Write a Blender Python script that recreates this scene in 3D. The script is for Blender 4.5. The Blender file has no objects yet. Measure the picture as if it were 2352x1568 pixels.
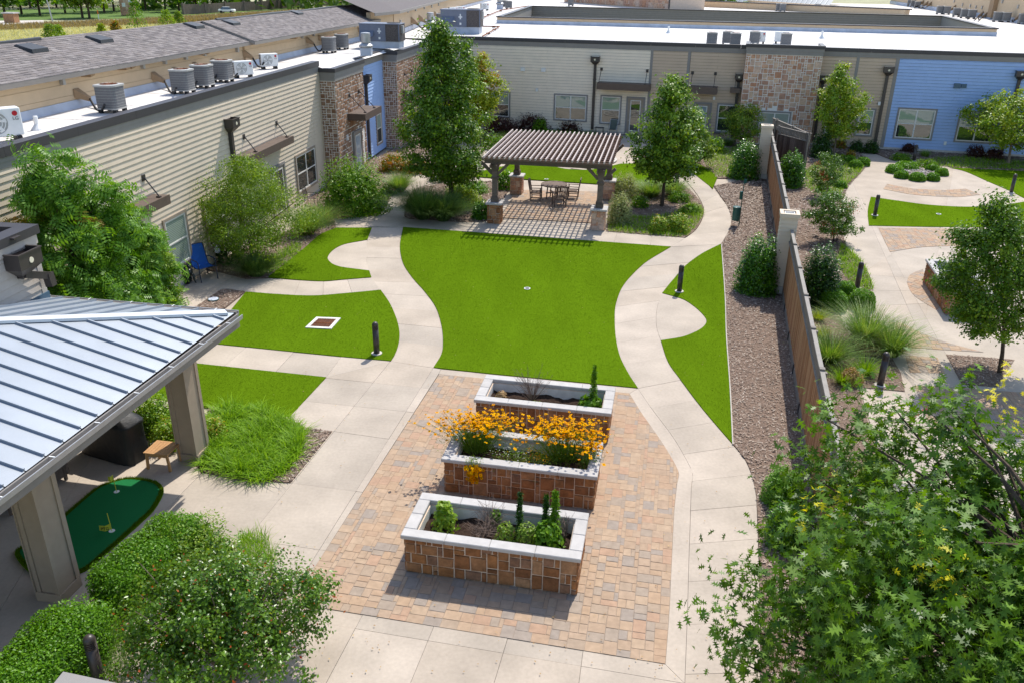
import bpy, bmesh, math, random
import numpy as np
from mathutils import Vector, Matrix
rnd = random.Random(7); rng = np.random.default_rng(7)
S = bpy.context.scene
COL = S.collection
# ---------------------------------------------------------------- camera, sky, sun, exposure
F, TH, RO, CH = 1870.0, 0.4050, 0.0115, 10.55          # focal length in px of a 2352 px wide frame, pitch, roll, height
CX, CY = 1176.0, 743.0
fwd = Vector((0, math.cos(TH), -math.sin(TH))); up0 = Vector((0, math.sin(TH), math.cos(TH))); rt0 = Vector((1, 0, 0))
rgt = rt0*math.cos(RO) + up0*math.sin(RO); upv = -rt0*math.sin(RO) + up0*math.cos(RO)
cam = bpy.data.cameras.new('camera'); camo = bpy.data.objects.new('camera', cam); COL.objects.link(camo)
cam.sensor_width = 36.0; cam.lens = F/2352*36.0; cam.shift_y = -(784-CY)/2352
cam.clip_start = 0.1; cam.clip_end = 3000
camo.matrix_world = Matrix(((rgt.x, upv.x, -fwd.x, 0), (rgt.y, upv.y, -fwd.y, 0), (rgt.z, upv.z, -fwd.z, CH), (0, 0, 0, 1)))
S.camera = camo
SUN_EL, SUN_AZ = 54.5, 24.0                             # azimuth clockwise from +Y
w = bpy.data.worlds.new('World'); S.world = w; w.use_nodes = True
nt = w.node_tree
sky = nt.nodes.new('ShaderNodeTexSky'); sky.sky_type = 'NISHITA'; sky.sun_disc = False
sky.sun_elevation = math.radians(SUN_EL); sky.sun_rotation = math.radians(SUN_AZ)
bg = nt.nodes['Background']; nt.links.new(sky.outputs[0], bg.inputs[0]); bg.inputs[1].default_value = 0.15
sd = Vector((math.sin(math.radians(SUN_AZ))*math.cos(math.radians(SUN_EL)), math.cos(math.radians(SUN_AZ))*math.cos(math.radians(SUN_EL)), math.sin(math.radians(SUN_EL))))
sl = bpy.data.lights.new('sun', 'SUN'); so = bpy.data.objects.new('sun', sl); COL.objects.link(so)
sl.energy = 3.4; sl.angle = math.radians(0.5); sl.color = (1.0, .95, .86)
so.rotation_euler = (-sd).to_track_quat('-Z', 'Y').to_euler(); so.location = (0, 0, 60)
vs = S.view_settings; vs.view_transform = 'Standard'; vs.look = 'None'; vs.gamma = 1; vs.use_curve_mapping = False; vs.exposure = 0.62
S.cycles.max_bounces = 6; S.cycles.diffuse_bounces = 3; S.cycles.transparent_max_bounces = 8
# ---------------------------------------------------------------- pixel -> world helpers (survey of the photograph)
def ray(u, v): return rgt*((u-CX)/F) - upv*((v-CY)/F) + fwd
def P(u, v, z=0.0):
    d = ray(u, v); t = (z-CH)/d.z; return Vector((d.x*t, d.y*t, z))
def PY(u, v, Y):
    d = ray(u, v); t = Y/d.y; return Vector((d.x*t, Y, CH+d.z*t))
def zat(u, v, p):
    d = ray(u, v); k = math.hypot(p[0], p[1])/math.hypot(d.x, d.y); return CH+d.z*k
def mpp(p):
    return (Vector(p)-Vector((0, 0, CH))).dot(fwd)/F
def onpl(u, v, o, n):
    c = Vector((0, 0, CH)); d = ray(u, v); return c + d*((Vector(o)-c).dot(n)/d.dot(n))
def crv(pts, n=6):
    """Catmull-Rom through the pixel points; a third item marks a sharp corner. Returns 2D pixel list (closed)."""
    N = len(pts); out = []
    for i in range(N):
        p0, p1, p2, p3 = pts[i-1], pts[i], pts[(i+1) % N], pts[(i+2) % N]
        c1 = len(p1) > 2; c2 = len(p2) > 2
        if c1 and c2: out.append(p1[:2]); continue
        a = Vector(p1[:2]); b = Vector(p2[:2])
        m1 = (b-Vector(p0[:2]))/2 if not c1 else (b-a)
        m2 = (Vector(p3[:2])-a)/2 if not c2 else (b-a)
        L = (b-a).length
        for m in (m1, m2):
            if m.length > L: m *= L/m.length
        for k in range(n):
            t = k/n
            q = a*(2*t**3-3*t*t+1) + m1*(t**3-2*t*t+t) + b*(-2*t**3+3*t*t) + m2*(t**3-t*t)
            out.append((q.x, q.y))
    return out
def open_crv(pts, n=6):
    q = crv([pts[0]+(1,)]+list(pts[1:-1])+[pts[-1]+(1,)], n)
    k = len(q)
    # drop the closing segment (it is one sharp-to-sharp step)
    return q
def W2(pts, z=0.0): return [P(u, v, z) for u, v in pts]
# ---------------------------------------------------------------- objects
def tag(o, label=None, cat=None, group=None, kind=None):
    if label: o['label'] = label
    if cat: o['category'] = cat
    if group: o['group'] = group
    if kind: o['kind'] = kind
    return o
LOCAL = False; LOCALS = set()      # while LOCAL is set, parts are modelled about their thing's base
def thing(name, label, cat, loc=(0, 0, 0), group=None):
    o = bpy.data.objects.new(name, None); COL.objects.link(o); o.location = loc; o.empty_display_size = .2
    if LOCAL: LOCALS.add(o.name)
    return tag(o, label, cat, group)
def attach(o, parent):
    if parent is None: return
    o.parent = parent
    if parent.parent is None and parent.name not in LOCALS: o.matrix_parent_inverse = Matrix.Translation(-Vector(parent.location))
def mesh_of(name, v, f, mat, smooth=False):
    me = bpy.data.meshes.new(name); me.from_pydata([tuple(p) for p in v], [], f)
    if mat is not None: me.materials.append(mat)
    if smooth: me.polygons.foreach_set('use_smooth', [True]*len(me.polygons))
    me.update(); return me
def put(name, me, parent=None, loc=(0, 0, 0), rot=0.0, scale=(1, 1, 1)):
    o = bpy.data.objects.new(name, me); COL.objects.link(o)
    o.location = loc; o.rotation_euler = (0, 0, rot); o.scale = scale
    attach(o, parent); return o
def kids(o): return [c for c in o.children]
def copy_tree(o, loc=None, rz=None, label=None, parent=None):
    c = o.copy(); COL.objects.link(c)
    if parent is not None: c.parent = parent
    if loc is not None: c.location = loc
    if rz is not None: c.rotation_euler = (0, 0, rz)
    if label: c['label'] = label
    for k in kids(o): copy_tree(k, parent=c)
    return c
class MB:
    def __init__(s): s.v = []; s.f = []
    def add(s, v, f):
        b = len(s.v); s.v += [tuple(p) for p in v]; s.f += [tuple(i+b for i in q) for q in f]; return s
    def hexa(s, p):   # 8 corners: bottom 0-3 ccw, top 4-7
        return s.add(p, [(3, 2, 1, 0), (4, 5, 6, 7), (0, 1, 5, 4), (1, 2, 6, 5), (2, 3, 7, 6), (3, 0, 4, 7)])
    def box(s, x0, x1, y0, y1, z0, z1):
        return s.hexa([(x0, y0, z0), (x1, y0, z0), (x1, y1, z0), (x0, y1, z0), (x0, y0, z1), (x1, y0, z1), (x1, y1, z1), (x0, y1, z1)])
    def beam(s, p, q, w, h, up=(0, 0, 1)):
        p = Vector(p); q = Vector(q); d = (q-p).normalized(); u = Vector(up)
        x = d.cross(u)
        if x.length < 1e-4: x = d.cross(Vector((0, 1, 0)))
        x.normalize(); y = x.cross(d).normalized(); x = x*(w/2); y = y*(h/2)
        return s.hexa([p-x-y, q-x-y, q+x-y, p+x-y, p-x+y, q-x+y, q+x+y, p+x+y])
    def tube(s, pts, r, n=8, cap=True):
        pts = [Vector(p) for p in pts]; m = len(pts)
        if not hasattr(r, '__len__'): r = [r]*m
        b = len(s.v)
        for i, p in enumerate(pts):
            d = (pts[min(i+1, m-1)]-pts[max(i-1, 0)]).normalized()
            a = d.cross(Vector((.31, .17, .93) if abs(d.z) < .9 else (1, .1, 0))).normalized(); c = d.cross(a)
            for k in range(n):
                t = 2*math.pi*k/n; s.v.append(tuple(p+(a*math.cos(t)+c*math.sin(t))*r[i]))
        for i in range(m-1):
            for k in range(n):
                s.f.append((b+i*n+k, b+i*n+(k+1) % n, b+(i+1)*n+(k+1) % n, b+(i+1)*n+k))
        if cap: s.f.append(tuple(b+k for k in reversed(range(n)))); s.f.append(tuple(b+(m-1)*n+k for k in range(n)))
        return s
    def lathe(s, prof, n=16, c=(0, 0, 0)):
        b = len(s.v)
        for r, z in prof:
            for k in range(n):
                t = 2*math.pi*k/n; s.v.append((c[0]+r*math.cos(t), c[1]+r*math.sin(t), c[2]+z))
        for i in range(len(prof)-1):
            for k in range(n):
                s.f.append((b+i*n+k, b+i*n+(k+1) % n, b+(i+1)*n+(k+1) % n, b+(i+1)*n+k))
        s.f.append(tuple(b+k for k in reversed(range(n)))); s.f.append(tuple(b+(len(prof)-1)*n+k for k in range(n)))
        return s
    def prism(s, poly, z0, z1):
        n = len(poly); a = sum(poly[i][0]*poly[(i+1) % n][1]-poly[(i+1) % n][0]*poly[i][1] for i in range(n))
        if a < 0: poly = list(reversed(poly))
        v = [(p[0], p[1], z0) for p in poly]+[(p[0], p[1], z1) for p in poly]
        f = [tuple(reversed(range(n))), tuple(range(n, 2*n))]+[(i, (i+1) % n, n+(i+1) % n, n+i) for i in range(n)]
        return s.add(v, f)
    def poly(s, pts): return s.add(pts, [tuple(range(len(pts)))])
    def build(s, name, mat, parent=None, smooth=False, origin=None):
        v = s.v
        if origin is not None: v = [(p[0]-origin[0], p[1]-origin[1], p[2]-origin[2]) for p in v]
        return put(name, mesh_of(name, v, s.f, mat, smooth), parent, origin if origin is not None else (0, 0, 0))
    def solo(s, name, mat, label, cat, group=None, smooth=False):
        a = np.array(s.v); o = ((a[:, 0].min()+a[:, 0].max())/2, (a[:, 1].min()+a[:, 1].max())/2, a[:, 2].min())
        return tag(s.build(name, mat, None, smooth, o), label, cat, group)
def structure(o): o['kind'] = 'structure'; return o
def big_mesh(name, V, loops_per, Fi, mat):
    """V (n,3), Fi (m,k) numpy faces of equal size."""
    me = bpy.data.meshes.new(name); n = len(V); m, k = Fi.shape
    me.vertices.add(n); me.vertices.foreach_set('co', np.ascontiguousarray(V, dtype=np.float32).ravel())
    me.loops.add(m*k); me.loops.foreach_set('vertex_index', np.ascontiguousarray(Fi, dtype=np.int32).ravel())
    me.polygons.add(m); me.polygons.foreach_set('loop_start', np.arange(0, m*k, k, dtype=np.int32))
    try: me.polygons.foreach_set('loop_total', np.full(m, k, dtype=np.int32))
    except Exception: pass
    me.update(calc_edges=True); me.materials.append(mat); return me
_ch = {}
def chamfer_box(c):
    """unit box -0.5..0.5 with chamfered edges as (v, f); c may differ per axis"""
    pts = []
    for sx in (-1, 1):
        for sy in (-1, 1):
            for sz in (-1, 1):
                h = .5
                pts += [(sx*h, sy*(h-c[1]), sz*(h-c[2])), (sx*(h-c[0]), sy*h, sz*(h-c[2])), (sx*(h-c[0]), sy*(h-c[1]), sz*h)]
    bm = bmesh.new()
    for p in pts: bm.verts.new(p)
    r = bmesh.ops.convex_hull(bm, input=bm.verts)
    bmesh.ops.dissolve_limit(bm, angle_limit=.01, verts=bm.verts, edges=bm.edges)
    bmesh.ops.recalc_face_normals(bm, faces=bm.faces)
    bm.verts.index_update(); v = [tuple(x.co) for x in bm.verts]; f = [tuple(x.index for x in q.verts) for q in bm.faces]; bm.free()
    return v, f
def cbox(mb, x0, x1, y0, y1, z0, z1, c=.01):
    sx, sy, sz = x1-x0, y1-y0, z1-z0
    v, f = chamfer_box((min(.45, c/sx), min(.45, c/sy), min(.45, c/sz)))
    return mb.add([((x0+x1)/2+p[0]*sx, (y0+y1)/2+p[1]*sy, (z0+z1)/2+p[2]*sz) for p in v], f)
# ---------------------------------------------------------------- materials
def _new(name):
    m = bpy.data.materials.new(name); m.use_nodes = True; t = m.node_tree
    return m, t, t.nodes['Principled BSDF']
def rgb(c): return (c[0], c[1], c[2], 1)
def ramp(t, cols, const=True):
    r = t.nodes.new('ShaderNodeValToRGB'); e = r.color_ramp
    if const: e.interpolation = 'CONSTANT'
    n = len(cols)
    while len(e.elements) < n: e.elements.new(.5)
    for i, c in enumerate(cols):
        e.elements[i].position = i/n if const else i/(max(1, n-1)); e.elements[i].color = rgb(c)
    return r
def pick(t):
    oi = t.nodes.new('ShaderNodeObjectInfo'); g = t.nodes.new('ShaderNodeNewGeometry')
    a = t.nodes.new('ShaderNodeMath'); a.operation = 'ADD'; t.links.new(oi.outputs['Random'], a.inputs[0]); t.links.new(g.outputs['Random Per Island'], a.inputs[1])
    f = t.nodes.new('ShaderNodeMath'); f.operation = 'FRACT'; t.links.new(a.outputs[0], f.inputs[0]); return f.outputs[0]
def mat(name, cols, rough=.8, var=.12, scale=3.0, bump=.0, bscale=60.0, spec=.3, metal=0.0, const=True, var2=.0, scale2=.6, stretch=None):
    if not isinstance(cols[0], (tuple, list)): cols = [cols]
    m, t, b = _new(name); L = t.links
    if len(cols) > 1:
        r = ramp(t, cols, const); L.new(pick(t), r.inputs[0]); c = r.outputs[0]
    else:
        n0 = t.nodes.new('ShaderNodeRGB'); n0.outputs[0].default_value = rgb(cols[0]); c = n0.outputs[0]
    geo = t.nodes.new('ShaderNodeNewGeometry'); pos = geo.outputs['Position']
    if stretch:
        mp = t.nodes.new('ShaderNodeMapping'); mp.inputs['Scale'].default_value = stretch; L.new(pos, mp.inputs[0]); pos = mp.outputs[0]
    for sc, am, dt in ((scale, var, 6), (scale2, var2, 3)):
        if am <= 0: continue
        nz = t.nodes.new('ShaderNodeTexNoise'); nz.inputs['Scale'].default_value = sc; nz.inputs['Detail'].default_value = dt; L.new(pos, nz.inputs['Vector'])
        mr = t.nodes.new('ShaderNodeMapRange'); mr.inputs[1].default_value = .3; mr.inputs[2].default_value = .7; mr.inputs[3].default_value = 1-am; mr.inputs[4].default_value = 1+am
        L.new(nz.outputs[0], mr.inputs[0])
        mx = t.nodes.new('ShaderNodeMix'); mx.data_type = 'RGBA'; mx.blend_type = 'MULTIPLY'; mx.inputs[0].default_value = 1
        L.new(c, mx.inputs[6]); L.new(mr.outputs[0], mx.inputs[7]); c = mx.outputs[2]
    L.new(c, b.inputs['Base Color'])
    b.inputs['Roughness'].default_value = rough; b.inputs['Specular IOR Level'].default_value = spec; b.inputs['Metallic'].default_value = metal
    if bump > 0:
        nz = t.nodes.new('ShaderNodeTexNoise'); nz.inputs['Scale'].default_value = bscale; nz.inputs['Detail'].default_value = 5; L.new(pos, nz.inputs['Vector'])
        bp = t.nodes.new('ShaderNodeBump'); bp.inputs['Strength'].default_value = bump; bp.inputs['Distance'].default_value = .02
        L.new(nz.outputs[0], bp.inputs['Height']); L.new(bp.outputs[0], b.inputs['Normal'])
    return m
def leafmat(name, cols, rough=.45, trans=.38, spec=.4, k=1.35):
    if name.startswith(('lf_', 'gr_')): cols = [(min(.8, c[0]*k*(1.14 if name.startswith('lf_') and c[1] > c[0] else 1)), min(.8, c[1]*k), c[2]*(.8 if name.startswith('lf_') else 1.1)) for c in cols]
    m, t, b = _new(name); L = t.links
    r = ramp(t, cols, False); L.new(pick(t), r.inputs[0])
    L.new(r.outputs[0], b.inputs['Base Color']); b.inputs['Roughness'].default_value = rough; b.inputs['Specular IOR Level'].default_value = spec
    tr = t.nodes.new('ShaderNodeBsdfTranslucent')
    mx = t.nodes.new('ShaderNodeMix'); mx.data_type = 'RGBA'; mx.blend_type = 'MULTIPLY'; mx.inputs[0].default_value = 1
    L.new(r.outputs[0], mx.inputs[6]); mx.inputs[7].default_value = (1.5, 1.35, .5, 1); L.new(mx.outputs[2], tr.inputs[0])
    ms = t.nodes.new('ShaderNodeMixShader'); ms.inputs[0].default_value = trans
    L.new(b.outputs[0], ms.inputs[1]); L.new(tr.outputs[0], ms.inputs[2])
    L.new(ms.outputs[0], t.nodes['Material Output'].inputs[0]); return m
def glassmat(name, col, stripes=None, tint=(.75, .8, .8), refl=.3):
    m, t, b = _new(name); L = t.links
    b.inputs['Base Color'].default_value = rgb(col); b.inputs['Roughness'].default_value = .6; b.inputs['Specular IOR Level'].default_value = .1
    if stripes:
        g = t.nodes.new('ShaderNodeNewGeometry'); sx = t.nodes.new('ShaderNodeSeparateXYZ'); L.new(g.outputs['Position'], sx.inputs[0])
        mu = t.nodes.new('ShaderNodeMath'); mu.operation = 'MULTIPLY'; mu.inputs[1].default_value = 1/stripes[0]; L.new(sx.outputs[2], mu.inputs[0])
        fr = t.nodes.new('ShaderNodeMath'); fr.operation = 'FRACT'; L.new(mu.outputs[0], fr.inputs[0])
        r = ramp(t, [stripes[1], stripes[1], stripes[1], col]); L.new(fr.outputs[0], r.inputs[0]); L.new(r.outputs[0], b.inputs['Base Color'])
    gl = t.nodes.new('ShaderNodeBsdfGlossy'); gl.inputs['Roughness'].default_value = .02; gl.inputs['Color'].default_value = rgb(tint)
    nz = t.nodes.new('ShaderNodeTexNoise'); nz.inputs['Scale'].default_value = .9
    g2 = t.nodes.new('ShaderNodeNewGeometry'); L.new(g2.outputs['Position'], nz.inputs['Vector'])
    bp = t.nodes.new('ShaderNodeBump'); bp.inputs['Strength'].default_value = .08; bp.inputs['Distance'].default_value = .1; L.new(nz.outputs[0], bp.inputs['Height']); L.new(bp.outputs[0], gl.inputs['Normal'])
    ms = t.nodes.new('ShaderNodeMixShader'); ms.inputs[0].default_value = refl
    L.new(b.outputs[0], ms.inputs[1]); L.new(gl.outputs[0], ms.inputs[2]); L.new(ms.outputs[0], t.nodes['Material Output'].inputs[0]); return m
M = {}
M['concrete'] = mat('concrete', [(.435, .372, .305), (.46, .392, .322), (.41, .352, .29), (.43, .362, .292)], .9, .06, 14, .12, 90, .2, var2=.13, scale2=.8)
M['joint'] = mat('joint', (.11, .095, .08), .95, .15, 20)
M['kerb_concrete'] = mat('kerb_concrete', (.55, .50, .44), .9, .08, 9, .1, 80)
M['turf'] = mat('turf', (.090, .162, .005), 1.0, .10, 30, .25, 240, 0.0, var2=.10, scale2=.9, stretch=(1, .22, 1))
M['putting'] = mat('putting', (.012, .155, .045), .8, .08, 90, .3, 200, .1)
M['mulch'] = mat('mulch', (.21, .15, .115), .95, .4, 30, 1.0, 70, .1)
M['chip'] = mat('chip', [(.25, .18, .14), (.32, .24, .19), (.16, .115, .09), (.40, .32, .255), (.28, .21, .165), (.48, .40, .33)], .9, .1, 20)
M['soil'] = mat('soil', (.045, .028, .02), .95, .4, 25, 1., 60, .1)
M['paver'] = mat('paver', [(.41, .285, .19), (.39, .28, .195), (.345, .275, .215), (.42, .30, .205), (.32, .265, .22), (.41, .27, .185), (.37, .28, .205), (.405, .28, .19), (.40, .29, .205), (.425, .31, .215)], .9, .10, 9, .25, 130, .15, var2=.05, scale2=3)
M['paver_bed'] = mat('paver_bed', (.30, .24, .19), .95, .2, 30)
M['stone'] = mat('stone', [(.28, .12, .048), (.34, .165, .075), (.235, .10, .042), (.36, .195, .10), (.30, .14, .06), (.25, .135, .08), (.33, .145, .055)], .85, .28, 5, .5, 22, .2, var2=.15, scale2=18)
M['stone_tower'] = mat('stone_tower', [(.32, .185, .115), (.38, .245, .165), (.26, .14, .08), (.42, .29, .205), (.34, .21, .14), (.29, .175, .115)], .85, .28, 5, .6, 18, .2, var2=.15, scale2=16)
M['stone_pale'] = mat('stone_pale', [(.56, .31, .19), (.60, .38, .25), (.50, .255, .15), (.60, .42, .31), (.57, .34, .22), (.50, .29, .20), (.62, .43, .30), (.44, .25, .17)], .85, .22, 4, .5, 16, .2, var2=.12, scale2=14)
M['mortar'] = mat('mortar', (.84, .78, .71), .95, .1, 12, .3, 60)
M['mortar_tan'] = mat('mortar_tan', (.66, .52, .40), .95, .1, 12, .3, 60)
M['cap_stone'] = mat('cap_stone', [(.47, .445, .42), (.45, .425, .40), (.485, .46, .435)], .85, .08, 6, .2, 50, .2)
M['lining'] = mat('lining', (.66, .64, .60), .9, .12, 4)
M['tan_siding'] = mat('tan_siding', (.66, .55, .42), .75, .04, 2.0, .05, 40, .25)
M['cream_siding'] = mat('cream_siding', (.86, .735, .58), .75, .04, 2.0, .05, 40, .25)
M['brown_siding'] = mat('brown_siding', (.58, .44, .315), .75, .04, 2.0, .05, 40, .25)
M['blue_siding'] = mat('blue_siding', (.36, .50, .78), .7, .04, 2.0, .05, 40, .25)
M['grey_trim'] = mat('grey_trim', (.27, .25, .23), .7, .05, 3)
M['dark_cap'] = mat('dark_cap', (.05, .045, .048), .45, .06, 3, spec=.5)
M['bronze'] = mat('bronze', (.05, .04, .036), .4, .1, 6, spec=.5)
M['awning_brown'] = mat('awning_brown', (.115, .08, .062), .55, .08, 4, spec=.4)
M['white_roof'] = mat('white_roof', (.68, .645, .615), .85, .08, 1.2, .05, 20, .2, var2=.15, scale2=.4)
M['flashing'] = mat('flashing', (.50, .54, .62), .6, .12, 1.6, var2=.05)
M['gap_shade'] = mat('gap_shade', (.10, .085, .07), .9, .05)  # dark wall core; shade between the siding boards is put into its colour
M['beige_stucco'] = mat('beige_stucco', (.60, .455, .30), .85, .04, 3, .1, 60, .2)
M['shingle'] = mat('shingle', [(.20, .18, .175), (.235, .21, .205), (.17, .153, .15), (.26, .235, .225), (.215, .19, .18)], .95, .18, 30, .4, 180, .1)
M['black_vent'] = mat('black_vent', (.03, .031, .034), .5, .08, 8, spec=.4)
M['white_frame'] = mat('white_frame', (.74, .71, .66), .5, .04, 4)
M['window_trim'] = mat('window_trim', (.33, .27, .21), .7, .05, 4)
M['grey_window_trim'] = mat('grey_window_trim', (.27, .25, .235), .7, .05, 4)
M['glass_dark'] = glassmat('glass_dark', (.02, .028, .028), None, refl=.2)
M['glass_blind'] = glassmat('glass_blind', (.16, .20, .17), (.06, (.36, .43, .36)), refl=.14)
M['glass_blue'] = glassmat('glass_blue', (.35, .42, .48), None, refl=.25)
M['metal_roof'] = mat('metal_roof', (.335, .365, .40), .42, .05, 1.2, .05, 5, .5, metal=.35, var2=.04)
M['seam_metal'] = mat('seam_metal', (.30, .335, .38), .45, .05, 3, spec=.5, metal=.35)
M['ridge_metal'] = mat('ridge_metal', (.66, .67, .68), .4, .05, 3, spec=.5, metal=.2)
M['blue_flash'] = mat('blue_flash', (.07, .125, .18), .45, .06, 3, spec=.4)
M['gutter'] = mat('gutter', (.24, .215, .19), .5, .06, 4, spec=.4)
M['column_paint'] = mat('column_paint', (.37, .285, .21), .8, .05, 6, .12, 120)
M['pale_siding'] = mat('pale_siding', (.50, .44, .385), .75, .04, 3)
M['galv'] = mat('galv', (.42, .42, .42), .4, .08, 5, spec=.5, metal=.5)
M['white_metal'] = mat('white_metal', (.78, .78, .76), .45, .04, 5, spec=.4)
M['ac_grille'] = mat('ac_grille', (.155, .155, .16), .6, .12, 20, spec=.4)
M['ac_case'] = mat('ac_case', (.42, .41, .38), .5, .06, 6)
M['ac_dark'] = mat('ac_dark', (.02, .02, .022), .7, .1, 8)
M['rust'] = mat('rust', (.19, .06, .02), .85, .4, 14)
M['rtu_blue'] = mat('rtu_blue', (.15, .17, .225), .5, .06, 4, spec=.4)
M['rtu_coil'] = mat('rtu_coil', (.10, .085, .08), .7, .5, 24)
M['hood_tan'] = mat('hood_tan', (.36, .24, .14), .8, .08, 6)
M['rubber'] = mat('rubber', (.018, .018, .02), .6, .1, 6)
M['wood_grey'] = mat('wood_grey', [(.155, .115, .092), (.18, .135, .11), (.13, .10, .08)], .85, .22, 6, .4, 40, .15, stretch=(1, 1, 5))
M['wood_rafter'] = mat('wood_rafter', [(.50, .42, .385), (.54, .46, .42), (.45, .375, .34)], .85, .18, 9, .3, 40, .15)
M['wood_purlin'] = mat('wood_purlin', [(.20, .125, .10), (.235, .15, .12)], .85, .18, 9, .3, 40, .15)
M['fence_board'] = mat('fence_board', [(.33, .16, .075), (.38, .20, .10), (.30, .14, .065), (.41, .22, .11), (.35, .175, .085)], .8, .16, 7, .3, 30, .2, stretch=(3, 3, .4))
M['fence_old'] = mat('fence_old', [(.10, .072, .058), (.13, .095, .078), (.085, .06, .05), (.16, .12, .10)], .9, .2, 7, .3, 30, .1, stretch=(3, 3, .4))
M['fence_frame'] = mat('fence_frame', (.20, .175, .15), .75, .12, 5)
M['fence_rail'] = mat('fence_rail', (.27, .245, .215), .75, .1, 5)
M['teak'] = mat('teak', (.47, .255, .11), .65, .14, 12, .15, 60, stretch=(1, 6, 1))
M['bench_wood'] = mat('bench_wood', [(.14, .098, .075), (.165, .12, .092)], .8, .2, 10, .2, 60)
M['wicker'] = mat('wicker', (.13, .10, .082), .8, .35, 60, .8, 90)
M['cushion'] = mat('cushion', (.38, .375, .35), .9, .1, 30, .2, 120)
M['blue_sling'] = mat('blue_sling', (.014, .11, .44), .6, .08, 60, .1, 300)
M['navy_frame'] = mat('navy_frame', (.022, .032, .065), .4, .06, 6, spec=.5)
M['bbq_cover'] = mat('bbq_cover', (.011, .011, .012), .55, .2, 6, .5, 9, .4)
M['flag_yellow'] = mat('flag_yellow', (.62, .60, .05), .6, .05, 8)
M['print_black'] = mat('print_black', (.02, .02, .02), .6, 0)
M['print_white'] = mat('print_white', (.7, .7, .7), .6, 0)
M['print_red'] = mat('print_red', (.5, .02, .03), .6, 0)
M['green_metal'] = mat('green_metal', (.012, .085, .068), .4, .08, 6, spec=.5)
M['statue'] = mat('statue', (.018, .024, .018), .3, .3, 12, .3, 20, .5)
M['pebble'] = mat('pebble', [(.42, .37, .32), (.30, .27, .25), (.5, .46, .42), (.22, .20, .19), (.36, .30, .25)], .8, .1, 10)
M['bark'] = mat('bark', (.085, .062, .045), .95, .3, 14, .8, 30, .1)
M['bark_pale'] = mat('bark_pale', (.22, .165, .125), .9, .25, 14, .5, 30, .1)
M['twig'] = mat('twig', (.20, .145, .115), .9, .2, 20)
M['lamp_lens'] = mat('lamp_lens', (.75, .68, .5), .4, 0)
def L(name, *cols, **k): M[name] = leafmat(name, list(cols), **k)
L('lf_oak', (.024, .070, .005), (.052, .13, .007), (.095, .20, .012), (.034, .095, .006), rough=.4, spec=.35, trans=.33)
L('lf_bright', (.07, .16, .012), (.13, .26, .02), (.19, .30, .025), (.09, .20, .02))
L('lf_tip', (.28, .24, .02), (.34, .17, .04), (.22, .28, .02))
L('lf_fore', (.028, .082, .006), (.048, .12, .008), (.085, .185, .012), (.036, .10, .008), rough=.45, spec=.4, trans=.36)
L('lf_yellow', (.42, .40, .012), (.50, .46, .02), (.34, .38, .015))
L('lf_pist', (.04, .13, .012), (.085, .21, .022), (.12, .27, .03), (.06, .17, .018))
L('lf_box', (.04, .13, .006), (.075, .21, .01), (.11, .26, .015))
L('lf_myrtle', (.028, .078, .005), (.05, .125, .007), (.085, .19, .01), (.036, .10, .006), rough=.34, spec=.5, trans=.3)
L('lf_red', (.25, .035, .015), (.33, .07, .02), (.28, .12, .03))
L('lf_dark', (.010, .040, .008), (.02, .07, .01), (.035, .10, .012), rough=.35)
L('lf_holly', (.018, .07, .008), (.045, .15, .01), (.10, .26, .015), rough=.28, spec=.55)
L('lf_airy', (.05, .12, .012), (.095, .19, .018), (.15, .25, .03), (.07, .15, .015))
L('lf_silver', (.14, .20, .13), (.20, .27, .18), (.25, .31, .21), rough=.7, trans=.3)
L('lf_purple', (.035, .010, .016), (.055, .016, .022), (.075, .026, .028), (.03, .012, .014), rough=.4)
L('lf_nandina', (.07, .15, .012), (.13, .19, .02), (.34, .10, .02), (.09, .17, .015), (.38, .17, .04))
L('lf_yellowish', (.10, .19, .01), (.19, .29, .015), (.26, .33, .03))
L('gr_lirio', (.075, .165, .005), (.14, .27, .008), (.22, .36, .015), rough=.5, spec=.2)
L('gr_fount', (.05, .12, .015), (.085, .18, .025), (.14, .24, .05), (.24, .29, .11), rough=.5)
L('gr_dark', (.035, .085, .022), (.06, .13, .035), (.10, .18, .05), (.15, .21, .08), rough=.45)
L('gr_dry', (.30, .20, .11), (.22, .13, .07), (.38, .28, .17), rough=.8, trans=.2)
L('gr_field', (.42, .40, .28), (.48, .46, .34), (.34, .34, .21), rough=.8, trans=.3)
L('gr_fieldbrown', (.20, .15, .09), (.25, .19, .12), (.16, .14, .07), rough=.8, trans=.3)
L('fl_yellow', (.72, .30, .0), (.80, .42, .0), (.62, .20, .0), rough=.8, trans=.12, spec=0)
L('fl_core', (.10, .02, .005), (.14, .03, .008), rough=.7, trans=.1)
L('lf_leafy', (.035, .11, .008), (.07, .18, .01), (.12, .25, .014), rough=.5, spec=.25)
L('lf_far', (.022, .060, .010), (.04, .10, .014), (.065, .14, .02))
L('fl_white', (.7, .7, .66), (.6, .62, .55), rough=.6, trans=.3)
L('fl_redspike', (.45, .03, .05), (.5, .06, .07), rough=.6, trans=.3)
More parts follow.
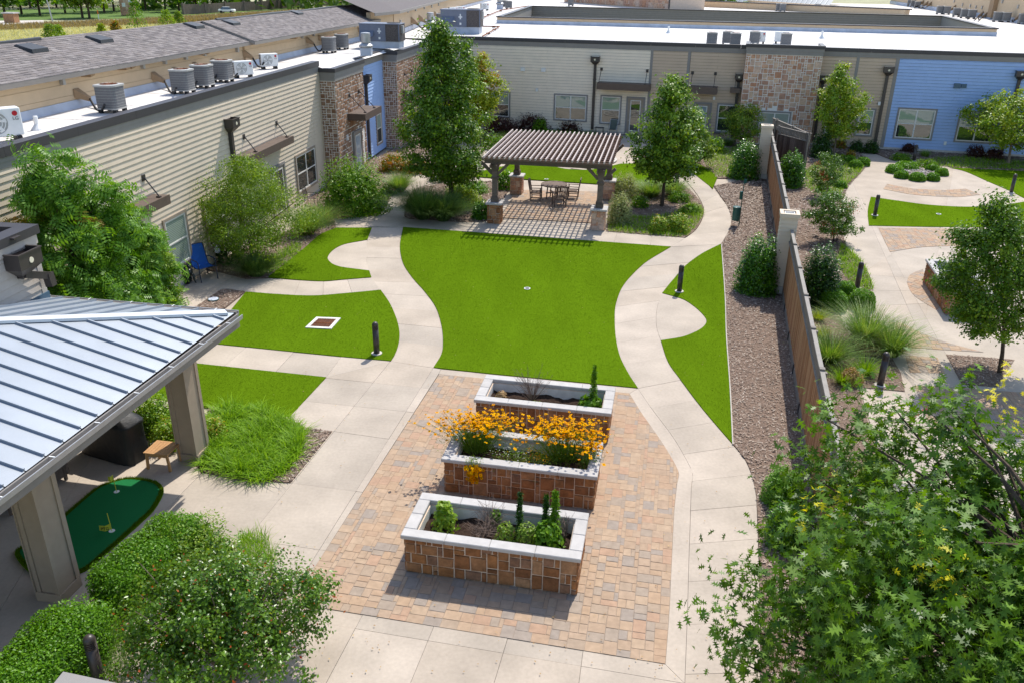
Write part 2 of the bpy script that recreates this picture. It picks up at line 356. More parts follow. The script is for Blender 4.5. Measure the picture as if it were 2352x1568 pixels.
# ================================================================ GROUND
def inpoly(X, Y, poly):
    r = np.zeros(len(X), bool); n = len(poly)
    for i in range(n):
        x0, y0 = poly[i][0], poly[i][1]; x1, y1 = poly[(i+1) % n][0], poly[(i+1) % n][1]
        c = (y0 > Y) != (y1 > Y)
        with np.errstate(divide='ignore', invalid='ignore'): r ^= c & (X < (x1-x0)*(Y-y0)/(y1-y0+1e-12)+x0)
    return r
def scatter(poly, dens):
    a = np.array([(p[0], p[1]) for p in poly]); lo = a.min(0); hi = a.max(0)
    n = int((hi-lo).prod()*dens); X = rng.uniform(lo[0], hi[0], n); Y = rng.uniform(lo[1], hi[1], n)
    k = inpoly(X, Y, poly); return X[k], Y[k]
def inset(poly, d):
    n = len(poly); a = sum(poly[i][0]*poly[(i+1) % n][1]-poly[(i+1) % n][0]*poly[i][1] for i in range(n))
    if a < 0: poly = list(reversed(poly))
    out = []
    for i in range(n):
        p = Vector(poly[i][:2]); e0 = (p-Vector(poly[i-1][:2])); e1 = (Vector(poly[(i+1) % n][:2])-p)
        if e0.length < 1e-5 or e1.length < 1e-5: continue
        e0.normalize(); e1.normalize()
        n0 = Vector((-e0.y, e0.x)); n1 = Vector((-e1.y, e1.x)); b = n0+n1
        if b.length < 1e-3: b = n0*2
        k = max(.35, b.length_squared/2); out.append(p+b*(d/(2*k)))
    return out
def clip_half(poly, a, b, sign):
    """part of a polygon on one side of the line a-b (Sutherland-Hodgman)"""
    n = Vector((-(b-a).y, (b-a).x)).normalized()*sign; out = []
    for i in range(len(poly)):
        p = poly[i]; q = poly[(i+1) % len(poly)]; dp = (p-a).dot(n); dq = (q-a).dot(n)
        if dp >= 0: out.append(p)
        if (dp >= 0) != (dq >= 0): out.append(p+(q-p)*(dp/(dp-dq)))
    return out
def parea(p): return abs(sum(p[i][0]*p[(i+1) % len(p)][1]-p[(i+1) % len(p)][0]*p[i][1] for i in range(len(p))))/2
def cut_faces(poly, lines):
    bm = bmesh.new(); vs_ = [bm.verts.new((p[0], p[1], 0)) for p in poly]; bm.faces.new(vs_)
    for a, b in lines:
        d = (b-a); bmesh.ops.bisect_plane(bm, geom=bm.verts[:]+bm.edges[:]+bm.faces[:], plane_co=(a.x, a.y, 0), plane_no=(-d.y, d.x, 0), dist=1e-5)
    r = [[Vector((v.co.x, v.co.y)) for v in f.verts] for f in bm.faces]; bm.free(); return r
V2 = lambda p: Vector((p[0], p[1]))
# the land to the horizon
gnd = MB(); gnd.poly([(-1500, -60, -.16), (1500, -60, -.16), (1500, 1900, -.16), (-1500, 1900, -.16)])
M['field'] = mat('field', (.36, .35, .22), .95, .22, .25, .3, 3, .1, var2=.15, scale2=.05)
structure(gnd.build('ground', M['field']))
def flat(name, pts, z, m, th=.03, n=6):
    q = W2(crv(pts, n)); o = MB().prism(q, z-th, z).build(name, m); structure(o); return o, q
# concrete paving: one base and raised slabs with open joints
base = MB().poly([(-13.5, 2, -.04), (60, 2, -.04), (60, 59, -.04), (-11, 66, -.04)]).build('walkway', M['concrete']); structure(base)
def slab(poly):
    if len(poly) < 3 or parea(poly) < .03: return
    q = inset(poly, .007)
    o = MB().prism(q, -.035, rnd.uniform(-.005, .002)).build('slab', M['concrete'], None); o.parent = base
def slabs(pts, cuts, n=5):
    q = [V2(p) for p in W2(crv(pts, n))]
    for f in cut_faces(q, [(V2(P(*a)), V2(P(*b))) for a, b in cuts]): slab(f)
def resample(pts, ts):
    p = [V2(P(*x[:2])) for x in open_crv(pts, 8)]
    l = [0]
    for a, b in zip(p, p[1:]): l.append(l[-1]+(b-a).length)
    out = []
    for t in ts:
        s = t*l[-1]; i = max(0, min(len(p)-2, next((k for k in range(len(l)-1) if l[k+1] >= s), len(p)-2)))
        out.append(p[i]+(p[i+1]-p[i])*((s-l[i])/max(1e-6, l[i+1]-l[i])))
    return out
def strip(left, right, n, sub=4):
    ts = [k/(n*sub) for k in range(n*sub+1)]; a = resample(left, ts); b = resample(right, ts)
    for k in range(n): slab(a[k*sub:(k+1)*sub+1]+list(reversed(b[k*sub:(k+1)*sub+1])))
T1R = [(1541, 567.5), (1484, 602.5), (1451, 632.5), (1427.7, 662.5), (1414.4, 699), (1411.7, 729), (1414.4, 776), (1424, 819), (1444, 859), (1465, 891)]
T1L = [(926, 522.5), (919.4, 556), (919.4, 579), (927.7, 609), (947.7, 639), (974.4, 669), (1001, 706), (1014.4, 749), (1017.7, 782.5), (1014.4, 812.5), (996, 844)]
AL = [(852, 523), (842, 560), (842, 600), (852, 638), (874.4, 667.5), (894.4, 696), (909.4, 729), (917, 759), (916, 786), (907.7, 812.5), (897.7, 829)]
strip(AL, T1L, 10)
strip([(845, 521), (868, 495), (893, 462), (920, 428), (955, 402), (1010, 388), (1062, 374), (1120, 366)], [(930, 520), (930, 492), (936, 462), (950, 437), (985, 424), (1030, 414), (1075, 404), (1150, 382)], 9)
strip(T1R, [(1656, 561), (1611, 584), (1572.6, 612.5), (1541, 649), (1524, 672), (1511, 700), (1507, 729), (1509, 755), (1518, 782.5), (1534.4, 831), (1564, 872)], 9)
strip([(1465, 891), (1498, 939), (1548, 1006), (1582, 1065), (1591, 1088), (1588, 1117), (1585, 1210), (1582, 1295), (1579, 1405), (1573, 1568), (1570, 1680)], [(1564, 872), (1607.6, 931), (1647.6, 979), (1704, 1045), (1715, 1062), (1728, 1095), (1737, 1140), (1740, 1210), (1743, 1300), (1745, 1400), (1747, 1568), (1749, 1680)], 10)
strip([(1468, 374), (1520, 382), (1560, 402), (1590, 432), (1608, 458), (1617, 482), (1612, 508), (1597, 530), (1574, 547), (1541, 567)], [(1490, 352), (1540, 366), (1585, 386), (1612, 410), (1640, 440), (1668, 470), (1680, 500), (1675, 528), (1664, 548), (1656, 561)], 9)
slabs([(1521, 674, 1), (1568.4, 688), (1594, 704), (1614, 722.5), (1622.6, 736), (1617.6, 749), (1601, 761), (1568, 774), (1518, 782.5, 1), (1509, 755), (1507, 729), (1511, 700)], [])
slabs([(843, 552, 1), (790, 562), (765, 575), (752.5, 592), (762, 606), (784, 614), (848, 622.5, 1), (842, 600), (842, 570)], [])
strip([(470, 655), (563, 642), (625, 640), (680, 644), (740, 647), (790, 643), (853, 638)], [(455, 690), (508, 664), (563, 670), (640, 677), (720, 680), (800, 674), (874, 667)], 7)
slabs([(380, 690, 1), (452, 640, 1), (520, 615, 1), (563, 641, 1), (508, 664, 1), (455, 712, 1), (360, 712, 1)], [((548, 630), (480, 668))])
slabs([(300, 772, 1), (470, 787.5, 1), (784, 819, 1), (897.7, 829, 1), (749.4, 866.5, 1), (443.4, 834, 1), (280, 815, 1)], [((563.6, 799), (517, 839)), ((673.7, 809), (633.7, 852.7)), ((784, 819), (749, 866))])
slabs([(749.4, 866.5, 1), (897.7, 829, 1), (1013, 847, 1), (1007.7, 857.5, 1), (670, 1384, 1), (600, 1493, 1), (200, 1400, 1), (377, 1172, 1), (460, 1088, 1), (665, 940, 1)],
      [((994, 846), (640, 1410)), ((894, 832), (580, 1222)), ((784, 871), (961, 889)), ((784, 929), (928, 944)), ((784, 992), (884, 1006)), ((667, 1108), (784, 1123)), ((690, 1255), (740, 1262))])
slabs([(460, 1088, 1), (377, 1172, 1), (200, 1400, 1), (60, 1600, 1), (-400, 1560, 1), (-400, 1000, 1), (280, 815, 1), (443, 834, 1)], [((0, 1150), (460, 1190)), ((300, 900), (60, 1300))])
slabs([(200, 1400, 1), (600, 1493, 1), (480, 1720, 1), (-100, 1720, 1), (60, 1600, 1)], [])
slabs([(670, 1384, 1), (1528, 1524, 1), (1573, 1568, 1), (1570, 1720, 1), (480, 1720, 1), (600, 1493, 1)],
      [((784, 1437), (1567, 1567)), ((816, 1442), (784, 1502)), ((983, 1470), (943, 1567)), ((1155.7, 1498.6), (1135, 1567)), ((1334.7, 1528.6), (1329.7, 1567))])
slabs([(1446, 903, 1), (1465, 891, 1), (1498, 939), (1548, 1006), (1582, 1065), (1591, 1088), (1588, 1117), (1582, 1295), (1579, 1405), (1573, 1568, 1), (1528, 1524, 1), (1536.5, 1412), (1541.5, 1312), (1548, 1178), (1554.8, 1111.7), (1558, 1081.7), (1530, 1030), (1500, 985), (1475, 950)], [])
slabs([(1013, 847, 1), (1120, 857.5, 1), (1465, 891, 1), (1446, 903, 1), (1111, 869, 1), (1007.7, 857.5, 1)], [])
slabs([(850, 520, 1), (870, 500, 1), (1005, 507, 1), (1121, 509, 1), (1362, 525, 1), (1392, 532, 1), (1574, 547, 1), (1541, 567.5, 1), (1350, 553, 1), (926, 522.5, 1)], [((1040, 508), (1030, 530)), ((1206, 514), (1196, 536)), ((1418, 534), (1410, 558)), ((1497, 540), (1494, 563))])
slabs([(1985, 372, 1), (2150, 372), (2260, 410), (2420, 470, 1), (2700, 1150, 1), (2800, 1800, 1), (2200, 1800, 1), (2060, 1180, 1), (1925, 700), (1930, 520), (1945, 430)],
      [((2004, 523), (2034, 591)), ((1990, 619), (2034, 592)), ((1994, 631), (2061, 636)), ((1998, 667.5), (2068, 668)), ((2021, 702), (2088, 699)), ((2078, 899), (2110, 985)), ((2173, 814), (2210, 882)), ((2150, 600), (2120, 760))])
# lawns of artificial turf
LAWN = []
def lawn(pts, n=6):
    o, q = flat('lawn', pts, .022, M['turf'], .05, n); LAWN.append(q); return o
lawn([p if 0 < i < 10 else p+(1,) for i, p in enumerate(T1L)]+[(1120, 857.5, 1)]+[p if 0 < i < 9 else p+(1,) for i, p in enumerate(reversed(T1R))])
lawn([(772, 524, 1), (854, 524, 1), (844, 551, 1), (790, 562), (765, 575), (752.5, 592), (762, 606), (784, 614), (848, 622.5, 1), (853, 637.5, 1), (790, 642.5), (740, 646.5), (680, 643), (615, 637, 1), (650, 610), (700, 570), (735, 540)])
lawn([(565, 671, 1), (640, 677), (720, 680), (800, 674), (874.4, 667, 1), (894.4, 696), (909.4, 729), (917, 759), (916, 786), (907.7, 812.5), (897.7, 829, 1), (784, 819), (470, 787.5, 1)])
lawn([(280, 817, 1), (443.4, 834, 1), (749.4, 866.5, 1), (665, 957, 1), (590, 945), (480, 935), (300, 905, 1)])
lawn([(1656, 561, 1), (1611, 584), (1572.6, 612.5), (1558, 630), (1541, 649), (1521, 674, 1), (1568.4, 688), (1594, 704), (1614, 722.5), (1622.6, 736), (1617.6, 749), (1601, 761), (1568, 774), (1518, 782.5, 1), (1534.4, 831), (1561, 869), (1607.6, 931), (1647.6, 979), (1682.6, 1019, 1), (1676, 889), (1667.6, 769), (1665, 689), (1659, 599)])
lawn([(1500, 354, 1), (1550, 362), (1590, 372), (1620, 385), (1648, 408, 1), (1637, 434, 1), (1608, 411), (1580, 390), (1540, 370)])
lawn([(1071, 405, 1), (1111, 393), (1151, 384), (1201, 373), (1245, 371, 1), (1266, 381), (1300, 389), (1351, 391), (1391, 385), (1425, 377, 1), (1470, 378), (1515, 395), (1548, 413, 1), (1552, 426, 1), (1401, 425, 1), (1217, 413, 1), (1130, 409, 1)])
lawn([(2000, 453, 1), (2068, 463), (2134, 471.5), (2221, 476), (2300, 472), (2380, 460, 1), (2390, 523, 1), (2160, 522), (1995.6, 519, 1), (1993, 485)])
lawn([(2181, 386, 1), (2270, 390), (2420, 398, 1), (2460, 500, 1), (2352, 456), (2321, 440), (2267.6, 417), (2217.6, 395)])
nb = []
for q in LAWN:
    cen = sum((V2(p) for p in q), Vector((0, 0)))/len(q); X, Y = scatter(q, max(120, 1500*(18/max(12, cen.y))**2)); nb.append(np.stack([X, Y], 1))
nb = np.concatenate(nb); n = len(nb); a = rng.uniform(0, 6.283, n); h = rng.uniform(.010, .026, n); wd = .004*np.maximum(1, nb[:, 1]/15)
b0 = np.stack([nb[:, 0]-wd*np.cos(a), nb[:, 1]-wd*np.sin(a), np.full(n, .018)], 1); b1 = np.stack([nb[:, 0]+wd*np.cos(a), nb[:, 1]+wd*np.sin(a), np.full(n, .018)], 1)
tp = np.stack([nb[:, 0]+rng.normal(0, .014, n), nb[:, 1]+rng.normal(0, .014, n), .02+h], 1)
V = np.stack([b0, b1, tp], 1).reshape(-1, 3)
L('turf_fibre', (.078, .148, .005), (.094, .172, .006), (.112, .195, .009), rough=1, trans=.2, spec=0)
tag(put('turf_fibres', big_mesh('turf_fibres', V, 3, np.arange(3*n).reshape(-1, 3), M['turf_fibre'])), 'short bright green artificial turf pile over the curved lawns', 'turf', kind='stuff')
# mulch beds
BEDS = []
def bed(pts, z=.014, dens=1.0, m='mulch', n=5):
    o, q = flat('mulch_bed', pts, z, M[m], .05, n); BEDS.append((q, z, dens)); return q
bed([(508.4, 665, 1), (563.4, 670, 1), (516.7, 707.5, 1), (430, 735, 1), (440, 712, 1)])
bed([(655, 966, 1), (700, 982, 1), (763, 991, 1), (668, 1108, 1), (560, 1102, 1), (470, 1085, 1), (440, 1060, 1), (470, 960, 1), (480, 936, 1), (590, 946)], z=.018)
bed([(1640, 428, 1), (1668, 470), (1680, 500), (1676, 528), (1657, 561, 1), (1660, 599), (1666, 689), (1669, 769), (1677, 889), (1684, 1019, 1), (1704, 1045), (1716, 1062), (1728, 1095), (1737, 1140), (1741, 1210), (1744, 1300), (1748, 1568, 1), (1960, 1568, 1), (1865, 1120, 1), (1838, 955, 1), (1805, 660, 1), (1752, 405, 1)])
bed([(1748, 405, 1), (1790, 350, 1), (1880, 325, 1), (1960, 345, 1), (2000, 368, 1), (1980, 395), (1948, 430), (1937, 464), (1934, 520), (1947, 572), (1977, 600), (1999, 640), (2004, 680), (2000, 712, 1), (1922, 711, 1), (1950, 770, 1), (2035, 800, 1), (2068, 855, 1), (2078, 899, 1), (1971, 889, 1), (2004, 1006, 1), (2060, 1120, 1), (2300, 1600, 1), (1958, 1568, 1), (1864, 1120, 1), (1837, 955, 1), (1804, 660, 1)], z=.02)
bed([(2173, 814, 1), (2330, 826, 1), (2290, 888, 1), (2210, 882, 1)])
bed([(1900, 333, 1), (2029, 341, 1), (2420, 360, 1), (2440, 398, 1), (2230, 389), (2181, 384), (2130, 378), (2060, 370), (2005, 350, 1)])
bed([(470, 617, 1), (492, 601, 1), (735, 500, 1), (768, 506, 1), (772, 524, 1), (735, 540), (700, 570), (650, 610), (615, 638, 1), (560, 640, 1)])
bed([(700, 470, 1), (740, 395, 1), (870, 362, 1), (965, 300, 1), (1000, 372, 1), (955, 402), (920, 428), (893, 462), (868, 495, 1), (770, 500, 1)])
bed([(928, 497, 1), (932, 470), (948, 440), (985, 428), (1032, 421), (1130, 417), (1186, 424, 1), (1166, 441, 1), (1148, 468, 1), (1119, 509, 1), (1060, 511), (1005, 507), (950, 504)])
bed([(1393, 532, 1), (1574, 546, 1), (1596, 530), (1612, 505), (1617, 482), (1606, 460), (1588, 440), (1562, 420, 1), (1460, 425), (1402, 430, 1), (1398, 470, 1)])
bed([(1090, 300, 1), (1375, 290, 1), (1375, 312, 1), (1200, 330, 1), (1090, 330, 1)])
bed([(1530, 318, 1), (1745, 318, 1), (1745, 412, 1), (1648, 410, 1), (1615, 385), (1575, 365, 1)])
vv = []; 
for q, z, dd in BEDS:
    cen = sum((V2(p) for p in q), Vector((0, 0)))/len(q); X, Y = scatter(q, min(520, 420*(18/max(13, cen.y))**2)); vv.append(np.stack([X, Y, np.full(len(X), z)], 1))
vv = np.concatenate(vv); n = len(vv); a = rng.uniform(0, 6.283, n); sc = np.maximum(1, vv[:, 1]/24); l = rng.uniform(.018, .05, n)*sc; wd = rng.uniform(.006, .013, n)*sc; tl = rng.uniform(-.5, .5, n); hz = vv[:, 2]+rng.uniform(.006, .03, n)
d = np.stack([np.cos(a), np.sin(a), tl*.6], 1)*l[:, None]; e = np.stack([-np.sin(a), np.cos(a), rng.uniform(-.5, .5, n)], 1)*wd[:, None]; c = np.stack([vv[:, 0], vv[:, 1], hz], 1)
V = np.stack([c-d-e, c+d-e, c+d+e, c-d+e], 1).reshape(-1, 3)
tag(put('wood_chips', big_mesh('wood_chips', V, 4, np.arange(4*n).reshape(-1, 4), M['chip'])), 'brown and grey shredded wood chips covering the planting beds', 'mulch', kind='stuff')
# thin pale edging between the right-hand turf strip and the mulch
e = [P(u, v, .03) for u, v in open_crv([(1657, 561), (1660, 599), (1666, 689), (1668.5, 769), (1677, 889), (1683.5, 1019)], 6)[:36]]
structure(MB().tube(e, .016, 5).build('edging', M['kerb_concrete']))
# brick pavers
U = .0775
PAVE_T = np.radians(-11.0)
def tiling(nx, ny, sizes):
    g = np.zeros((nx, ny), bool); out = []
    for j in range(ny):
        for i in range(nx):
            if g[i, j]: continue
            s = sizes[:]; rnd.shuffle(s)
            for a_, b_ in s+[(3, 1), (2, 2), (1, 3), (2, 1), (1, 2), (1, 1)]:
                if i+a_ <= nx and j+b_ <= ny and not g[i:i+a_, j:j+b_].any():
                    g[i:i+a_, j:j+b_] = True; out.append((i, j, a_, b_)); break
    return out
def clip_conv(subj, conv):
    out = subj
    for i in range(len(conv)):
        if not out: return []
        out = clip_half(out, conv[i], conv[(i+1) % len(conv)], 1)
    return out
def pavers(pts, holes=(), ang=PAVE_T, u=U, n=5, nobj=300, z=.010, label=None):
    q = [V2(p) for p in W2(crv(pts, n))]
    if sum(q[i].cross(q[(i+1) % len(q)]) for i in range(len(q))) < 0: q.reverse()
    o = structure(MB().prism(q, -.03, .002).build('paver_bed', M['paver_bed']))
    ca, sa = math.cos(ang), math.sin(ang); rot = lambda p: Vector((p.x*ca+p.y*sa, -p.x*sa+p.y*ca)); inv = lambda p: Vector((p.x*ca-p.y*sa, p.x*sa+p.y*ca))
    ql = [rot(p) for p in q]; x0 = min(p.x for p in ql); y0 = min(p.y for p in ql); x1 = max(p.x for p in ql); y1 = max(p.y for p in ql)
    items = []
    for i, j, a_, b_ in tiling(int((x1-x0)/u)+1, int((y1-y0)/u)+1, [(3, 4), (4, 3), (4, 3), (3, 3), (3, 3), (3, 2), (4, 2), (4, 3), (2, 3)]):
        c = [Vector((x0+i*u, y0+j*u)), Vector((x0+(i+a_)*u, y0+j*u)), Vector((x0+(i+a_)*u, y0+(j+b_)*u)), Vector((x0+i*u, y0+(j+b_)*u))]
        cm = inv((c[0]+c[2])/2)
        if any(inpoly(np.array([cm.x]), np.array([cm.y]), h)[0] for h in holes): continue
        ci = [inpoly(np.array([inv(p).x]), np.array([inv(p).y]), q)[0] for p in c]
        if all(ci): cl = c; full = True
        elif not any(ci): continue
        else:
            cl = clip_conv(ql, c); full = False
            if len(cl) < 3 or parea(cl) < .004: continue
        items.append((cm, cl, full, (a_, b_)))
    items.sort(key=lambda t: t[0].length)
    rest = MB(); cache = {}
    for k, (cm, cl, full, sz) in enumerate(items):
        zz = z+rnd.uniform(-.0022, .0022)
        if full and k < nobj:
            if sz not in cache:
                mb = MB(); cbox(mb, -sz[0]*u/2+.0035, sz[0]*u/2-.0035, -sz[1]*u/2+.0035, sz[1]*u/2-.0035, -.05, 0, .006); cache[sz] = mesh_of('paver', mb.v, mb.f, M['paver'])
            po = put('paver', cache[sz], None, (cm.x, cm.y, zz), ang); po.rotation_euler = (rnd.uniform(-.006, .006), rnd.uniform(-.006, .006), ang); po.parent = o
        else:
            p = [inv(x) for x in inset(cl, .006)]
            if k < nobj: MB().prism(p, -.03, zz).build('paver', M['paver'], None).parent = o
            else: rest.prism(p, -.02, zz)
    if rest.v:
        r = rest.build('paver_field', M['paver'], None); r.parent = o; r['kind'] = 'stuff'
    return o
def rect(c, wx, wy, ang):
    ca, sa = math.cos(ang), math.sin(ang)
    return [Vector((c[0]+x*ca-y*sa, c[1]+x*sa+y*ca)) for x, y in ((-wx, -wy), (wx, -wy), (wx, wy), (-wx, wy))]
PLANT_A = math.radians(-10.8); PW, PD = 3.40, 1.42
PLANTERS = []
for fl in ((-2.05, 12.44), (-1.51, 15.07), (-.93, 17.76)):
    ca, sa = math.cos(PLANT_A), math.sin(PLANT_A); PLANTERS.append((fl[0]+ca*PW/2-sa*PD/2, fl[1]+sa*PW/2+ca*PD/2))
pavers([(1009, 858.5, 1), (1111, 869, 1), (1446, 903, 1), (1475, 950), (1500, 985), (1530, 1030), (1558, 1081.7), (1554.8, 1111.7), (1548, 1178), (1541.5, 1312), (1536.5, 1412), (1528, 1524, 1), (670, 1384, 1)],
       [rect(c, PW/2-.25, PD/2-.25, PLANT_A) for c in PLANTERS])
pavers([(1186, 437, 1), (1388, 441, 1), (1360, 512, 1), (1150, 500, 1)], nobj=160)
pavers([(2037, 423, 1), (2101, 434), (2168, 437), (2218, 434, 1), (2252, 448, 1), (2201, 453), (2101, 448), (2029, 435, 1)], ang=-.35, nobj=90)
pavers([(2018, 524, 1), (2200, 526, 1), (2270, 530, 1), (2270, 568, 1), (2201, 566), (2120, 568), (2044, 579, 1)], ang=-.2, nobj=120)
pavers([(2031, 722, 1), (2090, 752), (2160, 782), (2260, 809, 1), (2070, 797, 1)], ang=-.2, nobj=90)
pavers([(2080, 816, 1), (2153, 821, 1), (2170, 857, 1), (2090, 855, 1)], ang=-.2, nobj=60)
pavers([(2100, 884, 1), (2205, 890, 1), (2400, 905, 1), (2450, 1010, 1), (2300, 1005, 1), (2140, 990, 1)], ang=-.2, nobj=110)
pavers([(2120, 618, 1), (2090, 632), (2084, 652), (2100, 680), (2150, 712, 1), (2180, 690, 1), (2125, 640, 1)], ang=-.9, nobj=70)
# ================================================================ BUILDINGS
class Wall:
    def __init__(s, O, t): s.O = Vector((O[0], O[1], 0)); s.t = Vector((t[0], t[1], 0)).normalized(); s.n = Vector((s.t.y, -s.t.x, 0)); s.ang = math.atan2(s.t.y, s.t.x)
    def pt(s, a, d, z): return s.O+s.t*a+s.n*d+Vector((0, 0, z))
    def px(s, u, v, d=0):
        p = onpl(u, v, s.O+s.n*d, s.n); return (p-s.O).dot(s.t), p.z
    def sd(s, p): q = Vector((p[0], p[1], 0))-s.O; return q.dot(s.t), q.dot(s.n)
    def box(s, mb, a0, a1, d0, d1, z0, z1):
        c = [(a0, d1), (a1, d1), (a1, d0), (a0, d0)]
        return mb.hexa([s.pt(a, d, z0) for a, d in c]+[s.pt(a, d, z1) for a, d in c])
def siding(W, bld, s0, s1, z0, z1, m, exp=.19, d=0.0, split=3.66):
    cache = {}; i = 0; z = z0
    while z < z1-.02:
        e = min(exp, z1-z); a = s0; k = 0
        while a < s1-.01:
            L_ = split if not (k == 0 and i % 2) else split*.5
            b = min(s1, a+L_); key = (round(b-a, 3), round(e, 3))
            if key not in cache:
                w_ = b-a-.004; v = [(0, 0, 0), (w_, 0, 0), (w_, -.034, 0), (0, -.034, 0), (0, 0, e-.014), (w_, 0, e-.014), (w_, -.009, e-.014), (0, -.009, e-.014)]
                cache[key] = mesh_of('siding_board', v, [(0, 1, 2, 3), (7, 6, 5, 4), (3, 2, 6, 7), (1, 0, 4, 5), (2, 1, 5, 6), (0, 3, 7, 4)], m)
            put('siding_board', cache[key], bld, W.pt(a, d, z), W.ang); a = b; k += 1
        z += exp; i += 1
def trim(W, bld, a0, a1, d0, d1, z0, z1, m, name='trim_board'):
    mb = MB(); W.box(mb, a0, a1, d0, d1, z0, z1); return mb.build(name, m, bld)
STONE_U = {}
def stone_mesh(m, k):
    if (m, k) not in STONE_U:
        r = random.Random(k*17+3); mb = MB(); j = lambda a: r.uniform(-a, a)
        o = [(-.5+j(.02), 0, -.5+j(.02)), (.5+j(.02), 0, -.5+j(.02)), (.5+j(.02), 0, .5+j(.02)), (-.5+j(.02), 0, .5+j(.02))]
        f = [(x*.93, -.75+j(.25), z*.92) for x, y, z in o]; g = [(x*.62+j(.08), -1+j(.2), z*.6+j(.08)) for x, y, z in o]
        mb.add(o+f+g, [(0, 1, 5, 4), (1, 2, 6, 5), (2, 3, 7, 6), (3, 0, 4, 7), (4, 5, 9, 8), (5, 6, 10, 9), (6, 7, 11, 10), (7, 4, 8, 11), (8, 9, 10, 11)])
        STONE_U[(m, k)] = mesh_of('stone', mb.v, mb.f, M[m])
    return STONE_U[(m, k)]
def stones(W, parent, s0, s1, z0, z1, d, m='stone', u=.125, holes=(), depth=.03, big=True, gap=.028):
    nx = max(1, round((s1-s0)/u)); nz = max(1, round((z1-z0)/u)); ux = (s1-s0)/nx; uz = (z1-z0)/nz
    sizes = [(3, 2), (2, 2), (2, 1), (3, 3), (2, 3), (1, 2), (2, 2), (1, 1), (3, 2)] if big else [(2, 1), (2, 2), (1, 1), (1, 2), (2, 1)]
    for i, j, a, b in tiling(nx, nz, sizes):
        c0, c1 = s0+i*ux, s0+(i+a)*ux; e0, e1 = z0+j*uz, z0+(j+b)*uz
        if any((c0+c1)/2 > h[0] and (c0+c1)/2 < h[1] and (e0+e1)/2 > h[2] and (e0+e1)/2 < h[3] for h in holes): continue
        o = put('stone', stone_mesh(m, rnd.randrange(8)), parent, W.pt((c0+c1)/2, d, (e0+e1)/2), W.ang, (c1-c0-gap, depth, e1-e0-gap))
def window(W, bld, a0, a1, z0, z1, n=2, fm='window_trim', top='glass_blind', bot='glass_dark', d=0.0, tw=.10):
    mb = MB(); D = d+.075
    for b in ((a0, a0+tw, z0, z1), (a1-tw, a1, z0, z1), (a0+tw, a1-tw, z1-tw, z1), (a0+tw, a1-tw, z0, z0+tw)): W.box(mb, b[0], b[1], d, D, b[2], b[3])
    o = mb.build('window', M[fm], bld)
    x0, x1, y0, y1 = a0+tw, a1-tw, z0+tw, z1-tw; fr = .06; mb = MB()
    for b in ((x0, x0+fr, y0, y1), (x1-fr, x1, y0, y1), (x0+fr, x1-fr, y1-fr, y1), (x0+fr, x1-fr, y0, y0+fr)): W.box(mb, b[0], b[1], d+.02, d+.062, b[2], b[3])
    ym = (y0+y1)/2; cols = [x0+fr+(x1-x0-2*fr)*k/n for k in range(n+1)]
    for c in cols[1:-1]: W.box(mb, c-.04, c+.04, d+.02, d+.06, y0+fr, y1-fr)
    for c0, c1 in zip(cols, cols[1:]): W.box(mb, c0+(.04 if c0 > cols[0] else 0), c1-(.04 if c1 < cols[-1] else 0), d+.02, d+.058, ym-.025, ym+.025)
    mb.build('sash', M['white_frame'], o)
    for c0, c1 in zip(cols, cols[1:]):
        for q0, q1, gm in ((y0+fr, ym-.025, bot), (ym+.025, y1-fr, top)):
            mb = MB(); W.box(mb, c0+(.04 if c0 > cols[0] else 0), c1-(.04 if c1 < cols[-1] else 0), d+.028, d+.036, q0, q1); mb.build('pane', M[gm], o)
    return o
def door(W, bld, a0, a1, z1, d=0.0, slab_m='window_trim', fm='grey_window_trim', glass='glass_blue', gl=(.18, .12)):
    mb = MB(); tw = .12
    for b in ((a0, a0+tw, 0.02, z1), (a1-tw, a1, .02, z1), (a0+tw, a1-tw, z1-tw, z1)): W.box(mb, b[0], b[1], d, d+.08, b[2], b[3])
    o = mb.build('door', M[fm], bld)
    mb = MB(); W.box(mb, a0+tw, a1-tw, d+.012, d+.045, .03, z1-tw); mb.build('door_leaf', M[slab_m], o)
    x0, x1 = a0+tw+gl[0], a1-tw-gl[0]; mb = MB()
    for b in ((x0, x0+.05, .25, z1-tw-gl[1]), (x1-.05, x1, .25, z1-tw-gl[1]), (x0+.05, x1-.05, z1-tw-gl[1]-.05, z1-tw-gl[1]), (x0+.05, x1-.05, .25, .3)): W.box(mb, b[0], b[1], d+.045, d+.07, b[2], b[3])
    mb.build('lite_frame', M['white_frame'], o)
    mb = MB(); W.box(mb, x0+.05, x1-.05, d+.045, d+.053, .3, z1-tw-gl[1]-.05); mb.build('door_glass', M[glass], o)
    mb = MB(); p = W.pt(a0+tw+.09, d+.07, 1.0); mb.beam(p, p+W.t*.12, .025, .025); mb.beam(p-W.n*.04, p, .02, .02); mb.build('door_handle', M['galv'], o)
    return o
def awning(W, bld, a0, a1, z, rods, zr, d=0.0, proj=1.05, h=.42):
    mb = MB(); W.box(mb, a0, a1, d+.03, d+proj, z-.05, z); W.box(mb, a0, a1, d+proj, d+proj+.03, z-h, z+.015)
    W.box(mb, a0, a0+.03, d+.03, d+proj, z-h, z-.052); W.box(mb, a1-.03, a1, d+.03, d+proj, z-h, z-.052)
    o = mb.build('awning', M['awning_brown'], bld)
    for r in rods:
        mb = MB(); mb.tube([W.pt(r, d+.06, zr), W.pt(r, d+proj-.12, z+.05)], .022, 6)
        W.box(mb, r-.09, r+.09, d+.029, d+.06, zr-.11, zr+.09); W.box(mb, r-.05, r+.05, d+proj-.2, d+proj-.06, z+.002, z+.05)
        mb.build('rod', M['bronze'], o)
    return o
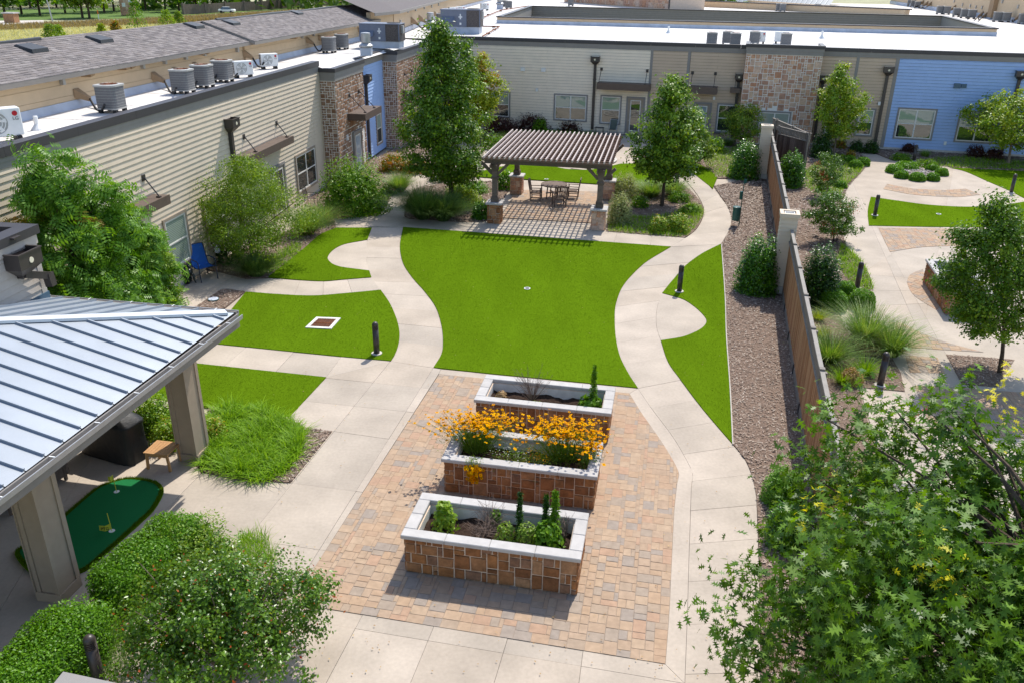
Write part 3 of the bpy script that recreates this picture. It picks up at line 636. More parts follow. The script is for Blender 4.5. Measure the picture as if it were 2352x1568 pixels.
def downspout(W, bld, a, ztop, d=0.0, wb=.62, hb=.34, z0=.25, lit='lamp_lens'):
    mb = MB(); W.box(mb, a-.09, a+.09, d+.03, d+.17, z0, ztop-hb-.22); W.box(mb, a-.11, a+.11, d+.02, d+.19, z0+.9, z0+.94); W.box(mb, a-.11, a+.11, d+.02, d+.19, ztop-1.6, ztop-1.56)
    o = mb.build('downspout', M['bronze'], bld)
    mb = MB(); w2 = wb/2; D = d+.40; zb = ztop-hb
    mb.hexa([W.pt(a-.1, d+.03, zb-.22), W.pt(a+.1, d+.03, zb-.22), W.pt(a+.1, d+.18, zb-.22), W.pt(a-.1, d+.18, zb-.22), W.pt(a-w2, d+.03, zb), W.pt(a+w2, d+.03, zb), W.pt(a+w2, D, zb), W.pt(a-w2, D, zb)])
    for b in ((a-w2, a-w2+.02, d+.03, D), (a+w2-.02, a+w2, d+.03, D), (a-w2+.02, a+w2-.02, D-.02, D), (a-w2+.02, a+w2-.02, d+.03, d+.05)): W.box(mb, *b, zb, ztop-.03)
    for b in ((a-w2-.02, a-w2+.03, d+.03, D+.02), (a+w2-.03, a+w2+.02, d+.03, D+.02), (a-w2+.03, a+w2-.03, D-.03, D+.02)): W.box(mb, *b, ztop-.03, ztop)
    mb.build('scupper_box', M['bronze'], o)
    c = W.pt(a, D+.001, zb+hb*.42); mb = MB(); ring = []
    for k in range(14):
        t = k*math.pi*2/14; ring.append(c+W.t*.065*math.cos(t)+Vector((0, 0, .065*math.sin(t))))
    mb.add(ring+[q+W.n*.012 for q in ring], [tuple(range(14, 28))]+[(k, (k+1) % 14, 14+(k+1) % 14, 14+k) for k in range(14)]); mb.build('overflow_outlet', M[lit], o)
    return o
def cap(W, bld, a0, a1, z, d0=-.28, d1=.09, h=.25, joints=3.0):
    a = a0
    while a < a1-.01:
        b = min(a1, a+joints); mb = MB(); W.box(mb, a, b-.006, d0, d1, z-.03, z); W.box(mb, a, b-.006, d1-.03, d1, z-h, z-.03); W.box(mb, a, b-.006, d0, d0+.03, z-h*.8, z-.03); mb.build('parapet_cap', M['dark_cap'], bld); a = b
def core(W, bld, a0, a1, d0, d1, z0, z1, m, name='wall_body'): return trim(W, bld, a0, a1, d0, d1, z0, z1, M[m], name)
# ---------------------------------------------------------------- left wing
LW = Wall((-12.99, 20.62), (.1299, .9915)); ZL = 6.40
bl = thing('left_wing', 'tan lap-sided flat-roofed wing with stone towers along the left of the courtyard', 'building', LW.pt(12, 0, 0))
core(LW, bl, -12, 22.75, -.28, -.001, 0, ZL-.28, 'gap_shade')
siding(LW, bl, -6, 22.75, .12, 5.86, M['tan_siding'], exp=.187)
trim(LW, bl, -12, 22.75, 0, .034, 5.86, 6.02, M['grey_trim']); trim(LW, bl, -12, 22.75, 0, .05, 6.022, 6.15, M['grey_trim'])
cap(LW, bl, -12, 22.75, ZL)
trim(LW, bl, 22.60, 22.75, .001, .04, 0, 5.858, M['tan_siding'])
trim(LW, bl, -12, 22.6, 0, .02, 0, .118, M['kerb_concrete'], 'foundation')
def tower(W, bld, s0, s1, d, zt, m, holes=(), u=.14, left=True, right=True, dback=-.9):
    core(W, bld, s0, s1, -.25, d-.001, 0, zt-.62, 'mortar')
    stones(W, bld, s0, s1, .05, zt-.64, d, m, u, holes, gap=.042)
    for on, s, sg in ((left, s0, -1), (right, s1, 1)):
        if not on: continue
        Wl = Wall(W.pt(s, d if sg > 0 else 0, 0), W.n*(-1 if sg > 0 else 1)) 
        stones(Wl, bld, 0, d, .05, zt-.64, .001, m, u*.9, (), big=False, gap=.036)
    trim(W, bld, s0-.03, s1+.03, -.25, d+.05, zt-.62, zt-.40, M['grey_trim']); trim(W, bld, s0-.06, s1+.06, -.25, d+.08, zt-.398, zt-.2, M['grey_trim'])
    mb = MB(); W.box(mb, s0-.1, s1+.1, d-.22, d+.12, zt-.2, zt); W.box(mb, s0-.1, s0+.18, dback, d-.222, zt-.2, zt); W.box(mb, s1-.18, s1+.1, dback, d-.222, zt-.2, zt); mb.build('parapet_cap', M['dark_cap'], bld)
    mb = MB(); W.box(mb, s0, s0+.16, dback, -.252, zt-.9, zt-.202); W.box(mb, s1-.16, s1, dback, -.252, zt-.9, zt-.202); mb.build('parapet_return', M['grey_trim'], bld)
TZ = 6.05; D1 = .80
tower(LW, bl, 22.76, 27.6, D1, TZ, 'stone_tower', [(24.9, 26.6, 0, 2.5), (26.95, 27.3, .3, 2.2)])
a0, z_ = LW.px(817, 385, D1); door(LW, bl, 25.0, 26.5, 2.45, D1+.03, glass='glass_blue')
awning(LW, bl, 24.4, 27.5, 3.55, [24.9, 26.6], 4.45, D1, 1.0, .36)
trim(LW, bl, 23.95, 24.15, D1+.03, D1+.1, 2.2, 2.45, M['white_metal'], 'wall_light')
core(LW, bl, 27.6, 33.1, -.2, .349, 0, 5.9, 'gap_shade')
siding(LW, bl, 27.6, 33.1, .12, 5.55, M['blue_siding'], .187, .35)
trim(LW, bl, 27.6, 33.1, .35, .40, 5.55, 5.88, M['grey_trim']); cap(LW, bl, 27.71, 32.98, 6.1, .0, .45, .22)
downspout(LW, bl, 29.2, 5.05, .35, z0=.2)
window(LW, bl, 31.0, 32.2, .55, 2.55, 1, 'window_trim', 'glass_blind', 'glass_dark', .35)
tower(LW, bl, 33.1, 43.4, 1.25, 6.05, 'stone_tower', [(35.4, 37.2, 0, 2.5), (38.5, 40, .6, 2.5)], u=.15)
door(LW, bl, 35.5, 37.0, 2.45, 1.28); window(LW, bl, 38.6, 39.9, .7, 2.5, 1, 'window_trim', 'glass_blind', 'glass_dark', 1.28)
awning(LW, bl, 34.3, 37.6, 3.55, [34.9, 36.8], 4.5, 1.25, 1.0, .36)
for a0, a1, z0, z1, n, t_, b_ in ((6.55, 8.15, .68, 2.62, 1, 'glass_blind', 'glass_blind'), (9.4, 11.2, .62, 2.56, 1, 'glass_blind', 'glass_dark'), (18.6, 21.3, .50, 2.42, 2, 'glass_dark', 'glass_dark'), (-4.2, -2.0, .7, 2.6, 2, 'glass_blind', 'glass_dark')):
    window(LW, bl, a0, a1, z0, z1, n, 'window_trim', t_, b_)
door(LW, bl, 15.6, 17.3, 2.45, glass='glass_dark'); door(LW, bl, 3.2, 4.8, 2.45, glass='glass_dark')
awning(LW, bl, 12.6, 17.3, 3.62, [13.5, 16.9], 4.25, 0, .6, .30); awning(LW, bl, 2.3, 6.3, 3.62, [5.9], 4.27, 0, .6, .30)
downspout(LW, bl, 12.25, 5.2)
ZR = 6.18
mb = MB(); mb.poly([LW.pt(-14, -3.05, ZR), LW.pt(-14, -.2, ZR), LW.pt(22.7, -.2, ZR), LW.pt(22.75, .5, ZR-.2), LW.pt(43, .9, ZR-.2), LW.pt(43, -3.05, ZR)]); rf = mb.build('flat_roof', M['white_roof'], bl)
M['roof_seam'] = mat('roof_seam', (.50, .47, .44), .9, .1, 4)
for k in range(17): trim(LW, bl, -13+k*3.05, -12.94+k*3.05, -2.9, -.3, ZR-.01, ZR+.006, M['roof_seam'], 'membrane_seam')
trim(LW, bl, -13, 22, -1.62, -1.57, ZR-.01, ZR+.004, M['roof_seam'], 'membrane_seam')
core(LW, bl, 43.4, 50, -.2, .6, 0, 6.0, 'tan_siding')
# ---------------------------------------------------------------- upper wing with shingle roof
uw = thing('shingle_roof_wing', 'beige building with a long grey shingle roof rising behind the left flat roof', 'building', LW.pt(12, -5, 0))
UD = -3.05; EZ = 7.42
core(LW, uw, -16, 46, UD-4, UD, 0, EZ-.16, 'beige_stucco', 'wall')
for k in range(5): trim(LW, uw, -16, 46, UD, UD+.012, 6.42+k*.19, 6.424+k*.19, M['hood_tan'], 'lap_joint') if k in (1, 3) else None
mb = MB(); mb.hexa([LW.pt(-16, UD+.02, ZR-.05), LW.pt(46, UD+.02, ZR-.05), LW.pt(46, UD+.14, ZR-.05), LW.pt(-16, UD+.14, ZR-.05), LW.pt(-16, UD+.015, ZR+.26), LW.pt(46, UD+.015, ZR+.26), LW.pt(46, UD+.03, ZR+.26), LW.pt(-16, UD+.03, ZR+.26)]); mb.build('base_flashing', M['flashing'], uw)
trim(LW, uw, 20.9, 21.05, UD+.013, UD+.03, ZR+.26, EZ-.16, M['hood_tan'], 'corner_board')
def shroof(s0, s1, de, ez, rise=.34, run=2.55, hip=None):
    P_ = lambda a, r: LW.pt(a, de-r, ez+r*rise)
    mb = MB(); mb.hexa([P_(s0, 0)-Vector((0, 0, .16)), P_(s1, 0)-Vector((0, 0, .16)), P_(s1, run)-Vector((0, 0, .16)), P_(s0, run)-Vector((0, 0, .16)), P_(s0, 0), P_(s1, 0), P_(s1, run), P_(s0, run)]); mb.build('roof_deck', M['gutter'], uw)
    mb = MB(); q = [P_(s0, run), P_(s1, run), LW.pt(s1, de-2*run-1, ez-.1), LW.pt(s0, de-2*run-1, ez-.1)]; mb.poly(q); mb.build('roof_back', M['shingle'], uw)
    rows = int(run/.142); items = []
    for r in range(rows+1):
        a = s0-(.17 if r % 2 else 0)-rnd.uniform(0, .1)
        while a < s1:
            l = rnd.choice((.18, .26, .31, .34, .42)); items.append((max(a, s0), min(a+l-.006, s1), r*.142, rnd.choice((.008, .014, .02)))); a += l
    return items, P_
SH = []
for s0, s1, de, ez in ((-16, 21.2, -2.5, EZ), (20.6, 44.5, -2.25, EZ+.02)):
    it, P_ = shroof(s0, s1, de, ez)
    SH += [(P_, i) for i in it if i[1]-i[0] > .02]
cp = Vector((0, 0, CH)); SH.sort(key=lambda t: abs(t[1][0]-3.5) + (0 if t[1][0] > 1.5 else 30))
rest = MB()
def shingle(P_, i, mb):
    a, b, r, h = i; r1 = r+.15; up_ = Vector((0, 0, 1)); p = [P_(a, r-.005), P_(b, r-.005), P_(b, r1), P_(a, r1)]
    return mb.add([p[0]+up_*.002, p[1]+up_*.002, p[2]+up_*.002, p[3]+up_*.002, p[0]+up_*(h+.006), p[1]+up_*(h+.006), p[2]+up_*.006, p[3]+up_*.006], [(4, 5, 6, 7), (0, 1, 5, 4), (1, 2, 6, 5), (3, 0, 4, 7)])
for k, (P_, i) in enumerate(SH):
    if k < 300: shingle(P_, i, MB()).build('shingle', M['shingle'], uw)
    else: shingle(P_, i, rest)
rest.build('shingle_field', M['shingle'], uw)['kind'] = 'stuff'
mb = MB(); mb.tube([LW.pt(a, -2.25-2.55+.02*math.sin(a*.9), EZ+.34*2.57+.02*math.sin(a*.7)) for a in np.linspace(22, 44, 14)], .09, 6); mb.build('ridge_cap', M['black_vent'], uw)
mb = MB(); mb.tube([LW.pt(a, -2.5-2.5+.05*math.sin(a*.9), EZ+.34*2.52+.02*math.sin(a*.7)) for a in np.linspace(-6, 9, 14)], .08, 6); mb.build('ridge_cap', M['black_vent'], uw)
for u, v in ((75, 115), (230, 93), (447, 61), (532, 55), (681, 32), (873, 24)):
    best = None
    for k in range(8, 36):
        r = k*.07; de = -2.5 if u < 480 else -2.25; q = LW.px(u, v, de-r)
        e = abs(q[1]-(EZ+r*.34)); best = min(best, (e, q[0], r, de)) if best else (e, q[0], r, de)
    a, r, de = best[1:]; mb = MB(); c = lambda x, y, z: LW.pt(a+x, de-r-y, EZ+(r+y)*.34+z)
    mb.hexa([c(-.42, -.30, .02), c(.42, -.30, .02), c(.42, .36, .02), c(-.42, .36, .02), c(-.40, -.28, .14), c(.40, -.28, .14), c(.36, .3, .09), c(-.36, .3, .09)]); mb.build('roof_vent', M['black_vent'], uw)
for u, v in ((139, 186), (324, 150), (375, 140), (423, 130), (466, 122), (542, 114), (691, 83), (718, 78), (813, 58)):
    a, z = LW.px(u, v, UD); trim(LW, uw, a-.07, a+.07, UD, UD+.13, z-.13, z+.13, M['galv'], 'wall_light')
for u, v in ((205, 166), (287, 151), (300, 148), (462, 118), (474, 116), (678, 83)):
    a, z = LW.px(u, v, UD+.3); mb = MB(); mb.hexa([LW.pt(a-.1, UD+.02, z-.16), LW.pt(a+.14, UD+.02, z-.12), LW.pt(a+.14, UD+.4, z-.12), LW.pt(a-.1, UD+.4, z-.16), LW.pt(a-.1, UD+.02, z-.02), LW.pt(a+.14, UD+.02, z+.02), LW.pt(a+.14, UD+.4, z+.05), LW.pt(a-.1, UD+.4, z+.02)]); mb.build('soffit_bracket', M['hood_tan'], uw)
# third beige stretch farther along, turned a little to the right
q0 = P(852, 92, ZR); q1 = P(905, 83, ZR); q2 = P(1061, 19, ZR); q3 = P(1180, -14, ZR)
uf = thing('far_shingle_wing', 'far beige wing under brown-grey hipped shingles beyond the rooftop unit', 'building', q1)
def extr(bld, name, m, pts, z0, z1): return MB().prism([(p.x, p.y) for p in pts], z0, z1).build(name, M[m], bld)
nW = Wall(q1, (q2-q1)); back = -nW.n*.3
extr(uf, 'wall', 'beige_stucco', [q0+nW.t*.3-nW.n*0, q1, q2, q3, q3+back, q2+back, q1+back+nW.t*.3, q0+back+nW.t*.3], 0, EZ+.55)
top = EZ+.55
mb = MB(); r = [q0+nW.n*.5-nW.t*.7, q1+nW.n*.6-nW.t*.6, q2+nW.n*.5, q3+nW.n*.5]
for p in r: p.z = top
rb = [p-nW.n*5+Vector((0, 0, 1.7)) for p in r]; rb[0] += nW.t*2.2; rb[1] += nW.t*4
mb.add(r+rb, [(0, 1, 5, 4), (1, 2, 6, 5), (2, 3, 7, 6)]); mb.build('roof', M['shingle'], uf)
mb = MB(); [mb.beam(r[i]-Vector((0, 0, .09)), r[i+1]-Vector((0, 0, .09)), .05, .2) for i in range(3)]; mb.build('fascia', M['gutter'], uf)
mb = MB(); [mb.beam(a+nW.n*.06+Vector((0, 0, .12)), b+nW.n*.06+Vector((0, 0, .12)), .08, .34) for a, b in ((q1, q2), (q2, q3))]; mb.build('base_flashing', M['flashing'], uf)
for u, v in ((935, 23), (953, 20), (973, 16), (990, 13), (1006, 9), (918, 53)):
    a, z = nW.px(u, v); trim(nW, uf, a-.14, a+.14, 0, .14, z-.22, z+.22, M['galv'], 'wall_light')
for s_ in (0,): trim(nW, uf, -.02, .14, .0, .03, ZR+.3, top-.1, M['hood_tan'], 'corner_board')
# ---------------------------------------------------------------- front wing
FW = Wall((8.4, 59.4), (.9667, -.256)); ZF = 6.36
bf = thing('front_wing', 'long flat-roofed wing of cream, brown and blue siding with a stone tower across the back', 'building', FW.pt(6, 0, 0))
core(FW, bf, -19, 32, -.28, -.001, 0, ZF-.26, 'gap_shade')
for s0, s1, m in ((-13.6, 1.02, 'cream_siding'), (1.2, 3.56, 'brown_siding'), (3.76, 7.36, 'brown_siding'), (12.2, 14.38, 'brown_siding'), (14.56, 16.76, 'brown_siding'), (16.98, 31.5, 'blue_siding')):
    siding(FW, bf, s0, s1, .16, 5.82, M[m], .2)
for a in (1.02, 3.56, 14.38, 16.76): trim(FW, bf, a, a+(.18 if a < 16 else .22), 0, .036, .1, 5.82, M['grey_trim'])
trim(FW, bf, -14, 7.36, 0, .04, 5.822, 5.95, M['grey_trim']); trim(FW, bf, -14, 7.36, 0, .06, 5.952, 6.12, M['grey_trim'])
trim(FW, bf, 12.2, 32, 0, .04, 5.822, 5.95, M['grey_trim']); trim(FW, bf, 12.2, 32, 0, .06, 5.952, 6.12, M['grey_trim'])
cap(FW, bf, -14, 7.36, ZF, h=.24); cap(FW, bf, 12.2, 32, ZF, h=.24)
trim(FW, bf, -14, 32, 0, .03, 0, .158, M['kerb_concrete'], 'foundation')
tower(FW, bf, 7.4, 12.18, .9, 6.5, 'stone_pale', [(8.55, 10.85, .5, 2.4)], u=.15, dback=-1.6)
window(FW, bf, 8.64, 10.75, .6, 2.27, 2, 'grey_window_trim', 'glass_blind', 'glass_dark', .93)
for a0, a1, z0, z1, n, t_ in ((-11.9, -9.0, .7, 2.62, 2, 'glass_blind'), (-5.72, -3.23, .72, 2.64, 2, 'glass_blind'), (-2.32, -.78, .64, 2.69, 1, 'glass_blind'), (5.85, 7.25, .5, 2.5, 1, 'glass_dark'), (13.0, 14.1, .78, 2.6, 1, 'glass_blind'), (14.98, 16.12, .78, 2.62, 1, 'glass_blind'), (17.43, 19.82, .73, 2.78, 2, 'glass_blind'), (21.14, 23.45, .73, 2.78, 2, 'glass_blind')):
    window(FW, bf, a0, a1, z0, z1, n, 'grey_window_trim', t_, 'glass_dark')
door(FW, bf, -.45, .88, 2.66, glass='glass_dark'); door(FW, bf, 4.2, 5.5, 2.5)
awning(FW, bf, -2.48, 1.2, 3.62, [-2.35, .87], 4.46, 0, 1.05, .44); awning(FW, bf, 3.85, 5.76, 3.62, [3.97, 5.51], 4.45, 0, 1.05, .44); awning(FW, bf, 6.6, 7.3, 3.6, [6.9], 4.3, 0, .7, .3)
for a, z in ((-2.8, 5.3), (16.4, 5.3), (24.1, 5.34), (-12.45, 5.1)): downspout(FW, bf, a, z, lit='lamp_lens')
downspout(FW, bf, 7.1, 4.5, wb=.5, z0=.2); downspout(FW, bf, 12.5, 4.62, wb=.5)
for a, z, s_ in ((-8.08, 4.22, .15), (-6.55, 4.23, .15), (20.64, 4.28, .19), (21.03, 4.29, .15)):
    mb = MB(); FW.box(mb, a-s_, a+s_, .0, .14, z-s_*.8, z+s_*.8); mb.build('vent_hood', M['white_metal'] if a < 0 else M['blue_flash'], bf)
for a, z in ((-7.0, 2.83), (5.59, 2.82), (16.22, 2.96), (20.67, .62)):
    mb = MB(); FW.box(mb, a-.08, a+.08, .0, .12, z-.11, z+.11); mb.build('wall_light', M['white_metal'], bf)
mb = MB(); FW.box(mb, 15.32, 15.76, .03, .08, 3.07, 3.33); es = mb.build('exit_sign', M['white_metal'], bf)
def text(body, name, size, mt, parent, o, xdir, zdir=(0, 0, 1), ext=.003, label=None):
    cu = bpy.data.curves.new(name, 'FONT'); cu.body = body; cu.size = size; cu.extrude = ext; cu.align_x = 'CENTER'; cu.align_y = 'CENTER'; cu.materials.append(mt)
    tmp = bpy.data.objects.new(name, cu); COL.objects.link(tmp); bpy.context.view_layer.update(); me = bpy.data.meshes.new_from_object(tmp.evaluated_get(bpy.context.evaluated_depsgraph_get())); bpy.data.objects.remove(tmp); bpy.data.curves.remove(cu)
    me.materials.clear(); me.materials.append(mt); ob = bpy.data.objects.new(name, me); COL.objects.link(ob); x = Vector(xdir).normalized(); y = Vector(zdir).normalized(); n = x.cross(y)
    ob.matrix_world = Matrix(((x.x, y.x, n.x, o[0]), (x.y, y.y, n.y, o[1]), (x.z, y.z, n.z, o[2]), (0, 0, 0, 1)))
    if parent is not None: ob.parent = parent
    return ob
text('EXIT', 'lettering', .19, M['print_red'], es, FW.pt(15.54, .084, 3.2), FW.t)
# roof of the front wing with the open light well
cz = 6.1
A0, A1 = P(1141.7, 54.5, cz), P(2287, 84, cz); CT = zat(1141.7, 38, A0)
B0, B1 = P(1217, 13.5, CT), P(2170, 36.5, CT); 
for p in (B0, B1): p.z = cz
n_ = (A1-A0).normalized(); 
mb = MB(); f0, f1 = FW.pt(-26, -.2, cz), FW.pt(46, -.2, cz); g0, g1 = Vector((-14, 190, cz)), Vector((110, 150, cz))
mb.add([f0, f1, A1, A0, B1, B0, g0, g1], [(0, 1, 2, 3), (1, 7, 4, 2), (7, 6, 5, 4), (6, 0, 3, 5)]); mb.build('flat_roof', M['white_roof'], bf)
for k in range(5): trim(FW, bf, -18, 44, -3.2-k*3.4, -3.12-k*3.4, cz-.01, cz+.006, M['roof_seam'], 'membrane_seam')
def curb(a, b, m='cream_siding', inner='grey_trim', t=.35, z0=cz-.02, z1=CT, side=1, bld=bf, base=True):
    W_ = Wall(a, (b-a)); l = (b-a).length
    mb = MB(); W_.box(mb, 0, l, -t, 0, z0-3, z1-.1); mb.build('light_well_wall', M[m], bld)
    mb = MB(); W_.box(mb, -.1, l+.1, -t-.08, .08, z1-.098, z1); mb.build('parapet_cap', M['dark_cap'], bld)
    if base: mb = MB(); W_.box(mb, 0, l, .003, .06, z0, z0+(z1-z0)*.5); mb.build('base_flashing', M['flashing'], bld)
curb(A0, A1, 'beige_stucco'); curb(B1, B0, 'grey_trim', base=False); curb(A1, B1, 'grey_trim'); curb(B0, A0, 'grey_trim')
for k in range(4):
    Wb = Wall(B0, (B1-B0)); trim(Wb, bf, .4, (B1-B0).length-.4, .36, .372, CT-.35-k*.24, CT-.34-k*.24, M['dark_cap'], 'board_joint')
# farther roofs: second curb, stone wing, blue metal roof, right beige wing
C0, C1 = P(1440, 8, cz), P(2083, 40, cz); Wc = Wall(C0, C1-C0); lc = (C1-C0).length; ch = zat(2083, 21, C1)
b2 = thing('far_parapet', 'low beige roof parapet with a dark cap behind the light well', 'building', (C0+C1)/2)
mb = MB(); Wc.box(mb, 4, lc, -.4, 0, cz, ch-.15); mb.build('wall', M['beige_stucco'], b2); mb = MB(); Wc.box(mb, 4, lc+.2, -.5, .1, ch-.148, ch); mb.build('parapet_cap', M['dark_cap'], b2)
mb = MB(); Ws = Wall(C1, Vector((-.25, 1, 0))); Ws.box(mb, .1, 40, -.4, 0, cz, ch-.15); mb.build('wall', M['beige_stucco'], b2)
D0, D1_ = P(1296, 6, cz), P(1536, 24, cz); Wd = Wall(D0, D1_-D0); ld = (D1_-D0).length
b3 = thing('stone_wing', 'far wing faced in tan stone at the top edge of the picture', 'building', (D0+D1_)/2)
mb = MB(); Wd.box(mb, 0, ld, -6, 0, cz-2, cz+5); mb.build('wall', M['mortar_tan'], b3); stones(Wd, b3, 0, ld, cz+.1, cz+2.6, .001, 'stone_pale', .36, depth=.06, gap=.05)
mb = MB(); mb.tube([Wd.pt(ld+.3, .2, cz), Wd.pt(ld+.3, .2, cz+5)], .12, 6); mb.build('downspout', M['bronze'], b3)
E0, E1 = P(1560, 7, 6.4), P(2040, 22, 6.4)
b4 = thing('blue_metal_roof_wing', 'distant wing with a blue standing seam metal roof', 'building', (E0+E1)/2)
We = Wall(E0+Vector((0, 24, 0)), E1-E0); le = (E1-E0).length
mb = MB(); mb.add([We.pt(-2, 0, 6.2), We.pt(le, 0, 6.2), We.pt(le, -9, 10.5), We.pt(-2, -9, 10.5)], [(0, 1, 2, 3)]); mb.build('roof', M['blue_flash'], b4)
for k in range(40):
    mb = MB(); a = -2+k*(le+2)/40; mb.beam(We.pt(a, 0, 6.24), We.pt(a, -9, 10.54), .07, .1); mb.build('seam', M['seam_metal'], b4)
mb = MB(); We.box(mb, -2, le, -8, -.4, 0, 6.15); mb.build('wall', M['cream_siding'], b4)
G0, G1 = P(2130, 22, cz), P(2268, 44, cz); G2 = P(2420, 66, cz)
b5 = thing('right_beige_wing', 'tall beige wing with dark corner pilaster at the upper right edge', 'building', (G0+G2)/2)
Wg = Wall(G0, G2-G0); lg = (G2-G0).length
mb = MB(); Wg.box(mb, -30, lg+15, -6, 0, cz-3, cz+6); mb.build('wall', M['beige_stucco'], b5)
mb = MB(); Wg.box(mb, -30, lg+15, .003, .1, cz, cz+.5); mb.build('base_flashing', M['flashing'], b5)
a, z = Wg.px(2285, 22); mb = MB(); Wg.box(mb, a-.8, a+.8, .0, .5, cz+.2, cz+6); mb.build('pilaster', M['hood_tan'], b5)
for u, v in ((2193, 3), (2212, 12), (2230, 14), (2243, 17), (2257, 18), (2340, 16), (2304, 4)):
    a, z = Wg.px(u, v); mb = MB(); Wg.box(mb, a-.12, a+.12, .0, .15, z-.2, z+.2); mb.build('wall_light', M['galv'], b5)
# ---------------------------------------------------------------- entrance pavilion with metal roof, lower left
CZ = 3.5; K0 = P(538, 719, CZ); ke = Vector((-.1816, -.9834, 0)); kb = Vector((-.9834, .1816, 0))
hp = onpl(0, 738, K0, (ke+kb).normalized().cross(Vector((0, 0, 1)))); hd = (hp-K0); SL = hd.z/Vector((hd.x, hd.y, 0)).length*math.sqrt(2)
can = thing('entrance_canopy', 'pavilion with a pale standing seam metal hip roof on two square columns', 'canopy', (K0.x-3, K0.y-4, 0))
def rp(e, b, dz=0): return K0+ke*e+kb*b+Vector((0, 0, SL*min(e, b)+dz))
NL = 12.0; pitch = .43
for k in range(int(NL/pitch)):          # near slope: panels run from the eave (b=0) up to the hip (b=e)
    e0, e1 = k*pitch+.012, (k+1)*pitch-.012
    mb = MB(); q = [K0+ke*e0, K0+ke*e1]; up_ = lambda e, b: K0+ke*e+kb*b+Vector((0, 0, SL*b))
    mx = lambda e: min(e, 6.5)
    mb.poly([up_(e0, 0), up_(e1, 0), up_(e1, mx(e1)), up_(e0, mx(e0))]); mb.build('roof_panel', M['metal_roof'], can)
    e = (k+1)*pitch; mb = MB(); mb.beam(up_(e, .02)+Vector((0, 0, .022)), up_(e, max(.05, mx(e)-.12))+Vector((0, 0, .022)), .03, .05); mb.build('seam', M['seam_metal'], can)
for k in range(int(7.5/pitch)):
    b0, b1 = k*pitch+.012, (k+1)*pitch-.012; up2 = lambda e, b: K0+ke*e+kb*b+Vector((0, 0, SL*e))
    mb = MB(); mb.poly([up2(0, b1), up2(0, b0), up2(min(b0, 6.5), b0), up2(min(b1, 6.5), b1)]); mb.build('roof_panel', M['metal_roof'], can)
    b = (k+1)*pitch; mb = MB(); mb.beam(up2(.02, b)+Vector((0, 0, .022)), up2(max(.05, b-.12), b)+Vector((0, 0, .022)), .03, .05); mb.build('seam', M['seam_metal'], can)
hv = (ke+kb); mb = MB(); a, b = rp(.12, .12, .05), rp(6.5, 6.5, .05); hn = hv.cross(Vector((0, 0, 1))).normalized()*.13
mb.hexa([a-hn-Vector((0, 0, .055)), a+hn-Vector((0, 0, .055)), b+hn-Vector((0, 0, .055)), b-hn-Vector((0, 0, .055)), a-hn*.9, a+hn*.9, b+hn*.9, b-hn*.9]); mb.build('hip_cap', M['ridge_metal'], can)
def gutter(p, q, out):
    mb = MB(); dz = Vector((0, 0, 1)); a = p-dz*.12; b = q-dz*.12
    mb.hexa([a, b, b+out*.07, a+out*.07, a+dz*.01, b+dz*.01, b+out*.07+dz*.01, a+out*.07+dz*.01]); mb.hexa([a+out*.07, b+out*.07, b+out*.095, a+out*.095, a+out*.085+dz*.10, b+out*.085+dz*.10, b+out*.105+dz*.10, a+out*.105+dz*.10])
    mb.build('gutter', M['galv'], can)
    mb = MB(); mb.hexa([a-dz*.2-out*.03, b-dz*.2-out*.03, b-dz*.2, a-dz*.2, p-out*.03-dz*.01, q-out*.03-dz*.01, q-dz*.01, p-dz*.01]); mb.build('fascia', M['gutter'], can)
    n = int((q-p).length/1.05)
    for k in range(n):
        c = p+(q-p)*((k+.5)/n); mb = MB(); mb.beam(c-dz*.005, c+out*.10-dz*.005, .02, .006); mb.build('gutter_strap', M['white_metal'], can)
gutter(K0-kb*.1, K0+ke*NL, -kb); gutter(K0+kb*7.4, K0-ke*.1, -ke)
mb = MB(); mb.poly([K0+Vector((0, 0, -.28)), K0+ke*NL+Vector((0, 0, -.28)), K0+ke*NL+kb*7+Vector((0, 0, -.28)), K0+kb*7+Vector((0, 0, -.28))]); mb.build('soffit', M['column_paint'], can)
for u0, v0, u1, v1 in ((112, 1373, 148, 1358), (423, 1047, 455, 1058)):
    p = P((u0+u1)/2+8, (v0+v1)/2-6); ang = math.atan2(ke.y, ke.x)
    Wk = Wall(p, -ke); mb = MB(); wdt = .23
    Wk.box(mb, -wdt, wdt, -wdt, wdt, 0, CZ-.28); c_ = mb.build('column', M['column_paint'], can)
    mb = MB()
    for sx in (-1, 1):
        Wk.box(mb, sx*wdt-.05, sx*wdt+.05, wdt+.001, wdt+.022, .2, CZ-.28); Wk.box(mb, sx*wdt-.05, sx*wdt+.05, -wdt-.022, -wdt-.001, .2, CZ-.28)
        Wk.box(mb, (wdt+.001)*sx if sx > 0 else -wdt-.022, wdt+.022 if sx > 0 else -wdt-.001, wdt-.09, wdt, .2, CZ-.28); Wk.box(mb, (wdt+.001)*sx if sx > 0 else -wdt-.022, wdt+.022 if sx > 0 else -wdt-.001, -wdt, -wdt+.09, .2, CZ-.28)
    mb.build('corner_trim', M['column_paint'], c_)
    mb = MB(); Wk.box(mb, -wdt-.035, wdt+.035, -wdt-.035, wdt+.035, .0, .2); mb.build('column_base', M['column_paint'], c_)
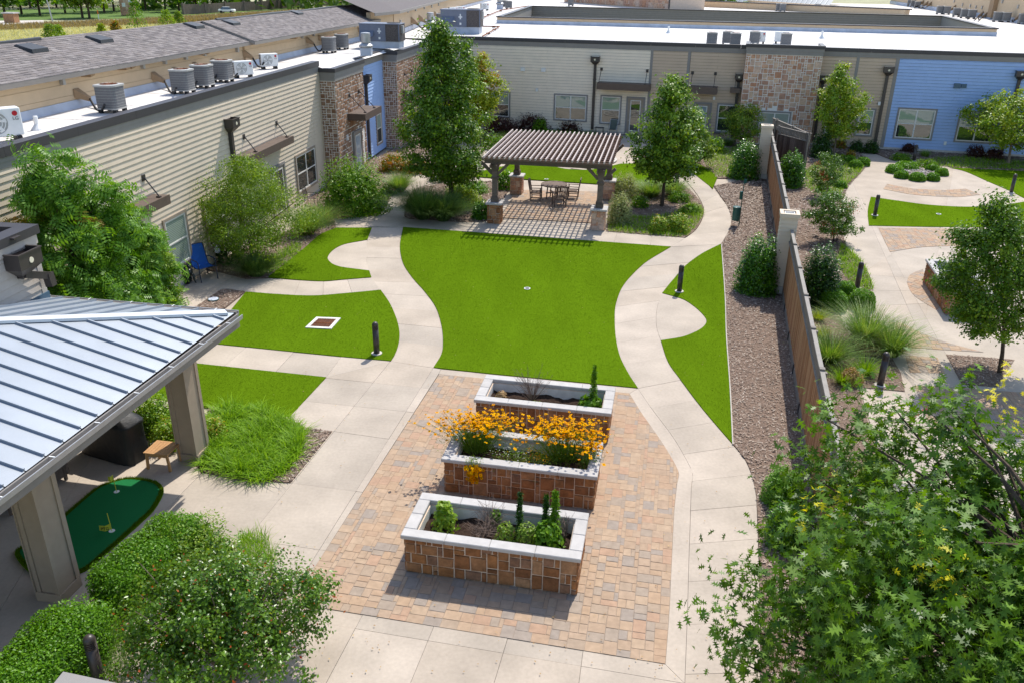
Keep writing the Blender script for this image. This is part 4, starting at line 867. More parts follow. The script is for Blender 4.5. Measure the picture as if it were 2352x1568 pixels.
# the sided block the pavilion leans on
q = onpl(105, 683, K0, kb.cross(ke+Vector((0, 0, SL)))); r = PY(78, 545, q.y); NB = Wall((r.x, r.y), LW.t); zt = r.z+.28
nbld = thing('entrance_block', 'pale lap-sided parapet block with a dark cap above the metal canopy roof', 'building', (r.x-2, r.y-4, 0))
core(NB, nbld, -9, 0, -6, -.001, q.z-1, zt-.2, 'gap_shade'); siding(NB, nbld, -9, -.16, q.z-.3, zt-.42, M['pale_siding'], .19)
trim(NB, nbld, -.16, 0, .0, .035, q.z-.3, zt-.42, M['pale_siding']); trim(NB, nbld, -9, .03, .0, .05, zt-.42, zt-.2, M['pale_siding'])
mb = MB(); NB.box(mb, -9, .1, -.3, .1, zt-.03, zt); NB.box(mb, -9, .1, .07, .1, zt-.2, zt-.032); NB.box(mb, -.2, .1, -6, -.302, zt-.03, zt); NB.box(mb, .07, .1, -6, .068, zt-.2, zt-.032); NB.box(mb, -.22, -.2, -6, -.302, zt-.25, zt-.001); mb.build('parapet_cap', M['dark_cap'], nbld)
mb = MB(); mb.poly([NB.pt(-9, -6, zt-.35), NB.pt(-9, -.28, zt-.35), NB.pt(-.2, -.28, zt-.35), NB.pt(-.2, -6, zt-.35)]); mb.build('flat_roof', M['white_roof'], nbld)
trim(NB, nbld, -9, .02, .0, .06, q.z-.8, q.z+.16, M['blue_flash'], 'base_flashing')
a, z = NB.px(66, 596, .3); o = downspout(NB, nbld, a-.05, z+.22, 0, .72, .36, z0=z-.42)
p0 = NB.pt(a-.05, .12, z-.42); p1 = p0+NB.t*.62-Vector((0, 0, .16))+NB.n*.1; mb = MB(); mb.beam(p0+Vector((0, 0, .08)), p1, .16, .16); mb.beam(p1+Vector((0, 0, .06)), p1-Vector((0, 0, .25))+NB.n*.03, .17, .17, NB.t); mb.build('outlet_elbow', M['bronze'], o)
# ================================================================ OBJECTS
def local_wall(O, t): return Wall(O, t)
SOIL = []
def planter(c, ang, label, pw=PW, pd=PD, h=.79, seed=1):
    r = thing('stone_planter', label, 'planter', (0, 0, 0), 'raised stone planters on the paved terraces')
    x, y = pw/2-.06, pd/2-.06
    mb = MB(); t = .2
    for b in ((-x+.012, x-.012, -y+.012, -y+t), (-x+.012, x-.012, y-t, y-.012), (-x+.012, -x+t, -y+t, y-t), (x-t, x-.012, -y+t, y-t)): mb.box(b[0], b[1], b[2], b[3], 0, h-.001)
    mb.build('mortar_core', M['mortar_tan'], r)
    for O, tt, l in (((-x, -y), (1, 0), 2*x), ((x, -y), (0, 1), 2*y), ((x, y), (-1, 0), 2*x), ((-x, y), (0, -1), 2*y)): stones(Wall(O, tt), r, 0.002, l-.002, .0, h-.005, -.012, 'stone', .105, depth=.03, gap=.022)
    mb = MB(); i0, i1 = x-t-.001, y-t-.001
    for b in ((-i0, i0, -i1-.012, -i1), (-i0, i0, i1, i1+.012), (-i0-.012, -i0, -i1, i1), (i0, i0+.012, -i1, i1)): mb.box(b[0]+(.001 if b[0] > 0 else 0), b[1], b[2], b[3], .3, h-.02)
    mb.build('lining', M['lining'], r)
    ox, oy, w_ = pw/2, pd/2, .24
    def caps(a0, a1, b0, b1, n, ax):
        for k in range(n):
            u0, u1 = a0+(a1-a0)*k/n+.0015, a0+(a1-a0)*(k+1)/n-.0015; mb = MB()
            if ax: cbox(mb, u0, u1, b0, b1, h, h+.09, .012)
            else: cbox(mb, b0, b1, u0, u1, h, h+.09, .012)
            mb.build('coping_stone', M['cap_stone'], r)
    caps(-ox, ox, -oy, -oy+w_, 4, True); caps(-ox, ox, oy-w_, oy, 4, True); caps(-oy+w_, oy-w_, -ox, -ox+w_, 2, False); caps(-oy+w_, oy-w_, ox-w_, ox, 2, False)
    n = 26; m = 12; g = MB(); rr = random.Random(seed); v = [((-i0)+2*i0*a/(n-1), -i1+2*i1*b/(m-1), .56+rr.uniform(-.03, .03)+.03*math.sin(a*.9+seed)) for b in range(m) for a in range(n)]
    g.add(v, [(b*n+a, b*n+a+1, (b+1)*n+a+1, (b+1)*n+a) for b in range(m-1) for a in range(n-1)]); g.build('soil_bed', M['soil'], r)
    r.location = (c[0], c[1], .012); r.rotation_euler = (0, 0, ang); return r
planter(PLANTERS[0], PLANT_A, 'stone planter nearest the camera with dry twigs between leafy green weeds', seed=1)
planter(PLANTERS[1], PLANT_A, 'middle stone planter overflowing with orange-yellow tickseed flowers', seed=2)
planter(PLANTERS[2], PLANT_A, 'stone planter at the lawn edge with one tall green spike of a plant', seed=3)
def ploc(i, x, y, z=.57):
    c = PLANTERS[i]; ca, sa = math.cos(PLANT_A), math.sin(PLANT_A); return Vector((c[0]+x*ca-y*sa, c[1]+x*sa+y*ca, z))
a, b = P(2114.6, 645), P(2166, 724); dv = (b-a).normalized(); nv = Vector((-dv.y, dv.x, 0))
cc = a+dv*(b-a).length*.5+nv*.75; planter((cc.x, cc.y), math.atan2(dv.y, dv.x), 'stone planter beyond the wooden fence half hidden by a dark tree', pw=max(2.2, (b-a).length), pd=1.5, seed=4)
# ---------------------------------------------------------------- bollard lights
bo = thing('bollard_light', 'x', 'bollard light', (0, 0, 0), 'bronze dome-topped bollard lights beside the paths')
MB().lathe([(.0925, .0), (.0925, .78)], 20).build('post', M['bronze'], bo, True)
for k in range(4): MB().lathe([(.070, .782+k*.034), (.094, .784+k*.034), (.094, .803+k*.034), (.070, .808+k*.034)], 20).build('louver', M['bronze'], bo)
MB().lathe([(.062, .78), (.062, .93)], 16).build('lens', M['cap_stone'], bo)
MB().lathe([(.0945, .918)]+[(.0945*math.cos(t), .93+.1*math.sin(t)) for t in np.linspace(0, 1.45, 8)], 20).build('dome', M['bronze'], bo, True)
MB().lathe([(.16, -.02), (.16, .025), (.15, .03)], 20).build('footing', M['kerb_concrete'], bo)
for k, (u, v, lb) in enumerate(((865.5, 813, 'bronze bollard light on the turf at the lower left path junction'), (1560, 671, 'bronze bollard light beside the half-round paved bay on the right turf strip'), (1968, 663, 'bronze bollard light among groundcover behind the trimmed boxwood balls'),
        (2021, 885, 'bronze bollard light beside the clump of ornamental grass beyond the fence'), (2009, 496, 'bronze bollard light at the left tip of the lens-shaped lawn beyond the fence'), (2322, 444, 'bronze bollard light at the right edge beyond the lens-shaped lawn'),
        (1554, 428, 'bronze bollard light behind the pergola planting near the curved path'), (843, 488, 'bronze bollard light in front of the large left shrub'), (231, 1573, 'bronze bollard light poking out between the clipped hedge and crape myrtle'), (2098, 371, 'bronze bollard light by the blue wall behind the ring of boxwood'))):
    o = bo if k == 0 else copy_tree(bo)
    p = P(u, v); o.location = (p.x, p.y, .02 if k in (0, 1, 4, 5) else .015); o['label'] = lb
# ---------------------------------------------------------------- pergola
fl, fr = P(1137, 511), P(1374, 526); ex = (fr-fl).normalized(); ey = Vector((-ex.y, ex.x, 0)); pw_ = (fr-fl).length
bl_ = P(1243, 432); pdp = 5.6; 
pg = thing('pergola', 'weathered timber pergola with a slatted open roof on four stone piers', 'pergola', (fl+ex*pw_/2+ey*pdp/2))
PT = lambda x, y, z: fl+ex*x+ey*y+Vector((0, 0, z))
Wp = Wall((fl.x, fl.y), ex)      # d positive is toward the camera
def pbox(mb, x0, x1, y0, y1, z0, z1): return mb.hexa([PT(x0, y0, z0), PT(x1, y0, z0), PT(x1, y1, z0), PT(x0, y1, z0), PT(x0, y0, z1), PT(x1, y0, z1), PT(x1, y1, z1), PT(x0, y1, z1)])
for x in (0, pw_):
    for y in (0, pdp):
        h = .30; mb = MB(); pbox(mb, x-h+.012, x+h-.012, y-h+.012, y+h-.012, 0, .90); pr = mb.build('stone_pier', M['mortar_tan'], pg)
        for dx, dy, tx, ty in ((-h, -h, 1, 0), (h, -h, 0, 1), (-h, h, 0, -1)): 
            o = PT(x+dx, y+dy, 0); tt = ex*tx+ey*ty; Wq = Wall((o.x, o.y), tt)
            nx0 = len(bpy.data.objects); stones(Wq, pg, .005, 2*h-.005, .01, .89, -.012, 'stone_pale' if (x, y) != (0, 0) else 'stone', .1, depth=.03, gap=.016)
        mb = MB(); v, f = chamfer_box((.03, .03, .15)); mb.add([PT(x+a*.76, y+b*.76, .945+c*.09) for a, b, c in v], f); mb.build('pier_cap', M['cap_stone'], pg)
        mb = MB(); pbox(mb, x-.12, x+.12, y-.12, y+.12, .99, 2.80); po = mb.build('post', M['wood_grey'], pg)
        mb = MB(); pbox(mb, x-.17, x+.17, y-.17, y+.17, .99, 1.2); pbox(mb, x-.15, x+.15, y-.15, y+.15, 1.201, 1.24); pbox(mb, x-.165, x+.165, y-.165, y+.165, 2.05, 2.14); pbox(mb, x-.15, x+.15, y-.15, y+.15, 2.42, 2.72); mb.build('post_collar', M['wood_grey'], po)
        for sx in (-1, 1): mb = MB(); mb.beam(PT(x+sx*.12, y, 2.26), PT(x+sx*.62, y, 2.76), .1, .13); mb.build('knee_brace', M['wood_grey'], pg)
        sy = 1 if y == 0 else -1; mb = MB(); mb.beam(PT(x, y+sy*.12, 2.26), PT(x, y+sy*.62, 2.76), .1, .13, ex); mb.build('knee_brace', M['wood_grey'], pg)
ov = .46
for y in (0, pdp):
    for d in (-.14, .14): mb = MB(); pbox(mb, -ov, pw_+ov, y+d-.035, y+d+.035, 2.75, 3.0); mb.build('beam', M['wood_grey'], pg)
for x in (0, pw_):
    for d in (-.14, .14): mb = MB(); pbox(mb, x+d-.03, x+d+.03, -.9, pdp+.9, 2.44, 2.55-.002) if False else mb.beam(PT(x+d, -.45, 2.67), PT(x+d, pdp+.45, 2.67), .06, .15); mb.build('side_beam', M['wood_grey'], pg)
NP, NRF = 17, 25
for k in range(NP):
    y = -.55+(pdp+1.1)*k/(NP-1); mb = MB(); pbox(mb, -.5, pw_+.5, y-.02, y+.02, 3.0, 3.085); mb.build('purlin', M['wood_purlin'], pg)
for k in range(NRF):
    x = -.38+(pw_+.76)*k/(NRF-1); j = rnd.uniform(-.03, .03); mb = MB(); pbox(mb, x-.026, x+.026, -.7+j, pdp+.74+j, 3.086, 3.18); mb.build('rafter', M['wood_rafter'], pg)
# ---------------------------------------------------------------- pergola table and chairs
tc = P(1272, 456); tb = thing('round_table', 'round slatted wooden table under the pergola', 'table', (0, 0, 0))
R_ = .66
for k in range(11):
    y0 = -R_+k*2*R_/11+.004; y1 = y0+2*R_/11-.008; w0 = math.sqrt(max(.01, R_*R_-max(y0*y0, y1*y1)))
    MB().box(-w0, w0, y0, y1, .71, .735).build('slat', M['bench_wood'], tb)
mb = MB(); n = 28; o = [(math.cos(k*2*math.pi/n), math.sin(k*2*math.pi/n)) for k in range(n)]
v = [(x*R_*r, y*R_*r, z) for r, z in ((.93, .69), (1.03, .69), (1.03, .738), (.93, .738)) for x, y in o]; mb.add(v, [(i*n+k, i*n+(k+1) % n, ((i+1) % 4)*n+(k+1) % n, ((i+1) % 4)*n+k) for i in range(4) for k in range(n)]); mb.build('rim', M['bench_wood'], tb)
for a in range(4): t = a*math.pi/2+.6; MB().tube([(math.cos(t)*.42, math.sin(t)*.42, 0), (math.cos(t)*.36, math.sin(t)*.36, .69)], .035, 6).build('leg', M['bench_wood'], tb)
MB().beam((-.38, -.26, .3), (.38, .26, .3), .05, .05).build('stretcher', M['bench_wood'], tb); MB().beam((-.26, .38, .3), (.26, -.38, .3), .05, .049).build('stretcher', M['bench_wood'], tb)
tb.location = (tc.x, tc.y, .012); tb.rotation_euler = (0, 0, -.2)
ch = thing('garden_armchair', 'x', 'armchair', (0, 0, 0), 'wooden armchairs round the pergola table')     # faces +x
for k in range(6): y = -.25+k*.086; MB().box(-.22+.02, .27, y, y+.074, .42, .44).build('seat_slat', M['bench_wood'], ch)
for sx, sy in ((1, 1), (1, -1)): MB().box(.22, .275, sy*.29-.026, sy*.29+.026, 0, .63).build('leg', M['bench_wood'], ch)
for sy in (1, -1): MB().beam((-.24, sy*.29, 0), (-.27, sy*.29, .45), .05, .05, (0, 1, 0)).beam((-.27, sy*.29, .45), (-.37, sy*.29, 1.0), .05, .05, (0, 1, 0)).build('leg', M['bench_wood'], ch); MB().beam((-.29, sy*.29, .64), (.3, sy*.29, .655), .065, .028).build('armrest', M['bench_wood'], ch)
MB().box(-.24, .24, -.29, -.265, .36, .419).box(-.24, .24, .265, .29, .36, .419).box(.235, .26, -.264, .264, .36, .418).box(-.262, -.24, -.264, .264, .36, .418).build('seat_frame', M['bench_wood'], ch)
MB().beam((-.37, -.29, .985), (-.385, 0, 1.03), .04, .09).beam((-.385, 0, 1.03), (-.37, .29, .985), .04, .09).build('top_rail', M['bench_wood'], ch)
MB().beam((-.28, -.27, .5), (-.28, .27, .5), .03, .05).build('lower_rail', M['bench_wood'], ch)
for k in range(7): y = -.22+k*.0735; MB().beam((-.285, y, .52), (-.372, y, .99), .014, .045, (0, 1, 0)).build('back_slat', M['bench_wood'], ch)
for sy in (-1, 1): MB().beam((-.24, sy*.28, .16), (.24, sy*.28, .16), .03, .04).build('stretcher', M['bench_wood'], ch)
for k, (u, v, f, lb) in enumerate(((1231, 459, -.15, 'wooden armchair at the left of the round table facing right'), (1316, 456, 3.0, 'wooden armchair at the right of the round table facing left'), (1284, 473, 1.75, 'wooden armchair nearest the camera with its back turned to the lawn'))):
    o = ch if k == 0 else copy_tree(ch)
    p = P(u, v); o.location = (p.x, p.y, .012); o.rotation_euler = (0, 0, f); o['label'] = lb
# ---------------------------------------------------------------- chairs by the walls
bc = thing('sling_chair', 'blue sling patio chair beside the left window', 'chair', (0, 0, 0))    # faces +x
def sling(c, sl_m, fr_m):
    for sy in (-1, 1):
        MB().tube([(.30, sy*.27, 0), (.27, sy*.275, .40), (.26, sy*.28, .60), (.20, sy*.285, .655), (-.10, sy*.285, .65), (-.25, sy*.28, .60)], .016, 6).build('arm_frame', fr_m, c)
        MB().tube([(-.34, sy*.27, 0), (-.18, sy*.265, .40), (-.28, sy*.262, .7), (-.40, sy*.26, 1.02)], .016, 6).build('leg', fr_m, c)
        MB().tube([(.27, sy*.262, .42), (.05, sy*.262, .385), (-.2, sy*.262, .40)], .014, 6).build('seat_rail', fr_m, c)
    MB().tube([(-.40, -.26, 1.02), (-.415, 0, 1.035), (-.40, .26, 1.02)], .016, 6).build('top_rail', fr_m, c)
    pts = [(.27, .425), (.1, .39), (-.08, .385), (-.18, .42), (-.26, .62), (-.33, .82), (-.40, 1.01)]; mb = MB()
    v = [(x, y, z+.006) for x, z in pts for y in (-.25, .25)]+[(x-.006, y, z-.006) for x, z in pts for y in (-.25, .25)]; n = len(pts); o = 2*n
    mb.add(v, [(2*i, 2*i+1, 2*i+3, 2*i+2) for i in range(n-1)]+[(o+2*i, o+2*i+2, o+2*i+3, o+2*i+1) for i in range(n-1)]+[(2*i, 2*i+2, o+2*i+2, o+2*i) for i in range(n-1)]+[(2*i+1, o+2*i+1, o+2*i+3, 2*i+3) for i in range(n-1)]); mb.build('sling', sl_m, c)
sling(bc, M['blue_sling'], M['navy_frame']); p = P(474, 640); bc.location = (p.x-.05, p.y, .005); bc.rotation_euler = (0, 0, -.75); bc.scale = (1.2, 1.2, 1.2)
fc = thing('folding_chair', 'grey-green folding chair against the cream wall by the window', 'chair', (0, 0, 0)); sling(fc, M['green_metal'] if False else mat('grey_green_fabric', (.10, .12, .10), .8), M['galv'])
p = FW.pt(-1.55, .75, 0); fc.location = (p.x+.35, p.y, .01); fc.rotation_euler = (0, 0, FW.ang-math.pi/2)
st = thing('side_stand', 'small dark metal side table left of the folding chair', 'table', FW.pt(-2.1, .7, 0)); mb = MB(); FW.box(mb, -2.5, -1.85, .45, .95, .48, .51); mb.build('table_top', M['bronze'], st)
for a in (-2.45, -1.9):
    for d in (.5, .9): mb = MB(); FW.box(mb, a-.015, a+.015, d-.015, d+.015, .01, .48); mb.build('leg', M['bronze'], st)
ws = thing('wire_stool', 'dark wire stand under the brown wall window', 'stool', FW.pt(6.0, .5, 0)); mb = MB(); FW.box(mb, 5.75, 6.3, .2, .6, .5, .53); mb.build('seat', M['bronze'], ws)
for a in (5.78, 6.27):
    for d in (.23, .57): mb = MB(); FW.box(mb, a-.013, a+.013, d-.013, d+.013, .0, .5); mb.build('leg', M['bronze'], ws)
ic = thing('iron_chair', 'black wrought iron chair by the tan wall under the double window', 'chair', LW.pt(18.4, .8, 0))
pI = lambda a, d, z: LW.pt(18.4+a, .75+d, z)
for a in (-.22, .22):
    MB().tube([pI(a, .25, 0), pI(a, .24, .45)], .014, 5).build('leg', M['bronze'], ic); MB().tube([pI(a, -.25, 0), pI(a, -.24, .45), pI(a, -.34, .95)], .014, 5).build('leg', M['bronze'], ic)
    MB().tube([pI(a, -.28, .66), pI(a, .2, .66), pI(a, .26, .6), pI(a, .24, .45)], .013, 5).build('armrest', M['bronze'], ic)
for k in range(7): MB().tube([pI(-.2+k*.066, -.24, .46), pI(-.2+k*.066, -.34, .94)], .008, 4).build('back_bar', M['bronze'], ic)
MB().tube([pI(-.22, -.34, .95), pI(0, -.36, 1.0), pI(.22, -.34, .95)], .014, 5).build('top_rail', M['bronze'], ic)
mb = MB()
for k in range(9): mb.tube([pI(-.22, -.24+k*.06, .45), pI(.22, -.24+k*.06, .45)], .009, 4)
mb.build('seat', M['bronze'], ic)
# dark glazed elephant garden seat
el = thing('elephant_garden_seat', 'dark glazed elephant-shaped garden seat beside the blue chair', 'garden seat', P(427, 648))
e0 = P(427, 648); eb = lambda pts, nm, n=12: MB().lathe(pts, n, (e0.x, e0.y, 0)).build(nm, M['statue'], el, True)
eb([(.17, .0), (.21, .03), (.2, .09), (.13, .13), (.16, .2), (.24, .32), (.26, .42), (.23, .54), (.14, .62), (.12, .66)], 'body', 16)
MB().hexa([(e0.x-.2, e0.y-.2, .67), (e0.x+.2, e0.y-.2, .67), (e0.x+.2, e0.y+.2, .67), (e0.x-.2, e0.y+.2, .67), (e0.x-.22, e0.y-.22, .72), (e0.x+.22, e0.y-.22, .72), (e0.x+.22, e0.y+.22, .72), (e0.x-.22, e0.y+.22, .72)]).build('seat_top', M['statue'], el)
h0 = Vector((e0.x+.22, e0.y-.12, .42)); MB().lathe([(.03, -.14), (.11, -.09), (.14, 0), (.1, .1), (.03, .14)], 12, h0).build('head', M['statue'], el, True)
MB().tube([h0+Vector((.1, -.04, 0)), h0+Vector((.19, -.08, -.12)), h0+Vector((.2, -.09, -.28)), h0+Vector((.26, -.12, -.36))], [.06, .05, .035, .02], 8).build('trunk', M['statue'], el, True)
for s in (-1, 1): MB().lathe([(.02, -.12), (.1, -.05), (.1, .05), (.02, .12)], 8, h0+Vector((-.04, s*.15, .02))).build('ear', M['statue'], el, True)
for dx, dy in ((-.12, -.12), (.12, -.12), (-.12, .12), (.12, .12)): MB().lathe([(.075, 0), (.065, .3)], 8, (e0.x+dx, e0.y+dy, .0)).build('foot', M['statue'], el, True)
# solar lantern on a stake
g = P(513, 622); sl_ = thing('solar_lantern', 'pale glass solar lantern hanging on a thin stake by the left window', 'garden lantern', g)
MB().tube([g, g+Vector((-.02, 0, 1.0)), g+Vector((-.07, -.02, 1.12)), g+Vector((-.12, -.02, 1.05))], .008, 5).build('stake', M['bronze'], sl_)
MB().lathe([(.01, -.02), (.12, -.2), (.10, -.3), (.02, -.34)], 6, g+Vector((-.12, -.02, 1.05))).build('glass_shade', M['flashing'], sl_)
# ---------------------------------------------------------------- grill, teak table, wicker seats, putting green
g0, g1, g2 = P(182, 1040), P(300, 1074), P(354, 1050); gx = (g1-g0); gl_ = gx.length; gx.normalize(); gy = Vector((-gx.y, gx.x, 0)); gd = .72
gr = thing('covered_grill', 'barbecue grill under a black fabric cover beside the canopy column', 'grill', g0+gx*gl_/2+gy*gd/2)
mb = MB(); n = 40; lv = ((.0, 1.03), (.12, 1.0), (.45, .97), (.85, .96), (.93, 1.0), (.97, .98)); ring = []
def rr_(t, sc):
    x = math.copysign(abs(math.cos(t))**.4, math.cos(t)); y = math.copysign(abs(math.sin(t))**.4, math.sin(t)); return x*gl_/2*sc, y*gd/2*sc
cg = g0+gx*gl_/2+gy*gd/2; v = []
for z, sc in lv:
    for k in range(n):
        t = 2*math.pi*k/n; x, y = rr_(t, sc*(1+.022*math.sin(k*2.7+z*3)*(1-z))); q = cg+gx*x+gy*y; v.append((q.x, q.y, z+.012+(.012*math.sin(k*1.9) if z > .8 else 0)))
for z, sx, sy in ((1.16, .55, .62), (1.24, .40, .42), (1.26, .2, .2)):
    for k in range(n): t = 2*math.pi*k/n; x, y = rr_(t, 1); q = cg+gx*x*sx+gy*y*sy; v.append((q.x, q.y, z))
L_ = len(lv)+3; mb.add(v, [(i*n+k, i*n+(k+1) % n, (i+1)*n+(k+1) % n, (i+1)*n+k) for i in range(L_-1) for k in range(n)]+[tuple((L_-1)*n+k for k in range(n))]); mb.build('fabric_cover', M['bbq_cover'], gr, True)
c0 = cg-gx*gl_*.20-gy*gd*.40+Vector((0, 0, 1.07)); sl2 = (gy*.5+Vector((0, 0, .8))).normalized(); nn = gx.cross(sl2)
mb = MB(); q = [c0-gx*.15-sl2*.05, c0+gx*.15-sl2*.05, c0+gx*.15+sl2*.05, c0-gx*.15+sl2*.05]; mb.hexa(q+[p+nn*.03 for p in q]); lbp = mb.build('label_patch', M['print_red'], gr)
text('weber', 'lettering', .10, M['print_white'], gr, c0+nn*.034, gx, sl2); bpy.data.objects[-1] if False else None
for o in list(gr.children):
    if o.parent is gr and o.name.startswith('lettering'): o.matrix_parent_inverse = Matrix.Translation(-gr.location)
t4 = [P(363, 1010, .46), P(416, 1016, .46), P(381.5, 1045, .46), P(327, 1039, .46)]; tcn = sum(t4, Vector())/4; tx = (t4[1]-t4[0]).normalized(); ty = Vector((-tx.y, tx.x, 0)); hw, hd_ = .30, .28
tt = thing('teak_side_table', 'small honey coloured slatted wooden table by the canopy column', 'side table', (tcn.x, tcn.y, 0))
Wt = Wall((tcn.x, tcn.y), tx)
for k in range(6): mb = MB(); Wt.box(mb, -hw+.06+k*.081, -hw+.06+k*.081+.075, -hd_+.055, hd_-.055, .44, .462); mb.build('slat', M['teak'], tt)
mb = MB(); Wt.box(mb, -hw, hw, hd_-.054, hd_, .438, .464); Wt.box(mb, -hw, hw, -hd_, -hd_+.054, .438, .464); Wt.box(mb, -hw, -hw+.058, -hd_+.0545, hd_-.0545, .438, .464); Wt.box(mb, hw-.05, hw, -hd_+.0545, hd_-.0545, .438, .464); mb.build('top_frame', M['teak'], tt)
for sx in (-1, 1):
    for sy in (-1, 1): a = Wt.pt(sx*(hw-.05), sy*(hd_-.05), 0); mb = MB(); mb.beam(a+tx*sx*.03, a-Vector((0, 0, -.44)), .05, .05, tx); mb.build('leg', M['teak'], tt)
for sy in (-1, 1): mb = MB(); Wt.box(mb, -hw+.06, hw-.06, sy*(hd_-.05)-.012, sy*(hd_-.05)+.012, .36, .437); mb.build('apron', M['teak'], tt)
wc = thing('wicker_armchair', 'brown wicker armchair with a pale cushion behind the front canopy column', 'armchair', (0, 0, 0))   # faces +x
MB().box(-.36, .36, -.36, .36, .10, .40).build('base', M['wicker'], wc)
for sy in (-1, 1):
    mb = MB(); cbox(mb, -.38, .42, sy*.36-.075, sy*.36+.075, .12, .62, .05); mb.build('armrest', M['wicker'], wc)
    for sx in (-.3, .34): MB().box(sx-.03, sx+.03, sy*.33-.03, sy*.33+.03, 0, .119).build('leg', M['wicker'], wc)
mb = MB(); mb.hexa([(-.44, -.42, .12), (-.30, -.42, .12), (-.30, .42, .12), (-.44, .42, .12), (-.56, -.42, .95), (-.46, -.42, .95), (-.46, .42, .95), (-.56, .42, .95)]); mb.build('backrest', M['wicker'], wc)
mb = MB(); cbox(mb, -.28, .38, -.28, .28, .40, .50, .04); mb.build('seat_cushion', M['cushion'], wc)
mb = MB(); v, f = chamfer_box((.3, .1, .1)); mb.add([(-.30+a*.16-.12*c, b*.54, .74+c*.46) for a, b, c in v], f); mb.build('back_cushion', M['cushion'], wc)
p = P(118, 1118); wc.location = (p.x-.25, p.y+.1, .01); wc.rotation_euler = (0, 0, -.35)
ben = thing('striped_lounge_chair', 'wooden lounge with a blue striped cushion cut by the left edge', 'lounge chair', (0, 0, 0))
M['stripe_fabric'] = mat('stripe_fabric', [(.03, .07, .09), (.35, .36, .34), (.10, .16, .19)], .9, .1, 40)
for k in range(16): MB().box(-1.2+k*.09, -1.2+k*.09+.088, -.32, .32, .38, .46+.006*(k % 2)).build('cushion_stripe', M['stripe_fabric'], ben)
MB().box(-1.22, .26, -.34, -.3, .3, .379).box(-1.22, .26, .3, .34, .3, .379).box(.2, .26, -.3, .3, .3, .378).build('frame', M['bench_wood'], ben)
for sx in (-1.1, .2):
    for sy in (-.31, .31): MB().box(sx-.03, sx+.03, sy-.028, sy+.028, 0, .299).build('leg', M['bench_wood'], ben)
p = P(34, 1172); ben.location = (p.x-.1, p.y+.2, .01); ben.rotation_euler = (0, 0, -.25)
pgp = [(35, 1275), (50, 1298), (73, 1318), (100, 1327), (180, 1318), (213, 1300), (347, 1180), (367, 1152), (376.7, 1128), (370, 1115), (353, 1105), (300, 1098), (263, 1105), (220, 1123), (147, 1185), (80, 1245), (42, 1262)]
q = W2(crv(pgp, 4)); ctr = sum((V2(x) for x in q), Vector((0, 0)))/len(q)
put_ = thing('putting_green', 'portable putting green mat with a fringe of longer turf under the canopy', 'putting green', (ctr.x, ctr.y, 0))
MB().prism(q, .005, .035).build('turf_fringe', M['turf'], put_)
qi = inset([V2(x) for x in q], .17); MB().prism(qi, .036, .045).build('putting_surface', M['putting'], put_)
X, Y = scatter([V2(x) for x in q], 9000); kk = ~inpoly(X, Y, qi); X, Y = X[kk], Y[kk]; n = len(X); a = rng.uniform(0, 6.3, n); z = np.full(n, .035)
V = np.stack([np.stack([X-.005*np.cos(a), Y-.005*np.sin(a), z], 1), np.stack([X+.005*np.cos(a), Y+.005*np.sin(a), z], 1), np.stack([X+rng.normal(0, .02, n), Y+rng.normal(0, .02, n), z+rng.uniform(.03, .06, n)], 1)], 1).reshape(-1, 3)
o = put('turf_blades', big_mesh('turf_blades', V, 3, np.arange(3*n).reshape(-1, 3), M['turf_fibre']), put_); o['kind'] = 'stuff'
for u, v in ((268, 1128), (257, 1218), (88, 1282)): c = P(u, v, .046); MB().lathe([(.06, 0), (.06, .004)], 16, c).build('cup', M['white_metal'], put_)
for (u, v, u1, v1, fz, lb, tilt) in ((268, 1128, 262, 1090, 1, 'yellow flag stick standing upright in the far cup of the putting green', 0), (257, 1218, 250, 1175, 0, 'yellow flag stick with its flag slipped down at the middle cup', 1), (88, 1282, 84, 1240, 0, 'yellow flag by the near column at the end of the putting green', 1)):
    a = P(u, v, .05); hh = .42; b = a+Vector((-.03, .02, hh)); fs = thing('putting_flag', lb, 'flag', a, 'flags on the putting green')
    MB().tube([a, b], .007, 6).build('stick', M['flag_yellow'], fs)
    o_ = (b-Vector((0, 0, .14))) if fz else a+Vector((-.005, 0, .04)); xd = Vector((-.22, -.04, 0)) if not fz else Vector((-.10, -.03, 0)); zd = Vector((0, .02, .13))
    mb = MB(); w3 = Vector((.02, -.05, 0)); p_ = [o_, o_+xd*.5+w3, o_+xd, o_+xd+zd*.8, o_+xd*.5+zd*.9+w3, o_+zd]; mb.add(p_+[x+Vector((0, .004, 0)) for x in p_], [(0, 1, 4, 5), (1, 2, 3, 4), (6, 11, 10, 7), (7, 10, 9, 8), (0, 6, 7, 1), (1, 7, 8, 2), (2, 8, 9, 3), (3, 9, 10, 4), (4, 10, 11, 5), (5, 11, 6, 0)]); mb.build('flag', M['flag_yellow'], fs)
    if not fz:
        tx_ = text('PTG', 'lettering', .085, M['print_black'], fs, o_+xd*.5+zd*.45+w3+Vector((0, -.006, .0)), -xd, zd); tx_.matrix_parent_inverse = Matrix.Translation(-fs.location)
